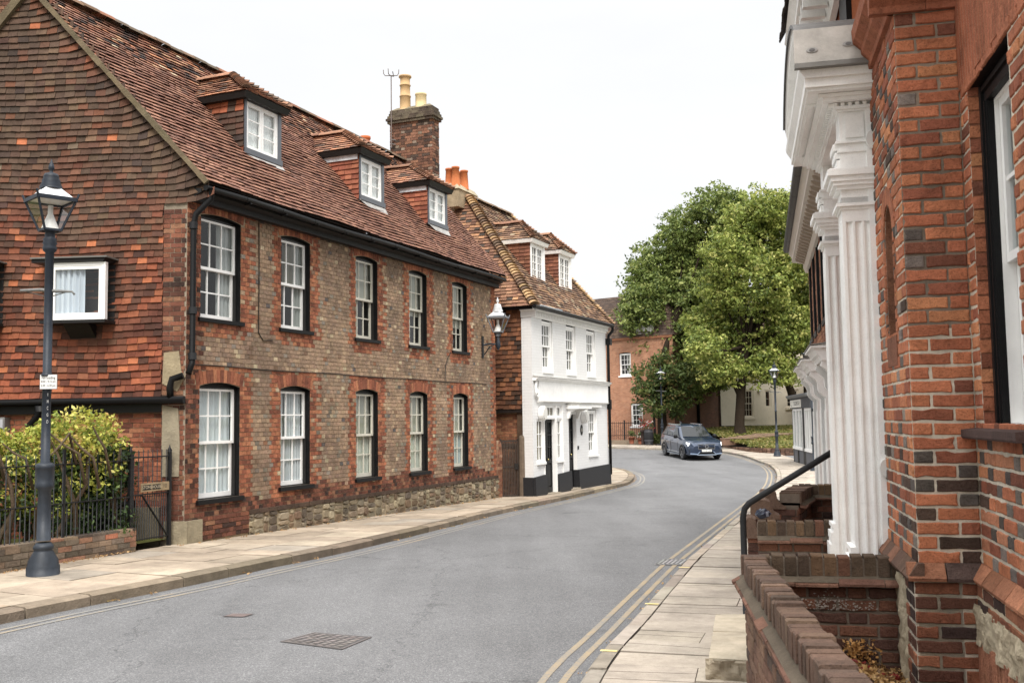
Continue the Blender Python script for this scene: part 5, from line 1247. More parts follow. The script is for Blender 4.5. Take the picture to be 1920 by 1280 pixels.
# passage between the houses: brick pier, gate and old post
PG = A.pt(11.5, 0, 0)
Fg = Fr((-.4, 25.6), 48, 1)
m = MB(); zb = -.24
bq = lambda s, z, w_: vary(pick([(3, srgb(158, 96, 66)), (2, srgb(136, 78, 56)), (1, srgb(176, 124, 92))]), .14)
Fq = Fr(PG[:2], 22.58, 1)
m.poly(Fq, [(0, -.4), (.3, -.4), (.3, .9)]+[(.15+.15*math.cos(t), .9+.3*math.sin(t)) for t in [pi*k/10 for k in range(1, 10)]]+[(0, .9)], -.2, .02, srgb(150, 126, 104), 1)
brickwork(m, Fq, 0, .3, -.35, .9, [], bq, 'flemish', o0=.02); brickwork(m, Fq, .03, .27, .9, 1.2, [], bq, 'header', o0=.02, skip=lambda s, z: (s-.15)**2/.0225+(z-.9)**2/.09 > 1)
tag(m.build('brick_pier', [M['brick'], M['mortar']], None, Fq.pt(.3, -.3, 0)), 'round topped orange brick wall stub beside the side gate', 'wall')
GP = thing('side_gate', 'rusty brown slatted metal gate between the brick and white houses', 'gate', Fq.pt(.6, -.28, -.1))
Fs = Fr(Fq.pt(.3, 0, -.03)[:2], 59, 1)
m = MB()
for i in range(11): m.fbox(Fs, .03+i*.046, .056+i*.046, -.24, 1.2, -.012, .0, srgb(70, 58, 50))
m.build('slat_panel', M['iron'], GP)
m = MB()
for z in (-.22, .5, 1.16): m.fbox(Fs, .0, .55, z, z+.04, -.02, .006, srgb(62, 52, 46))
m.fbox(Fs, .0, .035, -.26, 1.24, -.02, .006, srgb(62, 52, 46)); m.fbox(Fs, .515, .55, -.26, 1.24, -.02, .006, srgb(62, 52, 46)); m.build('gate_frame', M['iron'], GP)
m = MB(); m.fbox(Fs, .42, .52, .45, .6, .006, .03, srgb(40, 36, 34)); m.build('latch', M['iron'], GP)
m = MB(); x, y, _ = Fs.pt(.63, 0, .04); m.lathe([(.09, -.4), (.088, .6), (.084, 1.25), (.06, 1.31), (.02, 1.32)], x, y, 0, srgb(112, 98, 84), 8, smooth=False); tag(m.build('timber_post', M['wood'], None, (x, y, -.3)), 'thick old grey timber gate post against the white house', 'post')
m = MB(); m.face([Fs.pt(-.6, -.35, -.02), Fs.pt(1.2, -.35, -.02), Fs.pt(1.2, -.35, -4), Fs.pt(-2, -.35, -4)], (.08, .07, .06)); struct(m.build('path', M['stone']))
# ================================================================ buildings round the bend
O1 = Fr((10.33, 65.0), -52.3, -1)      # lit orange face, runs back to the left
O2 = Fr((10.33, 65.0), 37.7, 1)        # face behind the trees, their shade painted into its brown
OB = thing('brick_block', 'orange brick block, one face coloured brown as tree shade, with a mansard roof behind the trees', 'building', (10.33, 65.0, 0))
opsO = [dict(s0=a, s1=b, z0=z, z1=y, rise=.06, reveal=.12) for a, b, z, y in ((3.15, 4.05, 4.55, 6.1), (2.35, 3.25, 1.2, 2.75), (7.2, 8.1, 4.55, 6.1), (7.2, 8.1, 1.2, 2.75))]
m = MB(); backing(m, O1, 0, 12, -.5, 7.0, opsO, 0, WHITE, 0, .12, srgb(150, 92, 62), 2); m.fbox(O1, 5.2, 5.28, -.3, 7.0, 0, .06, srgb(120, 70, 50), 2); m.fbox(O1, -.03, 12, 6.9, 7.06, -.1, .12, srgb(140, 96, 72), 2)
m.fquad(O2, 0, 17, -.5, 6.6, 0, WHITE, 1); m.build('wall', [M['orange_brick'], M['shaded_brown_brick'], M['stone']], OB)
for o in opsO: sash_window(OB, O1, o['s0'], o['s1'], o['z0'], o['z1']-.08, -.1, 3, 2, 2, [(0, .3, 0, 1, srgb(190, 186, 176), 3, .02)], fw=.06, sill=(.06, .1, .06), sill_col=WHITE)
m = MB(); pt = lambda s, u, z: (O1.P[0]+O1.d[0]*s+O2.d[0]*u, O1.P[1]+O1.d[1]*s+O2.d[1]*u, z)
pm = lambda a, t: vary(pick([(3, srgb(104, 82, 70)), (2, srgb(90, 72, 64)), (1, srgb(118, 94, 78))]), .1)
E1, E2 = 7.05, 9.1
def tilesq(p): tiles(m, *p, pm, .22, .3, wav=.0, lift=.03, under=(.05, .045, .04))
tilesq([pt(12, -.1, E1), pt(-.1, -.1, E1), pt(.7, .7, E2), pt(12, .7, E2)]); tilesq([pt(-.1, -.1, E1), pt(-.1, 17, E1), pt(.7, 17, E2), pt(.7, .7, E2)])
tilesq([pt(12, .7, E2), pt(.7, .7, E2), pt(4, 4, E2+1.3), pt(12, 4, E2+1.3)]); tilesq([pt(.7, .7, E2), pt(.7, 17, E2), pt(4, 17, E2+1.3), pt(4, 4, E2+1.3)])
m.build('roof', M['tile'], OB)
for fr_, s, dz in ((O1, 5.9, 0), (O2, 4.6, 0), (O1, 1.5, 0)):
    m = MB(); m.fbox(fr_, s-.1, s+1.35, E1+.1, E1+1.5, -1.2, -.02, WHITE); m.fbox(fr_, s-.25, s+1.5, E1+1.5, E1+1.62, -1.3, .1, srgb(120, 124, 128)); dm = m.build('dormer', M['render'], OB)
    sash_window(OB, fr_, s+.05, s+1.2, E1+.2, E1+1.42, .02, 3, 2, 2, None, fw=.06, room=False)
for s in (2.1, 4.2):
    pass
for s in (3.1, 8.5):
    m = MB(); m.tube([O2.pt(s, 7.0, .1), O2.pt(s, .2, .1)], .1, BLACK, 8); m.build('downpipe', M['black'], OB)
m = MB(); m.tube([O2.pt(3.25, 5.0, .2), O2.pt(3.25, 4.6, .2)], .16, BLACK, 8); m.build('rainwater_hopper', M['black'], OB)
# white cottage beyond the grass bank
C4 = Fr((16.6, 70.5), 74, 1); CT = thing('white_cottage', 'cream rendered building with sash windows up on the grass bank', 'house', (17.5, 71, .9))
CRM = srgb(214, 206, 188)
opsC = [dict(s0=a, s1=b, z0=z, z1=y, reveal=.1) for a, b, z, y in ((-.75, .15, 1.66, 3.6), (1.0, 1.5, 2.35, 3.55), (2.7, 3.7, 2.3, 3.6))]
m = MB(); backing(m, C4, -2.4, 9, .2, 6.9, opsC, 0, CRM, 0, .1, CRM, 0); m.fbox(C4, -2.4, 9, .2, 1.12, -.1, .05, srgb(60, 54, 52), 1)
m.face([C4.pt(9, .2, 0), C4.pt(9, .2, -6), C4.pt(9, 6.9, -6), C4.pt(9, 6.9, 0)], CRM); m.build('wall', [M['render'], M['stone']], CT)
for o in opsC[:1]+opsC[2:]: sash_window(CT, C4, o['s0'], o['s1'], o['z0'], o['z1'], -.06, 3, 2, 2, None, CRM, CRM, fw=.09, sill=(.1, .12, .1), sill_col=CRM)
o = opsC[1]; casement(CT, C4, o['s0'], o['s1'], o['z0'], o['z1'], -.04, 1, 1, 2, CRM, CRM, None, fw=.06)
m = MB(); tiles(m, C4.pt(-1.3, 6.85, .35), C4.pt(9.3, 6.85, .35), C4.pt(9.3, 10, -3), C4.pt(-1.3, 10, -3), pm, .22, .3, wav=0, under=(.05, .04, .04)); m.build('roof', M['tile'], CT)
m = MB(); x, y, z = C4.pt(.55, 3.5, .1); m.lathe([(.01, -.1), (.12, -.05), (.14, .05), (.05, .1)], x, y, z, WHITE, 10); m.build('bulkhead_lamp', M['plastic'], CT)
# red brick house at the far right behind the shopfront
C5 = Fr((19.6, 66), 30, -1); RB = thing('red_brick_house', 'red brown brick house with a grey sash, half hidden by the shopfront', 'house', (20, 67, .9))
opsR = [dict(s0=a, s1=b, z0=z, z1=y, reveal=.1) for a, b, z, y in ((1.2, 2.2, 3.2, 5.2), (4, 5, 3.2, 5.2))]
m = MB(); backing(m, C5, 0, 8, -.4, 6.9, opsR, 0, WHITE, 0, .1); C5b = Fr((19.6, 66), 120, 1); m.fquad(C5b, 0, 8, -.4, 6.9, 0, WHITE, 0); m.build('wall', M['orange_brick'], RB)
for o in opsR: sash_window(RB, C5, o['s0'], o['s1'], o['z0'], o['z1'], -.06, 3, 2, 2, None, fw=.07)
sash_window(RB, C5b, .5, 1.3, 3.0, 5.2, .02, 3, 2, 2, None, fw=.07, room=False)
m = MB(); tiles(m, C5.pt(8, 6.9, .3), C5.pt(-.3, 6.9, .3), C5.pt(-.3, 9.8, -3), C5.pt(8, 9.8, -3), pm, .22, .3, wav=0, under=(.05, .04, .04)); m.build('roof', M['tile'], RB)
# ---- grass bank with its low wall and steps
def bz(x, y):
    t = max(0, min(1, (y-54.6)/8.0)); return -.05+t*.85+max(0, min(1, (y-62)/10))*.35
front = [(12.5, 62.2), (12.75, 58.4), (13.1, 56.2), (13.75, 54.9), (14.7, 54.5), (15.6, 54.6), (17.5, 56)]
g = MB(); rows = 14
back = [(11.2, 66.8), (13, 69.6), (15, 72), (17, 72.5), (20, 73), (22, 73), (26, 72)]
for i in range(len(front)-1):
    for k in range(rows):
        q = []
        for (u, t) in ((i, k/rows), (i+1, k/rows), (i+1, (k+1)/rows), (i, (k+1)/rows)):
            p = lerp(front[u], back[u], t); q.append((*p, bz(*p)))
        g.face(q, WHITE, 0, sm=True)
struct(g.build('grass_bank', M['turf']))
gl = MB(); cs = []
for _ in range(900):
    i = NR.integers(0, 5); u = NR.random(); t = NR.random()**1.3*.8; p = lerp(lerp(front[i], front[i+1], u), lerp(back[i], back[i+1], u), t); cs.append((*p, bz(*p)+.03))
leafcloud(gl, cs, 10, .4, (.08, .2), [(3, srgb(112, 116, 56)), (2, srgb(136, 130, 74)), (1.4, srgb(90, 98, 46)), (1, srgb(158, 142, 90))], up=-.1, flat=-.15); struct(gl.build('grass', M['leaf']), 'stuff')
bw = MB(); L = resample(front, .22)
for a, b in zip(L, L[1:]):
    for z0, z1, e in ((-.6, -.1, 0), (-.1, .02, .02)):
        d = Vector((b[0]-a[0], b[1]-a[1], 0)); n = Vector((-d.y, d.x, 0)).normalized()
        for zz in np.arange(z0, z1-.01, .075 if z1 < 0 else .2):
            za, zb = zz+.004, min(zz+.071, z1) if z1 < 0 else z1
            w0 = [Vector((*a, za))+n*e+d*.03, Vector((*b, za))+n*e-d*.03, Vector((*b, zb))+n*e-d*.03, Vector((*a, zb))+n*e+d*.03]
            w1 = [v-n*(.2+e) for v in w0]; bw.hexa([tuple(v) for v in w1+w0], vary(pick([(2, srgb(120, 84, 68)), (2, srgb(102, 74, 62)), (1, srgb(136, 102, 82))]), .15))
tag(bw.build('bank_wall', M['brick'], None, (13.5, 55.5, -.3)), 'low curved brown brick wall holding the grass bank', 'wall')
stp = MB()
for i in range(5):
    t = i/4; x, y = 12.9+t*2.3, 58.6+t*1.9; z = bz(x, y+.3)
    f = Fr((x, y), 78, 1); stp.fbox(f, -.95, 1.0+.25*i, z-.3, z+.07, -.28, .0, vary(srgb(122, 98, 82), .12)); stp.fbox(f, -.95, 1.0+.25*i, z+.07, z+.11, -.36, .03, vary(srgb(150, 128, 108), .1))
tag(stp.build('bank_steps', M['stone'], None, (14, 59.5, .2)), 'shallow brown steps climbing the grass bank beside the tree', 'steps')
# ---- railings, barrel and pots across the road
FR = Fr((8.9, 63.95), -57, -1); FT = thing('iron_railings', 'black iron railings on a low kerb before the orange brick wall', 'railings', FR.pt(3, .2, 0))
m = MB(); m.fbox(FR, 0, 9, -.4, .35, -.3, 0, srgb(140, 124, 106)); m.build('kerb_wall', M['stone'], FT)
for z in (.62, 1.4):
    m = MB(); m.fbox(FR, .02, 9, z, z+.04, -.16, -.12, IRON); m.build('rail', M['iron'], FT)
for i in range(62):
    s = .1+i*.14; m = MB(); m.tube([FR.pt(s, .34, -.14), FR.pt(s, 1.52, -.14)], .013, IRON, 5); m.build('bar', M['iron'], FT)
for s in (.06, 2.2, 4.4, 6.6):
    m = MB(); m.fbox(FR, s-.035, s+.035, .3, 1.62, -.18, -.1, IRON); m.build('post', M['iron'], FT)
BX, BY = 8.42, 63.35; bz0 = zg(63.3)
BP = thing('barrel_planter', 'black barrel planter of red and white flowers by the railings', 'planter', (BX, BY, bz0))
m = MB(); m.lathe([(.24, 0), (.29, .3), (.31, .5), (.29, .75), (.25, .95), (.22, .95), (.22, .9)], BX, BY, bz0, (.02, .02, .022), 18)
for z in (.2, .75): m.lathe([(.285, z), (.3, z+.03), (.3, z+.06), (.285, z+.08)], BX, BY, bz0, srgb(70, 70, 74), 18)
m.build('barrel', M['black'], BP)
m = MB(); FX, FY = BX-.1, BY
leafcloud(m, [(BX+NR.normal()*.16, BY+NR.normal()*.14, bz0+1.05+NR.random()*.35) for _ in range(22)], 16, .16, (.05, .11), [(2, srgb(62, 90, 48)), (1.4, srgb(196, 40, 58)), (.7, srgb(226, 216, 210))], up=.4); m.build('flowers', M['leaf'], BP)
for (x, y, h, r, lb, fl) in ((7.95, 63.85, .34, .16, 'small terracotta pot of white flowers at the railings foot', [(2, srgb(74, 98, 56)), (1.2, srgb(226, 222, 212))]), (7.45, 64.2, .42, .19, 'terracotta pot with a green plant, farthest from the barrel', [(2, srgb(74, 92, 52)), (1, srgb(120, 126, 72))]), (8.12, 63.75, .9, .17, 'dark tall pot with trailing red flowers beside the barrel', [(2, srgb(58, 78, 46)), (1.5, srgb(186, 62, 56))])):
    t = thing('flower_pot', lb, 'flower pot', (x, y, zg(y))); z = zg(y)
    m = MB(); m.lathe([(r*.7, 0), (r, h*.85), (r*1.1, h*.86), (r*1.1, h), (r*.9, h), (r*.85, h*.9)], x, y, z, srgb(128, 76, 56) if h < .8 else srgb(62, 50, 46), 12); m.build('pot', M['pot'], t)
    m = MB(); leafcloud(m, [(x+NR.normal()*.12, y+NR.normal()*.1, z+h+.12+NR.random()*(.25 if h < .8 else .6)) for _ in range(18)], 14, .13, (.05, .1), fl, up=.4); m.build('plant', M['leaf'], t)
sb = MB(); leafcloud(sb, [(9.0+NR.uniform(-.5, .5), 63.9+NR.uniform(-.2, .2), .25+NR.random()*.45) for _ in range(46)], 26, .2, (.06, .14), [(2, srgb(88, 98, 50)), (2, srgb(66, 80, 42)), (1, srgb(118, 120, 66))], up=.3)
tag(sb.build('shrub', M['leaf'], None, (9.0, 63.9, .1)), 'low green shrub at the foot of the far lamp post', 'shrub')
# ================================================================ trees
def tree(name, label, trunk, lobes, cols, n, leaf, limbs=True, bark=srgb(50, 42, 34), rng=None):
    t = thing(name, label, 'tree', trunk[0], 'trees on the grass bank' if name == 'maple_tree' else None)
    m = MB()
    for line, r in trunk[1]: m.tube(line, r, bark, 10)
    top = trunk[1][0][0][-1]
    for (x, y, z, r) in lobes:
        a = Vector(top); b = Vector((x, y, z)); md = a.lerp(b, .5)+Vector((0, 0, -.25*r)); m.tube([tuple(a), tuple(md), tuple(b)], [.13, .07, .02], bark, 6)
    m.build('trunk', M['bark'], t)
    c = MB()
    cs = []; rr = []
    for (x, y, z, r) in lobes:
        k = int(n*r*r)
        d = NR.normal(size=(k, 3)); d /= np.linalg.norm(d, axis=1)[:, None]; q = np.where(NR.random(k) < .12, NR.uniform(1.0, 1.25, k), NR.uniform(.45, 1.05, k))[:, None]
        d[:, 2] *= .85
        P = np.array([x, y, z])+d*q*r*(1+NR.normal(size=(k, 1))*.1)
        cs += list(map(tuple, P)); rr += list(NR.uniform(.3, .62, k))
    leafcloud(c, cs, leaf[0], rr, leaf[1], cols, up=.55, flat=.25, cvar=.22)
    c.build('crown', M['leaf'], t)
    return t
K = 1900.
def wp(px, py, Y): return ((px-960)/K*Y*1.004, Y, 1.7+(784-py)/K*Y)
DGR = [(3, srgb(124, 138, 74)), (3, srgb(106, 122, 64)), (2, srgb(140, 150, 84)), (1, srgb(78, 94, 52)), (1, srgb(156, 162, 98))]
LGR = [(3, srgb(146, 156, 78)), (3, srgb(128, 142, 70)), (2, srgb(164, 170, 92)), (1.2, srgb(92, 108, 54)), (1, srgb(182, 180, 108))]
OLV = [(3, srgb(82, 98, 50)), (2, srgb(66, 84, 44)), (1.5, srgb(104, 112, 60)), (.5, srgb(132, 120, 74))]
def lob(l, Y, sp): return [(*wp(x, y, Y+(i*37 % 11-5)/5*sp), r/K*Y) for i, (x, y, r) in enumerate(l)]
tree('maple_tree', 'darker green tall tree behind, its trunk beside the far lamp', ((9.5, 65.0, .2), [([(9.55, 65.0, .1), (9.5, 65.0, 2.5), (9.6, 65.2, 5.2), (10.6, 65.5, 8.0)], [.34, .27, .24, .2]), ]),
     lob([(1345, 392, 48), (1290, 432, 52), (1240, 492, 52), (1215, 560, 46), (1208, 625, 38), (1275, 550, 66), (1290, 640, 62), (1350, 470, 66), (1235, 672, 34), (1345, 590, 66), (1300, 500, 60), (1395, 400, 46), (1250, 600, 50), (1318, 690, 34), (1200, 590, 40), (1280, 700, 36), (1330, 715, 30), (1300, 728, 26), (1350, 700, 30), (1330, 660, 40), (1210, 520, 36), (1312, 585, 54), (1300, 560, 46)], 67.5, 1.3), DGR, 74, (20, (.13, .29)))
tree('maple_tree', 'lighter green broad tree with a thick trunk on the grass bank', ((13.7, 61.6, .6), [([(13.75, 61.6, .35), (13.7, 61.6, 1.2), (13.85, 61.6, 3.2), (14.3, 61.6, 6.0)], [.46, .31, .27, .2]), ([(13.85, 61.6, 3.0), (13.1, 61.4, 4.6), (12.6, 61.2, 6.0)], [.24, .17, .08])]),
     lob([(1452, 388, 44), (1404, 420, 48), (1488, 396, 44), (1372, 478, 50), (1352, 548, 44), (1342, 622, 42), (1422, 530, 70), (1470, 612, 60), (1396, 652, 54), (1484, 500, 54), (1340, 676, 32), (1318, 650, 34), (1440, 690, 42), (1400, 690, 30), (1338, 702, 24), (1470, 700, 28), (1322, 600, 34), (1365, 696, 28), (1436, 456, 60), (1496, 560, 40), (1500, 450, 36)], 61.5, 1.4), LGR, 80, (20, (.12, .27)))
tree('maple_tree', 'leaning forked tree with dark trunks behind the bank lamp post', ((18.1, 63.5, .95), [([(18.15, 63.5, .6), (17.6, 63.4, 2.6), (16.9, 63.2, 4.6), (16.2, 63, 7)], [.34, .26, .22, .15]), ([(18.3, 63.5, .6), (18.5, 63.5, 3), (18.5, 63.6, 6.5)], [.36, .3, .22])]),
     lob([(1500, 640, 36), (1470, 680, 30), (1492, 600, 40), (1510, 540, 40), (1505, 480, 36)], 63.5, .8), DGR+[(2, LGR[1][1])], 64, (18, (.13, .3)))
tree('small_tree', 'small dull olive tree with low foliage in front of the orange brick', ((9.0, 64.6, .2), [([(9.0, 64.6, .1), (8.95, 64.6, 2), (8.8, 64.6, 3.6)], [.09, .07, .05])]),
     lob([(1215, 708, 34), (1245, 690, 36), (1262, 730, 36), (1230, 752, 34), (1205, 738, 24), (1270, 762, 26), (1285, 705, 30)], 64.4, .5), OLV, 44, (15, (.13, .28)))
# ================================================================ the car
CARC = srgb(42, 56, 78)
def car(loc, rot):
    t = thing('parked_car' if False else 'suv_car', 'blue grey SUV with headlights lit driving round the bend', 'car', loc)
    t.rotation_euler = (0, 0, rot)
    # local: -y is forward, x to the car's left, built round the origin on the ground
    # sections from nose to tail: y, half width at sill, at waist, z sill, z waist(shoulder), z top of lower body
    S = [(-2.44, .62, .70, .36, .62, .74), (-2.36, .80, .84, .27, .66, .90), (-2.1, .92, .95, .24, .74, 1.0), (-1.6, .95, .985, .23, .82, 1.07), (-1.0, .955, .99, .24, .88, 1.11), (-.4, .955, .99, .25, .90, 1.13), (.6, .955, .99, .26, .92, 1.15), (1.6, .95, .985, .27, .95, 1.17), (2.2, .92, .955, .32, .98, 1.18), (2.46, .82, .88, .42, .98, 1.14)]
    b = MB(); rings = []
    for (y, ws, ww, zs, zw, zt) in S:
        pr = [(ws*.9, zs), (ws, zs+.07), (ww*.985, zs+.28), (ww, zw-.06), (ww*.985, zw+.03), (ww*.93, zt-.03), (ww*.84, zt), (0, zt+.045)]
        rings.append([(x, y, z) for x, z in pr]+[(-x, y, z) for x, z in pr[-2::-1]])
    for r0, r1 in zip(rings, rings[1:]):
        for k in range(len(r0)-1): b.face([r0[k], r0[k+1], r1[k+1], r1[k]], CARC, 0, sm=False)
        b.face([r0[0], r1[0], r1[-1], r0[-1]], (.02, .02, .02), 1)
    b.face(rings[0], CARC); b.face(rings[-1][::-1], CARC)
    # cabin shell: pillars and roof
    Cb = [(-.98, .86, 1.12, .86, 1.12), (-.15, .88, 1.14, .68, 1.66), (.3, .88, 1.15, .70, 1.73), (1.3, .87, 1.17, .68, 1.73), (2.0, .84, 1.18, .62, 1.66), (2.36, .82, 1.16, .66, 1.3)]
    rr = [[(w0, y, z0), ((w0+w1)/2+.02*(z1 > 1.2), y, (z0+z1)/2), (w1, y, z1-.04), (w1*.86, y, z1), (0, y, z1+.03*(z1 > 1.2)), (-w1*.86, y, z1), (-w1, y, z1-.04), (-(w0+w1)/2-.02*(z1 > 1.2), y, (z0+z1)/2), (-w0, y, z0)] for y, w0, z0, w1, z1 in Cb]
    for r0, r1 in zip(rr, rr[1:]):
        for k in range(8): b.face([r0[k], r0[k+1], r1[k+1], r1[k]], CARC, 0)
    # dark wheel arches, sills and bumper
    for y in (-1.49, 1.49):
        for s in (1, -1):
            n = 14; ring_ = [(s*.972, y+.47*math.cos(pi*k/n), .33+.44*math.sin(pi*k/n)) for k in range(n+1)]
            b.face([(s*.999, p[1], p[2]) for p in ring_], (.006, .006, .007), 1)
            for k in range(n):
                a, c2 = ring_[k], ring_[k+1]; A2 = (s*1.004, y+(a[1]-y)*1.1, .33+(a[2]-.33)*1.1); B2 = (s*1.004, y+(c2[1]-y)*1.1, .33+(c2[2]-.33)*1.1)
                b.face([(s*1.004, a[1], a[2]), (s*1.004, c2[1], c2[2]), B2, A2], tuple(k_*.85 for k_ in CARC), 0)
        for s in (1,):
            b.box(-.96, .96, y-.44, y+.44, .2, .3, (.006, .006, .007), 1)
    for s in (1, -1): b.bar((s*.975, -1.0, .36), (s*.975, 1.0, .38), .03, .05, srgb(190, 196, 202), 2); b.bar((s*.95, -1.0, .26), (s*.95, 1.0, .27), .06, .07, srgb(150, 160, 172), 2)
    b.bar((.6, -.1, 1.735), (.64, 1.8, 1.73), .04, .04, srgb(190, 196, 202), 2); b.bar((-.6, -.1, 1.735), (-.64, 1.8, 1.73), .04, .04, srgb(190, 196, 202), 2)
    b.bar((0, 1.5, 1.75), (0, 1.75, 1.84), .03, .05, CARC)
    bd = b.build('body', [M['car'], M['rubber'], M['chrome']], t)
    g = MB()
    def pn(*p): g.face(list(p), WHITE)
    e = .012
    pn((-.74, -.955-e, 1.155), (.74, -.955-e, 1.155), (.6, -.185-e, 1.635+.02), (-.6, -.185-e, 1.635+.02)); pn((-.0, -.96, 1.165), (.0, -.95, 1.165), (0, -.19, 1.67)) if False else None
    g.build('windscreen', M['carglass'], bd)
    for s in (1, -1):
        for (y0, y1, y2, y3) in ((-.72, .34, .34, -.1), (.42, 1.24, 1.2, .42), (1.32, 2.0, 1.78, 1.28)):
            q = MB(); f = lambda y, z: (s*(.885-(z-1.15)*.36+.018), y, z)
            q.face([f(y0, 1.17), f(y1, 1.185), f(y2, 1.62), f(y3, 1.6)], WHITE); q.build('side_window', M['carglass'], bd)
        h = MB(); P = lambda x, y, z: (s*x, y, z)
        h.hexa([P(.55, -2.33, .74), P(.9, -2.2, .74), P(.93, -2.02, .76), P(.55, -2.2, .76), P(.52, -2.37, .84), P(.86, -2.27, .88), P(.93, -2.0, .93), P(.55, -2.2, .9)], WHITE); h.build('headlight', M['headlight'], bd)
        d = MB(); d.lathe([(.02, -.1), (.1, -.08), (.11, .06), (.04, .1)], s*1.07, -.72, 1.16, (.012, .012, .013), 10); d.bar((s*.9, -.7, 1.1), (s*1.05, -.72, 1.12), .05, .05, (.012, .012, .013)); d.build('door_mirror', M['black'], bd)
        for y0, y1 in ((-.78, .38), (.4, 1.3)):
            dr = MB()
            for y in (y0, y1): dr.bar((s*.9915, y, .34), (s*.9945, y, .9), .012, .006, (.01, .01, .012))
            dr.bar((s*1.0, y1-.28, .93), (s*1.0, y1-.06, .94), .02, .03, CARC); dr.build('door', M['car'], bd)
    k = MB(); F = lambda x, z, y=-2.452: (x, y-(0), z)
    k.face([F(-.4, .6), F(.4, .6), F(.44, .82, -2.42), F(-.44, .82, -2.42)], (.008, .008, .009), 0)
    for i in range(9): x = -.36+i*.09; k.bar(F(x, .61, -2.458), F(x, .81, -2.428), .01, .01, (.02, .02, .022), 0)
    for p, q in (((-.42, .59), (.42, .59)), ((.42, .59), (.46, .83)), ((.46, .83), (-.46, .83)), ((-.46, .83), (-.42, .59))): k.bar(F(*p, -2.452+.0), F(*q, -2.44), .02, .02, srgb(200, 204, 208), 1)
    k.bar(F(.34, .61, -2.47), F(-.34, .82, -2.45), .035, .012, srgb(214, 216, 220), 1)
    for i in range(16):
        a0, a1 = 2*pi*i/16, 2*pi*(i+1)/16; k.bar((.085*math.cos(a0), -2.475, .715+.085*math.sin(a0)), (.085*math.cos(a1), -2.475, .715+.085*math.sin(a1)), .02, .025, srgb(214, 216, 220), 1)
    k.build('grille', [M['black'], M['chrome']], bd)
    q = MB(); q.box(-.26, .26, -2.49, -2.478, .455, .565, srgb(236, 236, 232)); text(q, 'RX16 CAP', (0, -2.491, .51), (1, 0, 0), (0, 0, 1), .105, (.02, .02, .02), 1); q.build('number_plate', [M['plastic'], M['ink']], bd)
    l = MB(); l.face([(-.48, -2.462, .3), (.48, -2.462, .3), (.36, -2.47, .44), (-.36, -2.47, .44)], (.008, .008, .009), 0)
    for s in (1, -1):
        l.bar((s*.36, -2.475, .45), (s*.5, -2.47, .33), .03, .03, srgb(150, 170, 196), 1); l.bar((s*.5, -2.47, .33), (s*.84, -2.37, .36), .03, .05, srgb(150, 170, 196), 1); l.face([(s*.56, -2.43, .42), (s*.86, -2.3, .42), (s*.88, -2.28, .54), (s*.6, -2.41, .5)], (.012, .012, .014), 0)
    l.bar((-.5, -2.47, .3), (.5, -2.47, .3), .03, .04, srgb(170, 184, 200), 1); l.build('bumper', [M['black'], M['car']], bd)
    for y in (-1.49, 1.49):
        for s in (1, -1):
            w = MB(); n = 22; prof = [(.22, .1), (.35, .11), (.375, .09), (.38, 0), (.375, -.09), (.35, -.11), (.22, -.1)]
            ringsw = [[(s*(.88+o), y+r*math.cos(2*pi*i/n), .38+r*math.sin(2*pi*i/n)) for i in range(n)] for r, o in prof]
            for a, c2 in zip(ringsw, ringsw[1:]):
                for i in range(n): w.face([a[i], a[(i+1) % n], c2[(i+1) % n], c2[i]], (.014, .014, .015), 0)
            wh = w.build('wheel', M['rubber'], t)
            r = MB(); r.face([(s*.93, y+.25*math.cos(2*pi*i/n), .38+.25*math.sin(2*pi*i/n)) for i in range(n)], (.02, .02, .021))
            for i in range(10):
                a = 2*pi*i/10; r.bar((s*.985, y+.04*math.cos(a), .38+.04*math.sin(a)), (s*.98, y+.25*math.cos(a), .38+.25*math.sin(a)), .045, .03, srgb(150, 152, 156), 0, up=(1, 0, 0))
            for i in range(n):
                a, c2 = 2*pi*i/n, 2*pi*(i+1)/n; r.bar((s*.985, y+.26*math.cos(a), .38+.26*math.sin(a)), (s*.985, y+.26*math.cos(c2), .38+.26*math.sin(c2)), .03, .03, srgb(150, 152, 156), 0, up=(1, 0, 0))
            r.build('rim', M['chrome'], wh)
    return t
CX, CY = 9.55, 55.0
# ================================================================ brick house on the right
B = Fr((2.098, 5.35), 12.9, -1)         # street face of the projecting bay, s runs away up the street
FP = Fr((2.098, 5.35), 102.9, 1)        # short return of the bay that faces the camera
BW = Fr(FP.pt(.316, 0, 0)[:2], 12.9, -1)  # window wall, set back
HB = thing('brick_townhouse', 'near orange brick town house with a white columned porch and black framed window', 'house', (2.098, 5.35, 0))
RB1 = [(4, srgb(204, 104, 50)), (4, srgb(188, 90, 44)), (2, srgb(166, 78, 46)), (1.4, srgb(214, 122, 62)), (.7, srgb(136, 70, 48))]
BLU = [(2, srgb(124, 112, 104)), (1.2, srgb(100, 90, 84)), (1, srgb(146, 132, 122))]
def palB(s, z, w):
    if z < .88: return vary(pick([(3, srgb(150, 78, 46)), (2, srgb(112, 64, 48)), (2, srgb(76, 56, 52)), (1.5, srgb(170, 92, 54))]), .15)
    low = .4 if z < 1.6 else .04
    if w < .13 and rnd.random() < low: return vary(pick(BLU), .15)
    if rnd.random() < low*.35: return vary(srgb(92, 70, 60), .2)
    return vary(pick(RB1), .12)
def palBf(s, z, w):
    if s > .15 and w < .14 and rnd.random() < .55: return vary(pick(BLU), .16)
    return palB(s, z, w)
m = MB(); MT = srgb(214, 204, 186); MTd = srgb(130, 120, 110)
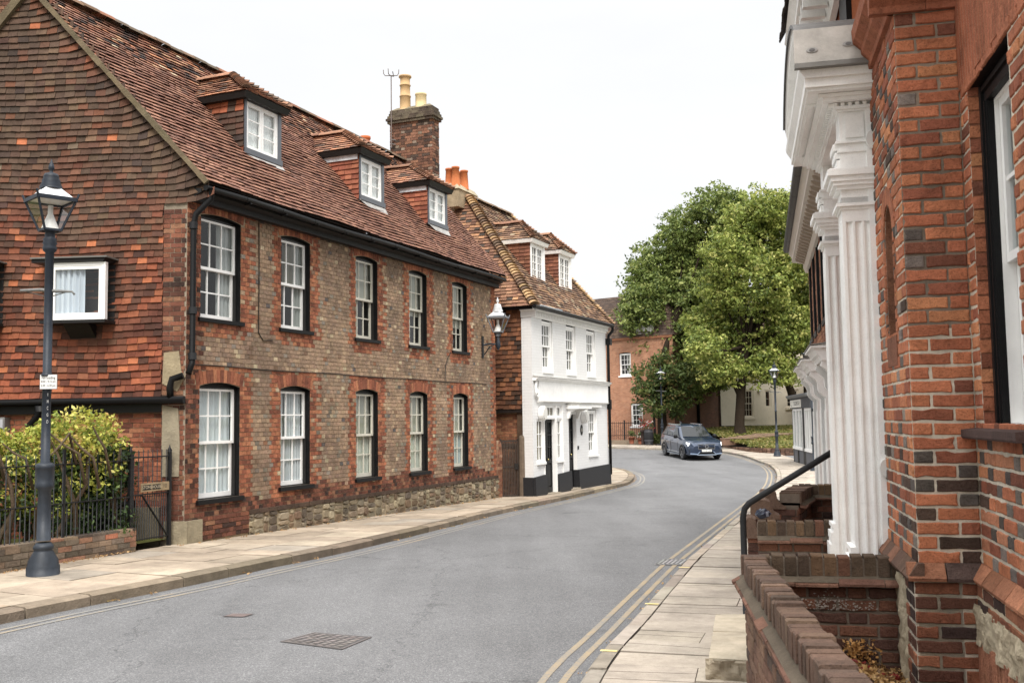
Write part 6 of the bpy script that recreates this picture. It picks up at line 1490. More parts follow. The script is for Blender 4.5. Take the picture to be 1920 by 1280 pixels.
# return facing the camera
cs_ = .0735
brickwork(m, FP, 0, .318, .93, 3.87, [], palB, [[.214, .106], [.106, .214]], course=cs_, joint=.0085, proud=.0075, fine=True)
m.fquad(FP, 0, .33, .0, 2.15, 0, MT, 1); m.fquad(FP, 0, .33, 2.15, 6.4, 0, srgb(138, 126, 112), 1)  # upper mortar coloured darker as the shade in its recessed joints
brickwork(m, FP, -.03, .318, .04, .85, [], palB, [[.23, .12], [.12, .23]], course=cs_, joint=.0105, o0=.03, proud=.0075, fine=True)
m.fbox(FP, -.03, .33, -.3, .86, -.2, .03, MT, 1)
# street face with a narrow blind arch
nich = dict(s0=.36, s1=.70, z0=2.16, z1=2.92, round=True, reveal=.11)
backing(m, B, 0, 1.16, .85, 6.4, [nich], 0, MT, 1, .11, srgb(150, 90, 60), 0)
brickwork(m, B, 0, 1.15, .93, 3.87, [nich], palBf, 'flemish', course=cs_, joint=.0085, proud=.0075, fine=True, ring=.11)
voussoirs(m, B, nich, .11, lambda: vary(srgb(186, 96, 54), .08), 0, .010, fine=True)
for z0 in np.arange(2.16, 2.75, cs_):
    for a, b in ((.30, .358), (.702, .76)): brick(m, B, a, b, z0, z0+.065, -.01, .011, vary(srgb(184, 96, 52), .1), 0, True)
brickwork(m, B, .36, .70, 2.16, 2.92, [], lambda s, z, w: None if (z > 2.75 and (s-.53)**2+(z-2.75)**2 > .17**2) else vary(pick([(2, srgb(140, 76, 52)), (2, srgb(112, 70, 54)), (1, srgb(86, 70, 62))]), .15), 'flemish', o0=-.115, proud=.01, course=cs_)
m.fquad(B, .33, .73, 2.1, 2.95, -.116, MTd, 1); m.fbox(B, .34, .72, 1.98, 2.15, -.05, .012, srgb(140, 78, 52), 0)
# rough patch of render low on the street face
m.fbox(B, -.03, 1.2, -.3, .86, -.2, .015, srgb(200, 188, 164), 1)
brickwork(m, B, -.03, .26, .04, .85, [], palB, 'flemish', course=cs_, o0=.015, proud=.02, fine=True)
# above the string course
brickwork(m, FP, 0, .318, 4.26, 6.0, [], palB, 'flemish', course=cs_, fine=False); brickwork(m, B, 0, 1.15, 4.26, 6.2, [], palBf, 'flemish', course=cs_, fine=False)
# window wall
opb = dict(s0=-.985, s1=-.17, z0=1.635, z1=3.385, rise=.0, reveal=.06)
backing(m, BW, -3.2, 0, .85, 6.4, [opb], 0, MT, 1, .06, srgb(150, 84, 54), 0)
def palW_(s, z, w):
    if z > 3.3 and -1.35 < s < .02 and z < 3.8: return vary(srgb(186, 92, 50), .07)
    if -.2 < s < .0 and z > 1.6: return vary(pick(RB1), .12)
    if s < -.17 and z < 1.6 and w < .13 and rnd.random() < .6: return vary(pick(BLU), .15)
    if z < 1.62 and rnd.random() < .3: return vary(srgb(206, 120, 76), .12)
    return palB(s, z, w)
brickwork(m, BW, -3.2, 0, .93, 3.42, [opb], palW_, 'flemish', course=cs_, proud=.0075, fine=True, ring=.0)
brickwork(m, BW, -3.2, -1.2, 3.42, 3.95, [], palW_, 'flemish', course=cs_, proud=.0075, fine=True)
# rubbed brick flat arch: tall thin voussoirs
x = -1.2; k = 0
while x < -.0:
    lean = (x+.58)*.16; c = vary(srgb(184, 90, 48), .1)
    P = [(x, 3.405), (x+.05, 3.405), (x+.05+lean+.01, 3.93), (x+lean, 3.93)]
    m.face([BW.pt(s, z, .009) for s, z in P], c, 0); m.face([BW.pt(P[0][0], P[0][1], 0), BW.pt(P[1][0], P[1][1], 0), BW.pt(P[1][0], P[1][1], .009), BW.pt(P[0][0], P[0][1], .009)], c, 0)
    x += .0535
brickwork(m, BW, -3.2, 0, 3.95, 6.2, [], palW_, 'flemish', course=cs_, proud=.009)
for s in np.arange(-.235, -.0, .5): pass
# reveal bricks beside the window
for i in range(24):
    z0 = 1.64+i*cs_; brick(m, Fr(BW.pt(-.17, 0, 0)[:2], 102.9, 1), -.0, .058, z0, z0+.064, -.01, .004, vary(pick(RB1), .15), 0)
# plinth below the window wall: render patch and reddish tiles
m.fbox(BW, -3.2, 0, -.3, .86, -.2, .045, srgb(204, 190, 164), 1)
x = -3.1
while x < -.05:
    w = rnd.uniform(.055, .065); brick(m, BW, x, x+w-.006, .05, .56+rnd.uniform(-.01, .01), .04, .055, vary(srgb(192, 112, 74), .12), 0); x += w
brickwork(m, BW, -3.2, 0, .7, .86, [], palB, 'stretcher', course=cs_, o0=.04, proud=.01, fine=True)
# rest of the house up the street, behind the porch
backing(m, B, 1.16, 4.28, -.3, 6.4, [dict(s0=1.45, s1=2.25, z0=.6, z1=3.0, reveal=.25)], -.02, srgb(160, 92, 60), 1, .25, WHITE, 1)
brickwork(m, B, 2.9, 4.28, .9, 5.0, [], palB, 'flemish', course=cs_, o0=-.02)
m.fquad(Fr(B.pt(4.28, 0, 0)[:2], 102.9, -1), 0, 4, -.3, 6.4, 0, srgb(150, 88, 58), 1)
m.build('wall', [M['brick'], M['mortar']], HB)
# plinth moulding
m = MB(); pf = [(-.02, .845), (.062, .845), (.066, .862), (.012, .935), (-.02, .935)]
def mould(f, a, b, n, cols):
    for i in range(n): x0 = a+(b-a)*i/n; x1 = a+(b-a)*(i+1)/n-.006; m.extr(f, [(o+rnd.uniform(-.002, .002), z) for o, z in pf], x0, x1, vary(pick(cols), .12))
PC = [(2, srgb(150, 92, 66)), (1.5, srgb(104, 82, 74)), (1, srgb(178, 108, 70))]
mould(FP, -.06, .32, 2, PC); mould(B, -.06, 1.16, 6, [(2, srgb(120, 86, 70)), (1, srgb(150, 96, 70))]); mould(BW, -3.2, -.005, 14, [(2, srgb(190, 110, 68)), (1, srgb(172, 98, 62))])
m.build('plinth_moulding', M['brick'], HB)
# lumpy old render at the foot
from mathutils import noise
def rough(mb, f, s0, s1, z0, z1, o, amp, cols, seed=0, st=.013):
    ns = int((s1-s0)/st); nz_ = int((z1-z0)/st)
    H = lambda a, b: o+amp*(.5+.5*noise.fractal(Vector((a*7+seed, b*9, seed)), .8, 2.0, 5))+amp*.8*max(0, noise.noise(Vector((a*14, b*14, seed+4))))
    edge = lambda a, b: min(1, 9*min(a-s0, s1-a, b-z0, z1-b)+.05+.5*noise.noise(Vector((a*9, b*9, seed+9))))
    for i in range(ns):
        for k in range(nz_):
            q = []
            for a, b in ((i, k), (i+1, k), (i+1, k+1), (i, k+1)):
                a = s0+(s1-s0)*a/ns; b = z0+(z1-z0)*b/nz_; e = edge(a, b); q.append(f.pt(a, b, H(a, b)*1 if e > 0 else o-.012))
            t = .5+.5*noise.noise(Vector((i*.11+seed, k*.11, 3))); mb.face(q, lerp(cols[0], cols[1], max(0, min(1, t))), 0)
m = MB(); RC = (srgb(212, 198, 170), srgb(160, 146, 122))
rough(m, B, .24, 1.16, .0, .80, .012, .022, RC, 1); rough(m, BW, -2.6, -.0, .54, .74, .044, .026, RC, 7)
m.build('render_patch', M['stone'], HB)
# moulded brick string course stepping out at the top of the bay
m = MB(); sc = [(-.02, 3.865), (.03, 3.865), (.035, 3.90), (.075, 3.945), (.08, 3.975), (.125, 4.02), (.13, 4.10), (.10, 4.11), (.09, 4.18), (.05, 4.26), (-.02, 4.26)]
def mould2(f, a, b, L):
    x = a
    while x < b-.01: e = min(x+L, b); m.extr(f, sc, x, e-.003, vary(srgb(168, 84, 48), .1)); x = e
mould2(B, -.0, 1.02, .115); mould2(FP, 0, .316, .16)
m.extr(FP, sc, -.13, -.001, srgb(160, 80, 46)); m.build('string_course', M['brick'], HB)
# sash window in a black box frame
wb = MB(); zt = 3.33
wb.fbox(BW, -.29, -.172, 1.64, 3.37, -.2, -.06, BLACK); wb.fbox(BW, -.985, -.29, 3.27, 3.37, -.2, -.06, BLACK); wb.fbox(BW, -.985, -.9, 1.64, 3.3, -.2, -.08, BLACK)
wb.fbox(BW, -.24, -.2, 1.64, 3.36, -.06, -.045, BLACK); wb.fbox(BW, -.985, -.25, 3.32, 3.345, -.06, -.045, BLACK); wb.fbox(BW, -.275, -.26, 1.64, 3.27, -.06, -.052, BLACK)
wb.fbox(BW, -.985, -.17, 3.372, 3.3845, -.2, -.002, BLACK)
wbn = wb.build('window_frame', M['black'], HB)
sash_window(HB, BW, -.93, -.285, 1.645, 3.275, -.115, 2, 2, 2, None, WHITE, WHITE, fw=.012, back=.7)
m = MB(); m.extr(BW, [(-.06, 1.575), (.075, 1.575), (.08, 1.585), (.08, 1.62), (-.06, 1.635)], -1.1, -.0, srgb(84, 68, 64)); m.build('sill', M['stone'], HB)
# ---- porch: two fluted pilasters, entablature, curved hood
PO = MB()
def pilaster(s, zb):
    """fluted on the side turned to the camera; projects .2 from the wall"""
    m = MB(); f = Fr(B.pt(s, 0, 0)[:2], 102.9+180, -1)   # d runs outwards to the street, normal towards the camera
    d0, d1 = .015, .205; W_ = .26
    # shaft with flutes cut into the side
    n = 3; fl = (d1-d0-.02)/n; prof = []
    z0, z1 = zb+.26, 3.0
    def side(zA, zB):
        x = d0+.0
        edges = [d0]+[d0+.012+fl*i for i in range(n)]
        pts = [(d0-.0, 0)]
        for i in range(n):
            a = d0+.012+fl*i; pts += [(a, 0)]
            for k in range(1, 6): pts.append((a+(fl-.012)*k/6, -.018*math.sin(pi*k/6)))
            pts.append((a+fl-.012, 0))
        pts.append((d1, 0))
        for (a, oa), (b, ob_) in zip(pts, pts[1:]): m.face([f.pt(a, zA, oa), f.pt(b, zA, ob_), f.pt(b, zB, ob_), f.pt(a, zB, oa)], WHITE)
    side(zb, z1-.06); m.fquad(f, d0, d1, z1-.06, z1+.1, 0, WHITE)
    for i in range(n):   # rounded flute heads
        a = d0+.012+fl*i; m.fbox(f, a, a+fl-.012, z1-.06, z1-.055, -.02, 0, WHITE)
    m.face([f.pt(d1, zb, 0), f.pt(d1, zb, -W_), f.pt(d1, z1+.1, -W_), f.pt(d1, z1+.1, 0)], WHITE)
    for i in range(3):
        o = -.03-i*.075; m.fbox(Fr(f.pt(d1, 0, 0)[:2], 12.9, -1), -o, -o+.045, zb+.3, z1-.05, -.001, .004, WHITE)
    m.fbox(f, 0.0, .04, zb, 3.7, -W_, .012, WHITE)
    # base mouldings
    for (e, a, b) in ((.05, 0, .1), (.035, .1, .135), (.04, .135, .19), (.02, .19, .225), (.03, .225, .255)): m.fbox(f, d1-.02, d1+e, zb+a, zb+b, -W_-e*.5, .004, WHITE)
    # necking, capital
    for (e, a, b) in ((.012, 3.02, 3.04), (.035, 3.04, 3.06), (.0, 3.06, 3.15), (.03, 3.15, 3.175), (.05, 3.175, 3.2), (.065, 3.2, 3.235), (.085, 3.235, 3.275), (.07, 3.275, 3.285)): m.fbox(f, .0, d1+e, a, b, -W_-e*.6, e*.8, WHITE)
    # block, architrave strips, upper panel
    for (e, a, b) in ((.0, 3.285, 3.395), (.015, 3.395, 3.407), (.0, 3.407, 3.455), (.025, 3.455, 3.469), (-.005, 3.469, 3.662)): m.fbox(f, .0, d1+e, a, b, -W_-e, e*.7, WHITE)
    m.fbox(f, .05, d1-.04, 3.490, 3.642, 0, .006, WHITE); 
    for (e, a, b) in ((.03, 3.36, 3.40), (.02, 3.30, 3.35), (.04, 3.414, 3.455)): m.fbox(f, d1, d1+e, a, b, -W_+.02, -.01, WHITE)
    return m.build('pilaster', M['render'], PORCH)
m = MB(); m.fbox(B, 1.05, 2.9, -.3, .61, -.3, .36, srgb(150, 140, 124)); PORCH = m.build('porch', M['stone'], HB)
pilaster(1.085, .62); pilaster(2.52, .62)
m = MB()
for (e, a, b) in ((.215, 3.662, 3.676), (.235, 3.676, 3.697), (.30, 3.721, 3.745), (.33, 3.745, 3.766)): m.fbox(B, 1.085-(e-.2)*.7, 2.78+(e-.2)*.7, a, b, .0, e, WHITE)
# dentils
x = 1.075
while x < 2.8: m.fbox(B, x, x+.025, 3.698, 3.719, .2, .265, WHITE); x += .05
for d in np.arange(.03, .25, .045): m.fbox(B, 1.06, 1.085, 3.698, 3.719, d, d+.024, WHITE); m.fbox(B, 2.495, 2.52, 3.698, 3.719, d, d+.024, WHITE)
m.fbox(B, 1.09, 2.77, 3.697, 3.722, .0, .235, WHITE)
# soffit and corona of the projecting cornice
m.fbox(B, .93, 2.94, 3.769, 3.790, .0, .40, WHITE); m.fbox(B, .91, 2.96, 3.790, 3.845, .0, .415, WHITE)
m.extr(B, [(0, 3.845), (.415, 3.845), (.425, 3.860), (.45, 3.900), (.455, 3.925), (0, 3.925)], .885, 2.985, WHITE)
# square framed panel under the soffit
for (a, b, c_, d_) in ((1.2, 2.6, .2, .23), (1.2, 2.6, .35, .38), (1.2, 1.23, .23, .35), (2.57, 2.6, .23, .35)): m.fbox(B, a, b, 3.755, 3.769, c_, d_, WHITE)
m.build('entablature', M['render'], PORCH)
m = MB(); n = 14; a0, a1 = .86, 3.0
arc = [(a0+(a1-a0)*i/n, 3.925+.36*(1-(2*i/n-1)**2)**.8+.17) for i in range(n+1)]
m.poly(B, [(a0, 3.925)]+arc+[(a1, 3.925)], 0, .36, WHITE)
for (s0, z0), (s1, z1) in zip(arc, arc[1:]):
    m.hexa([B.pt(s0, z0-.07, 0), B.pt(s1, z1-.07, 0), B.pt(s1, z1, 0), B.pt(s0, z0, 0), B.pt(s0, z0-.07, .44), B.pt(s1, z1-.07, .44), B.pt(s1, z1, .455), B.pt(s0, z0, .455)], WHITE)
hood = m.build('pediment', M['render'], PORCH)
m = MB(); LD = srgb(172, 168, 162)
for (s0, z0), (s1, z1) in zip(arc, arc[1:]): m.face([B.pt(s0, z0+.006, 0), B.pt(s1, z1+.006, 0), B.pt(s1, z1+.006, .47), B.pt(s0, z0+.006, .47)], srgb(96, 94, 92)); m.face([B.pt(s0, z0-.02, .47), B.pt(s1, z1-.02, .47), B.pt(s1, z1+.006, .47), B.pt(s0, z0+.006, .47)], srgb(84, 82, 80))
m.fbox(B, .84, .858, 3.910, 4.145, 0, .48, LD); m.fbox(B, .83, .88, 3.895, 3.925, 0, .48, srgb(110, 108, 104))
fz = Fr(B.pt(.84, 0, 0)[:2], 102.9+180, -1)
for d, z in ((.15, 4.025), (.37, 4.005)):
    m.poly(fz, [(d+.035*math.cos(2*pi*k/12), z+.016*math.sin(2*pi*k/12)) for k in range(12)], 0, .006, srgb(150, 148, 146)); m.poly(fz, [(d+.018*math.cos(2*pi*k/10), z+.009*math.sin(2*pi*k/10)) for k in range(10)], .006, .01, srgb(96, 94, 94))
m.build('lead_cap', M['lead'], hood)
for s, z in ((1.06, 3.46), (1.06, 1.37)):
    m = MB(); f = Fr(B.pt(1.08, 0, 0)[:2], 102.9+180, -1); m.poly(f, [(.0+.045*math.cos(2*pi*k/14), z+.06*math.sin(2*pi*k/14)) for k in range(14)], .0, .05, srgb(214, 212, 208)); m.build('cable_box', M['plastic'], HB)
# main cornice over the street face
m = MB(); m.extr(B, [(0, 5.05), (.05, 5.05), (.08, 5.14), (.1, 5.2), (.3, 5.24), (.3, 5.3), (.36, 5.38), (0, 5.42)], 1.1, 4.5, WHITE)
x = 1.2
while x < 4.4: m.fbox(B, x, x+.07, 5.1, 5.22, .08, .28, WHITE); x += .24
m.build('cornice', M['render'], HB)
m = MB(); tiles(m, B.pt(1.1, 5.42, .42), B.pt(4.5, 5.42, .42), B.pt(4.5, 7, -1.2), B.pt(1.1, 7, -1.2), lambda a, t: vary(srgb(74, 62, 56), .15), .1, .16, wav=.01); m.build('roof', M['tile'], HB)
m = MB(); m.fbox(B, 2.1, 2.6, 4.2, 5.0, -.08, .02, BLACK); m.build('window', M['black'], HB)
# ================================================================ low walls, steps and handrail in front of it
CPC = [(3, srgb(122, 92, 76)), (3, srgb(112, 86, 72)), (2, srgb(130, 100, 82)), (1, srgb(104, 82, 70)), (.6, srgb(142, 110, 90))]
CPG = [(3, srgb(104, 82, 64)), (2, srgb(92, 72, 58)), (1, srgb(122, 90, 62)), (.7, srgb(120, 74, 54))]
WLP = [(3, srgb(116, 70, 54)), (2, srgb(98, 62, 52)), (2, srgb(134, 78, 56)), (1, srgb(82, 58, 52))]
def low_wall(mb, f, L, zt, zb, th, cop, wal, over=.02, fine=True, ends=True, mort=srgb(122, 110, 98)):
    """brick-on-edge coping over a tile creasing; o=0 is the outer face, the wall runs back to -th"""
    x = 0
    while x < L-.01:
        w = rnd.uniform(.07, .079); e = min(x+w, L); c = vary(pick(cop), .11); t = rnd.uniform(-.009, .006); j = rnd.uniform(-.008, .008); g = .0055
        p = [f.pt(s, z, o) for z, k in ((zt-.115, 0), (zt+t-.006, 0), (zt+t, .007)) for s, o in ((x+g, -th-over+j+k), (e-g, -th-over+j+k), (e-g, over+j-k), (x+g, over+j-k))]
        for q in ((0, 1, 5, 4), (1, 2, 6, 5), (2, 3, 7, 6), (3, 0, 4, 7), (4, 5, 9, 8), (5, 6, 10, 9), (6, 7, 11, 10), (7, 4, 8, 11), (8, 9, 10, 11)): mb.face([p[i] for i in q], c)
        x = e
    mb.fbox(f, 0, L, zt-.12, zt-.02, -th-over+.012, over-.012, mort, 1)
    x = 0
    while x < L-.01:
        e = min(x+rnd.uniform(.2, .26), L); d = rnd.uniform(-.008, .006); c = vary(srgb(128, 84, 66), .2)
        mb.extr(f, [(over-.005, zt-.118), (over+.055+d, zt-.158+d), (over+.055+d, zt-.172+d), (over-.01, zt-.17)], x, e-.004, c); mb.extr(f, [(-th-over+.005, zt-.118), (-th-over-.05+d, zt-.158+d), (-th-over-.05+d, zt-.172+d), (-th-over+.01, zt-.17)], x, e-.004, c); x = e
    mb.extr(f, [(over-.01, zt-.112), (over+.045, zt-.148), (over-.01, zt-.15)], 0, L, srgb(100, 90, 78), 1)
    mb.extr(f, [(-th-over+.01, zt-.112), (-th-over-.04, zt-.148), (-th-over+.01, zt-.15)], 0, L, srgb(100, 90, 78), 1)
    mb.fbox(f, .004, L-.004, zb, zt-.15, -th+.008, -.008, mort, 1)
    pal = lambda s, z, w: vary(pick(wal), .15)
    n = int((zt-.17-zb)/.0735)*.0735
    brickwork(mb, f, 0, L, zt-.17-n, zt-.17, [], pal, 'flemish', course=.0735, o0=-.008, proud=.01, fine=fine)
    fb = Fr(f.pt(0, 0, -th)[:2], f.ang, -f.side); brickwork(mb, fb, 0, L, zt-.17-n, zt-.17, [], pal, 'stretcher', course=.0735, o0=-.008, proud=.01, fine=fine)
    if ends:
        fe = Fr(f.pt(L, 0, -th)[:2], f.ang-90*f.side, f.side); 
        brickwork(mb, fe, 0, th, zt-.17-n, zt-.17, [], pal, 'flemish', course=.0735, o0=-.012, proud=.012)
# slanting garden wall beside the pavement
GWF = Fr((.86, 2.25), 7.45, -1); LG = 4.0
m = MB(); low_wall(m, GWF, LG, .875, -.15, .105, CPC, [(3, srgb(134, 96, 78)), (2, srgb(116, 84, 70)), (1.5, srgb(150, 112, 90)), (1, srgb(98, 78, 70))], over=.012)
tag(m.build('garden_wall', [M['brick'], M['mortar']], None, (1.2, 4.3, 0)), 'long sloping foreground brick wall with brick on edge coping beside the pavement', 'wall')
# cross wall on the near side of the steps
XW = Fr((1.46, 6.17), 102.9, 1); m = MB(); low_wall(m, XW, .84, .875, -.15, .11, CPG, WLP, over=.01)
tag(m.build('step_wall', [M['brick'], M['mortar']], None, (1.9, 6.1, 0)), 'short dark brick wall below the near white pilaster, whitewash stained', 'wall')
wsn = MB()
for i in range(200):
    s = .42+rnd.gauss(0, .12); z = .565+abs(rnd.gauss(0, .03))*(2 if abs(s-.36) < .06 else 1); r = rnd.uniform(.0015, .0055); n = 7
    wsn.face([XW.pt(s+r*1.5*math.cos(2*pi*k/n)*rnd.uniform(.5, 1.2), z+r*math.sin(2*pi*k/n)*rnd.uniform(.5, 1.2), .0135) for k in range(n)], vary(srgb(168, 158, 148), .1))
tag(wsn.build('whitewash_stain', M['ink'], None, XW.pt(.35, .57, .0)), 'white splashed stain on the short dark brick wall', 'stain') if False else None
_sw = [o for o in COL.objects if o.name == 'step_wall'][0]
wsn.build('whitewash_stain', M['mortar'], _sw)
# far side of the steps
XV = Fr(B.pt(2.86, 0, .79)[:2], 102.9, 1); m = MB(); low_wall(m, XV, .78, .86, -.15, .12, CPG, WLP, over=.01)
tag(m.build('step_wall', [M['brick'], M['mortar']], None, B.pt(2.86, 0, .5)), 'low brick wall just beyond the porch steps, behind the handrail foot', 'wall')
SP = thing('porch_steps', 'worn pale stone steps leading up to the white porch', 'steps', B.pt(2, 0, .8))
for i, (a, b, z) in enumerate(((.84, 1.16, .13), (.56, .85, .29), (.3, .57, .45))):
    m = MB(); n = 9
    for k in range(n):
        s0 = 1.19+1.6*k/n; s1 = 1.19+1.6*(k+1)/n; dz = rnd.uniform(-.012, .008); m.hexa([B.pt(*q) for q in ((s0, -.2, a), (s1, -.2, a), (s1, -.2, b+rnd.uniform(-.01, .01)), (s0, -.2, b), (s0, z, a), (s1, z, a), (s1, z+dz, b-.02), (s0, z+dz, b-.025))], vary(srgb(190, 178, 158), .05, .005))
    if i == 0:
        rough(m, Fr(B.pt(1.19, 0, .86)[:2], -77.1, -1), 0, .3, -.05, .13, .0, .05, (srgb(190, 178, 156), srgb(112, 100, 84)), 3, .015)
    m.build('step', M['stone'], SP)
m = MB()
h0 = B.pt(2.92, .13, .90); hp = [B.pt(2.92, .0, .90), B.pt(2.92, .88, .90), B.pt(2.92, .95, .885), B.pt(2.92, .995, .85), B.pt(2.92, 1.04, .78), B.pt(2.92, 1.50, .03)]
m.tube(hp, .026, (.016, .016, .017), 12); tag(m.build('handrail', M['black'], None, h0), 'bent black tubular handrail beside the porch steps', 'handrail')
# soil and dry weeds in the pit between wall and house
m = MB(); P = [GWF.pt(.2, 0, -.1), GWF.pt(LG, 0, -.1), XW.pt(.84, 0, 0), B.pt(0, 0, .0), BW.pt(-3, 0, .0)]
m.face([(p[0], p[1], .2) for p in P], srgb(96, 72, 54)); struct(m.build('ground', M['mortar']))
m = MB(); leafcloud(m, [(1.93+NR.normal()*.13, 5.85+NR.normal()*.12, .22+abs(NR.normal())*.03) for _ in range(110)], 16, .07, (.012, .045), [(3, srgb(196, 160, 108)), (2, srgb(160, 122, 78)), (1, srgb(120, 90, 60)), (.25, srgb(140, 50, 46))], up=.6, flat=.1)
leafcloud(m, [(1.97+NR.normal()*.05, 6.02+NR.normal()*.03, .26+NR.random()*.12) for _ in range(26)], 12, .05, (.012, .035), [(3, srgb(196, 150, 92)), (1, srgb(150, 112, 70))], up=.2); struct(m.build('dry_leaves', M['leaf']), 'stuff')
m = MB(); leafcloud(m, [(*GWF.pt(s, 0, .03+NR.random()*.04)[:2], .02) for s in np.arange(2.2, 4.0, .07)], 8, .05, (.01, .035), [(2, srgb(170, 140, 98)), (1, srgb(110, 112, 62))], up=.8, flat=-.1); struct(m.build('fallen_leaves', M['leaf']), 'stuff')
# next house's area walls
AW = Fr((3.38, 12.4), 102.9, 1); m = MB(); low_wall(m, AW, .7, .87, -.4, .2, CPG, WLP, fine=False)
tag(m.build('area_wall', [M['brick'], M['mortar']], None, (3.6, 12.2, 0)), 'dark brick back wall of the neighbouring area, farthest of the low walls', 'wall')
AX = Fr((2.98, 11.45), 23, -1); m = MB(); low_wall(m, AX, 1.1, .86, -.4, .2, CPC, WLP, fine=False, ends=False)
fe = Fr(AX.pt(0, 0, 0)[:2], 113, 1); brickwork(m, fe, 0, .2, -.3, .7, [], lambda s, z, w: vary(pick(WLP), .15), 'flemish', o0=0)
tag(m.build('area_wall', [M['brick'], M['mortar']], None, (2.9, 11.5, 0)), 'low brick wall along the pavement leading to the dark back wall', 'wall')
for (x, y, L, zt, lb) in ((2.76, 11.5, .24, .87, 'small brick pier at the end of the neighbouring low wall, farthest of three'), (2.5, 10.85, .26, .825, 'small brick pier with a curved stone coping, middle of three'), (2.27, 10.05, .15, .72, 'lowest small brick pier, carrying the blue bag')):
    f = Fr((x, y), 102.9, 1); m = MB(); m.fbox(f, .02, L, -.4, zt-.2, -.3, -.0, srgb(112, 98, 88), 1); brickwork(m, f, .02, L, -.35, zt-.2, [], lambda s, z, w: vary(pick(WLP), .15), 'flemish', o0=0)
    fl_ = Fr(f.pt(.02, 0, -.3)[:2], 12.9, -1)
    brickwork(m, Fr(f.pt(.02, 0, 0)[:2], 12.9, -1), 0, .3, -.35, zt-.2, [], lambda s, z, w: vary(pick(WLP), .15), 'flemish', o0=0)
    prof = [(-.0, zt-.2), (.0, zt-.02), (.02, zt), (L-.1, zt), (L-.06, zt-.02), (L-.05, zt-.1), (L, zt-.15), (L+.04, zt-.17), (L+.04, zt-.2)]
    m.poly(f, prof, -.34, .03, vary(srgb(128, 98, 82), .08), 0); tag(m.build('brick_pier', [M['brick'], M['mortar']], None, (x, y, 0)), lb, 'pier')
m = MB(); n = 14; ringb = []
for j in range(7):
    t = j/6; r = .062*math.sin(pi*(t*.86+.1))**.6; ringb.append([(2.42+r*1.25*math.cos(2*pi*k/n)*rnd.uniform(.86, 1.12), 9.98+r*math.sin(2*pi*k/n)*rnd.uniform(.86, 1.12), .72+.085*t+rnd.uniform(-.012, .012)) for k in range(n)])
for a, b in zip(ringb, ringb[1:]):
    for k in range(n): m.face([a[k], a[(k+1) % n], b[(k+1) % n], b[k]], vary(srgb(34, 42, 60) if rnd.random() < .8 else srgb(150, 160, 176), .2))
m.face(ringb[-1], srgb(34, 42, 60)); tag(m.build('plastic_bag', M['plastic'], None, (2.42, 9.98, .72)), 'crumpled dark blue plastic bag resting on the lowest pier', 'bag')
# ================================================================ second house with three door hoods
H2 = Fr((3.32, 9.5), 13.8, -1); H2L = 10.25
NH = thing('brick_terrace', 'long orange brick house with a bracketed cornice and three white door hoods', 'house', (5.5, 16, -.1))
RB2 = [(4, srgb(180, 112, 76)), (3, srgb(164, 98, 68)), (2, srgb(146, 86, 64)), (1, srgb(192, 130, 92))]
ops2 = [dict(s0=s-.78, s1=s, z0=3.16, z1=4.55, reveal=.1) for s in (1.2, 2.45, 3.7, 4.95, 6.2, 7.45, 8.72, 9.98)]
HD = [(1.95, 1.45), (4.75, 1.45), (7.0, 1.45)]
ops2 += [dict(s0=s+.25, s1=s+L-.25, z0=-.4, z1=2.15, reveal=.2) for s, L in HD]
m = MB(); backing(m, H2, 0, H2L, -.5, 4.8, ops2, 0, srgb(168, 150, 128), 1, .1, BLACK, 1)
brickwork(m, H2, 0, H2L, -.3, 4.65, ops2, lambda s, z, w: vary(pick(RB2), .14), 'flemish', proud=.01)
m.fquad(Fr(H2.pt(H2L, 0, 0)[:2], 103.8, -1), 0, 6, -.5, 4.8, 0, srgb(150, 96, 70), 0); m.fquad(Fr(H2.pt(0, 0, 0)[:2], 103.8, 1), 0, 6, -.5, 4.8, 0, srgb(150, 96, 70), 0)
m.build('wall', [M['brick'], M['mortar']], NH)
for o in ops2[:8]:
    sash_window(NH, H2, o['s0'], o['s1'], o['z0'], o['z1'], -.05, 3, 2, 2, None, WHITE, WHITE, fw=.03, outer=BLACK, sill=(.03, .09, .03), sill_col=BLACK)
    m = MB(); m.fbox(H2, o['s1']-.01, o['s1']+.05, o['z0'], o['z1'], -.08, .014, BLACK); m.build('window_surround', M['black'], NH)
m = MB(); m.extr(H2, [(0, 4.5), (.05, 4.5), (.09, 4.6), (.09, 4.68), (.3, 4.72), (.3, 4.8), (.36, 4.9), (0, 4.93)], -.05, H2L+.3, srgb(214, 206, 194))
x = .05
while x < H2L: m.extr(H2, [(.09, 4.6), (.24, 4.66), (.26, 4.72), (.09, 4.72)], x, x+.1, srgb(170, 154, 138)); x += .3
m.build('cornice', M['render'], NH)
m = MB()
for k in range(8): s0 = -.1+10.5*k/8; m.tube([H2.pt(s0, 4.95, .4), H2.pt(s0+1.3, 4.95, .4)], .065, (.02, .017, .015), 10)
m.build('gutter', M['black'], NH)
m = MB(); tiles(m, H2.pt(-.1, 4.96, .42), H2.pt(H2L+.3, 4.96, .42), H2.pt(H2L+.3, 7.0, -2.2), H2.pt(-.1, 7.0, -2.2), palW, .1, .165, wav=.01, under=(.03, .03, .03)); m.build('roof', M['tile'], NH)
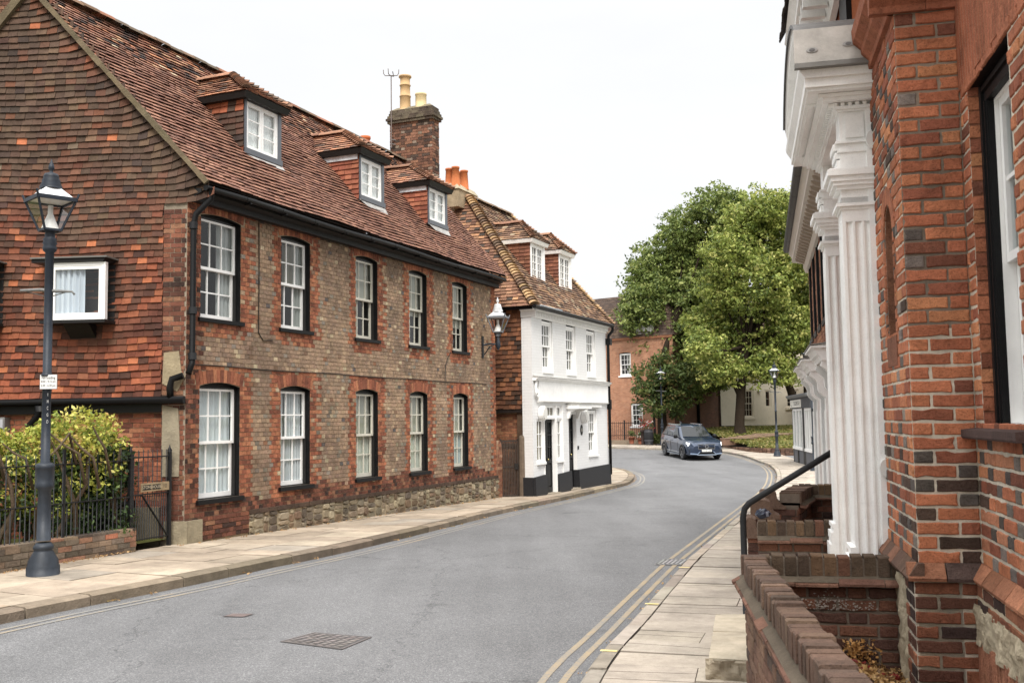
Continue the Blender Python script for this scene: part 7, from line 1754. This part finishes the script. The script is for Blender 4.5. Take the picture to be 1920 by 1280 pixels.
for s, L in HD:
    m = MB(); z = 2.5
    m.extr(H2, [(0, z-.17), (.29, z-.17), (.31, z-.12), (.34, z-.1), (.36, z-.05), (.39, z-.02), (.39, z), (0, z+.05)], s, s+L, WHITE); m.fbox(H2, s-.03, s+L+.03, z-.03, z-.005, 0, .41, WHITE)
    hd = m.build('door_hood', M['render'], NH)
    m = MB(); m.extr(H2, [(0, z+.053), (.42, z+.002), (.425, z+.008), (0, z+.065)], s-.04, s+L+.04, srgb(150, 148, 144)); m.build('lead_flashing', M['lead'], hd)
    for a in (s+.03, s+L-.23):
        m = MB(); pr = [(0, z-.17), (.28, z-.17), (.3, z-.23)]+[(.3-.21*t-.035*math.sin(t*2*pi), z-.23-.32*t) for t in [k/8 for k in range(1, 9)]]+[(0, z-.6)]
        m.extr(H2, pr, a, a+.2, WHITE); m.build('bracket', M['render'], hd)
        m = MB(); m.fbox(H2, a-.02, a+.22, -.4, z-.55, 0, .1, WHITE); m.fbox(H2, a+.03, a+.17, -.05, z-.72, .1, .115, WHITE); m.fbox(H2, a-.04, a+.24, -.4, .0, 0, .13, WHITE); m.build('pilaster', M['render'], NH)
    door(NH, H2, s+.27, s+L-.27, -.2, 2.12, -.14, 1, (.03, .035, .03))
    m = MB(); m.fbox(H2, s+.1, s+L-.1, -.5, -.06, -.2, .3, srgb(170, 158, 140)); m.build('doorstep', M['stone'], NH)
# ================================================================ single-storey shopfront at the bend
CF = Fr((13.24, 48.1), 188.6, 1)
CB_ = thing('shopfront', 'small dark grey shopfront with white windows and a lettered sign board', 'shop', (13.4, 45, -.4))
DG_ = srgb(64, 66, 70)
m = MB(); m.fbox(CF, 0, 6.6, -.6, 2.45, -3, -.12, DG_); m.fbox(CF, 0, .22, -.6, 2.05, -.12, .03, DG_); m.fbox(CF, 3.5, 4.3, -.6, 2.05, -.12, .02, BLACK); m.fbox(CF, 6.4, 6.6, -.6, 2.05, -.12, .03, DG_)
m.fbox(CF, .22, 3.5, -.6, .2, -.12, .02, srgb(84, 86, 92)); m.fbox(CF, 4.3, 6.4, -.6, .2, -.12, .02, srgb(84, 86, 92)); m.fbox(CF, 1.7, 2.0, -.62, .2, .02, .05, BLACK); m.build('wall', M['black'], CB_)
for a, b in ((.22, 3.5), (4.3, 6.4)):
    m = MB(); n = 3; wd = (b-a)/n
    m.fbox(CF, a, b, .2, .32, -.06, .08, WHITE); m.fbox(CF, a, b, 1.95, 2.05, -.06, .04, WHITE)
    for i in range(n+1): x = a+wd*i; m.fbox(CF, max(a, x-.09), min(b, x+.09), .32, 1.95, -.06, .04, WHITE)
    m.fquad(CF, a, b, .32, 1.95, -.02, WHITE, 1); m.fquad(CF, a, b, .32, 1.95, -.1, srgb(120, 124, 118), 0); m.build('window', [M['paint'], M['glass']], CB_)
m = MB(); m.fbox(CF, -.1, 6.7, 2.05, 2.5, -.12, .1, DG_); m.extr(CF, [(0, 2.5), (.2, 2.52), (.28, 2.6), (.28, 2.66), (0, 2.7)], -.2, 6.8, srgb(96, 98, 100)); fs = m.build('fascia', M['black'], CB_)
m = MB(); m.fbox(CF, .15, 3.9, 2.1, 2.44, .1, .125, srgb(222, 218, 208)); text(m, 'THE OLD MUSIC CAFE', CF.pt(2.5, 2.27, .126), CF.d+(0,), (0, 0, 1), .27, (.03, .03, .03), 1, squash=.8)
for z, t in ((2.34, 'J'), (2.18, 'ME')): text(m, t, CF.pt(.62, z, .126), CF.d+(0,), (0, 0, 1), .14, (.05, .05, .05), 1)
m.build('sign_board', [M['paint'], M['ink']], fs)
# ================================================================ place the car
_c = car((0, 0, 0), 0)
_c.location = (9.42, 54.2, zg(54.2)+RD-.005); _c.rotation_euler = (.036, 0, math.radians(9))
# ================================================================ camera, sky, light
cam = bpy.data.cameras.new('camera'); co = bpy.data.objects.new('camera', cam); COL.objects.link(co); SC.camera = co
cam.sensor_width = 36; cam.lens = 1900/1920*36; cam.clip_end = 3000; cam.clip_start = .05; cam.dof.use_dof = True; cam.dof.focus_distance = 15; cam.dof.aperture_fstop = 11
th_, ro_ = math.atan(148/1900), math.atan(.0147)
R3 = Vector((1, 0, 0)); F3 = Vector((0, math.cos(th_), math.sin(th_))); U3 = Vector((0, -math.sin(th_), math.cos(th_)))
X = R3*math.cos(ro_)-U3*math.sin(ro_); Y = R3*math.sin(ro_)+U3*math.cos(ro_)
from mathutils import Matrix
co.matrix_world = Matrix(((X.x, Y.x, -F3.x, 0), (X.y, Y.y, -F3.y, 0), (X.z, Y.z, -F3.z, 1.7), (0, 0, 0, 1)))
w = bpy.data.worlds.new('World'); SC.world = w; w.use_nodes = True; nt = w.node_tree; bg = nt.nodes['Background']
SKY_LOW, SKY_TOP = 3.25, 8.8
SUN_EL, SUN_AZ = math.radians(50), math.radians(176)   # azimuth from +Y towards +X
sky = nt.nodes.new('ShaderNodeTexSky'); sky.sky_type = 'NISHITA'; sky.sun_disc = False; sky.sun_elevation = SUN_EL; sky.sun_rotation = SUN_AZ; sky.dust_density = 5; sky.air_density = 1
tc = nt.nodes.new('ShaderNodeTexCoord'); mp = nt.nodes.new('ShaderNodeMapping'); mp.inputs['Scale'].default_value = (1, 1, 3); nt.links.new(tc.outputs['Generated'], mp.inputs[0])
nz = nt.nodes.new('ShaderNodeTexNoise'); nz.inputs['Scale'].default_value = 2.2; nz.inputs['Detail'].default_value = 6; nz.inputs['Roughness'].default_value = .55; nt.links.new(mp.outputs[0], nz.inputs['Vector'])
cr = nt.nodes.new('ShaderNodeValToRGB'); cr.color_ramp.elements[0].position = .3; cr.color_ramp.elements[0].color = (4.9, 4.95, 5.0, 1); cr.color_ramp.elements[1].position = .7; cr.color_ramp.elements[1].color = (6.1, 6.1, 6.1, 1)
cr.color_ramp.elements[0].color = (.955, .96, .965, 1); cr.color_ramp.elements[1].color = (1.03, 1.03, 1.03, 1)
nt.links.new(nz.outputs['Fac'], cr.inputs[0])
sx = nt.nodes.new('ShaderNodeSeparateXYZ'); nt.links.new(tc.outputs['Generated'], sx.inputs[0])
el = nt.nodes.new('ShaderNodeMapRange'); el.interpolation_type = 'SMOOTHSTEP'; el.inputs[1].default_value = .36; el.inputs[2].default_value = .85; el.inputs[3].default_value = SKY_LOW; el.inputs[4].default_value = SKY_TOP; nt.links.new(sx.outputs['Z'], el.inputs[0])
vm = nt.nodes.new('ShaderNodeVectorMath'); vm.operation = 'SCALE'; nt.links.new(cr.outputs[0], vm.inputs[0]); nt.links.new(el.outputs[0], vm.inputs['Scale'])
mx = nt.nodes.new('ShaderNodeMix'); mx.data_type = 'RGBA'; mx.inputs['Factor'].default_value = .95
nt.links.new(sky.outputs[0], mx.inputs['A']); nt.links.new(vm.outputs[0], mx.inputs['B']); nt.links.new(mx.outputs['Result'], bg.inputs['Color']); bg.inputs['Strength'].default_value = .15
sl = bpy.data.lights.new('sun', 'SUN'); so = bpy.data.objects.new('sun', sl); COL.objects.link(so); sl.energy = 1.7; sl.angle = math.radians(22); sl.color = (1, .96, .9)
sd = Vector((math.sin(SUN_AZ)*math.cos(SUN_EL), math.cos(SUN_AZ)*math.cos(SUN_EL), math.sin(SUN_EL))); so.rotation_euler = sd.to_track_quat('Z', 'Y').to_euler()
vs = SC.view_settings; vs.view_transform = 'Standard'; vs.look = 'None'; vs.gamma = 1; vs.exposure = 1.06; vs.use_curve_mapping = False
SC.cycles.max_bounces = 6; SC.cycles.diffuse_bounces = 3; SC.cycles.transparent_max_bounces = 12; SC.cycles.use_denoising = True
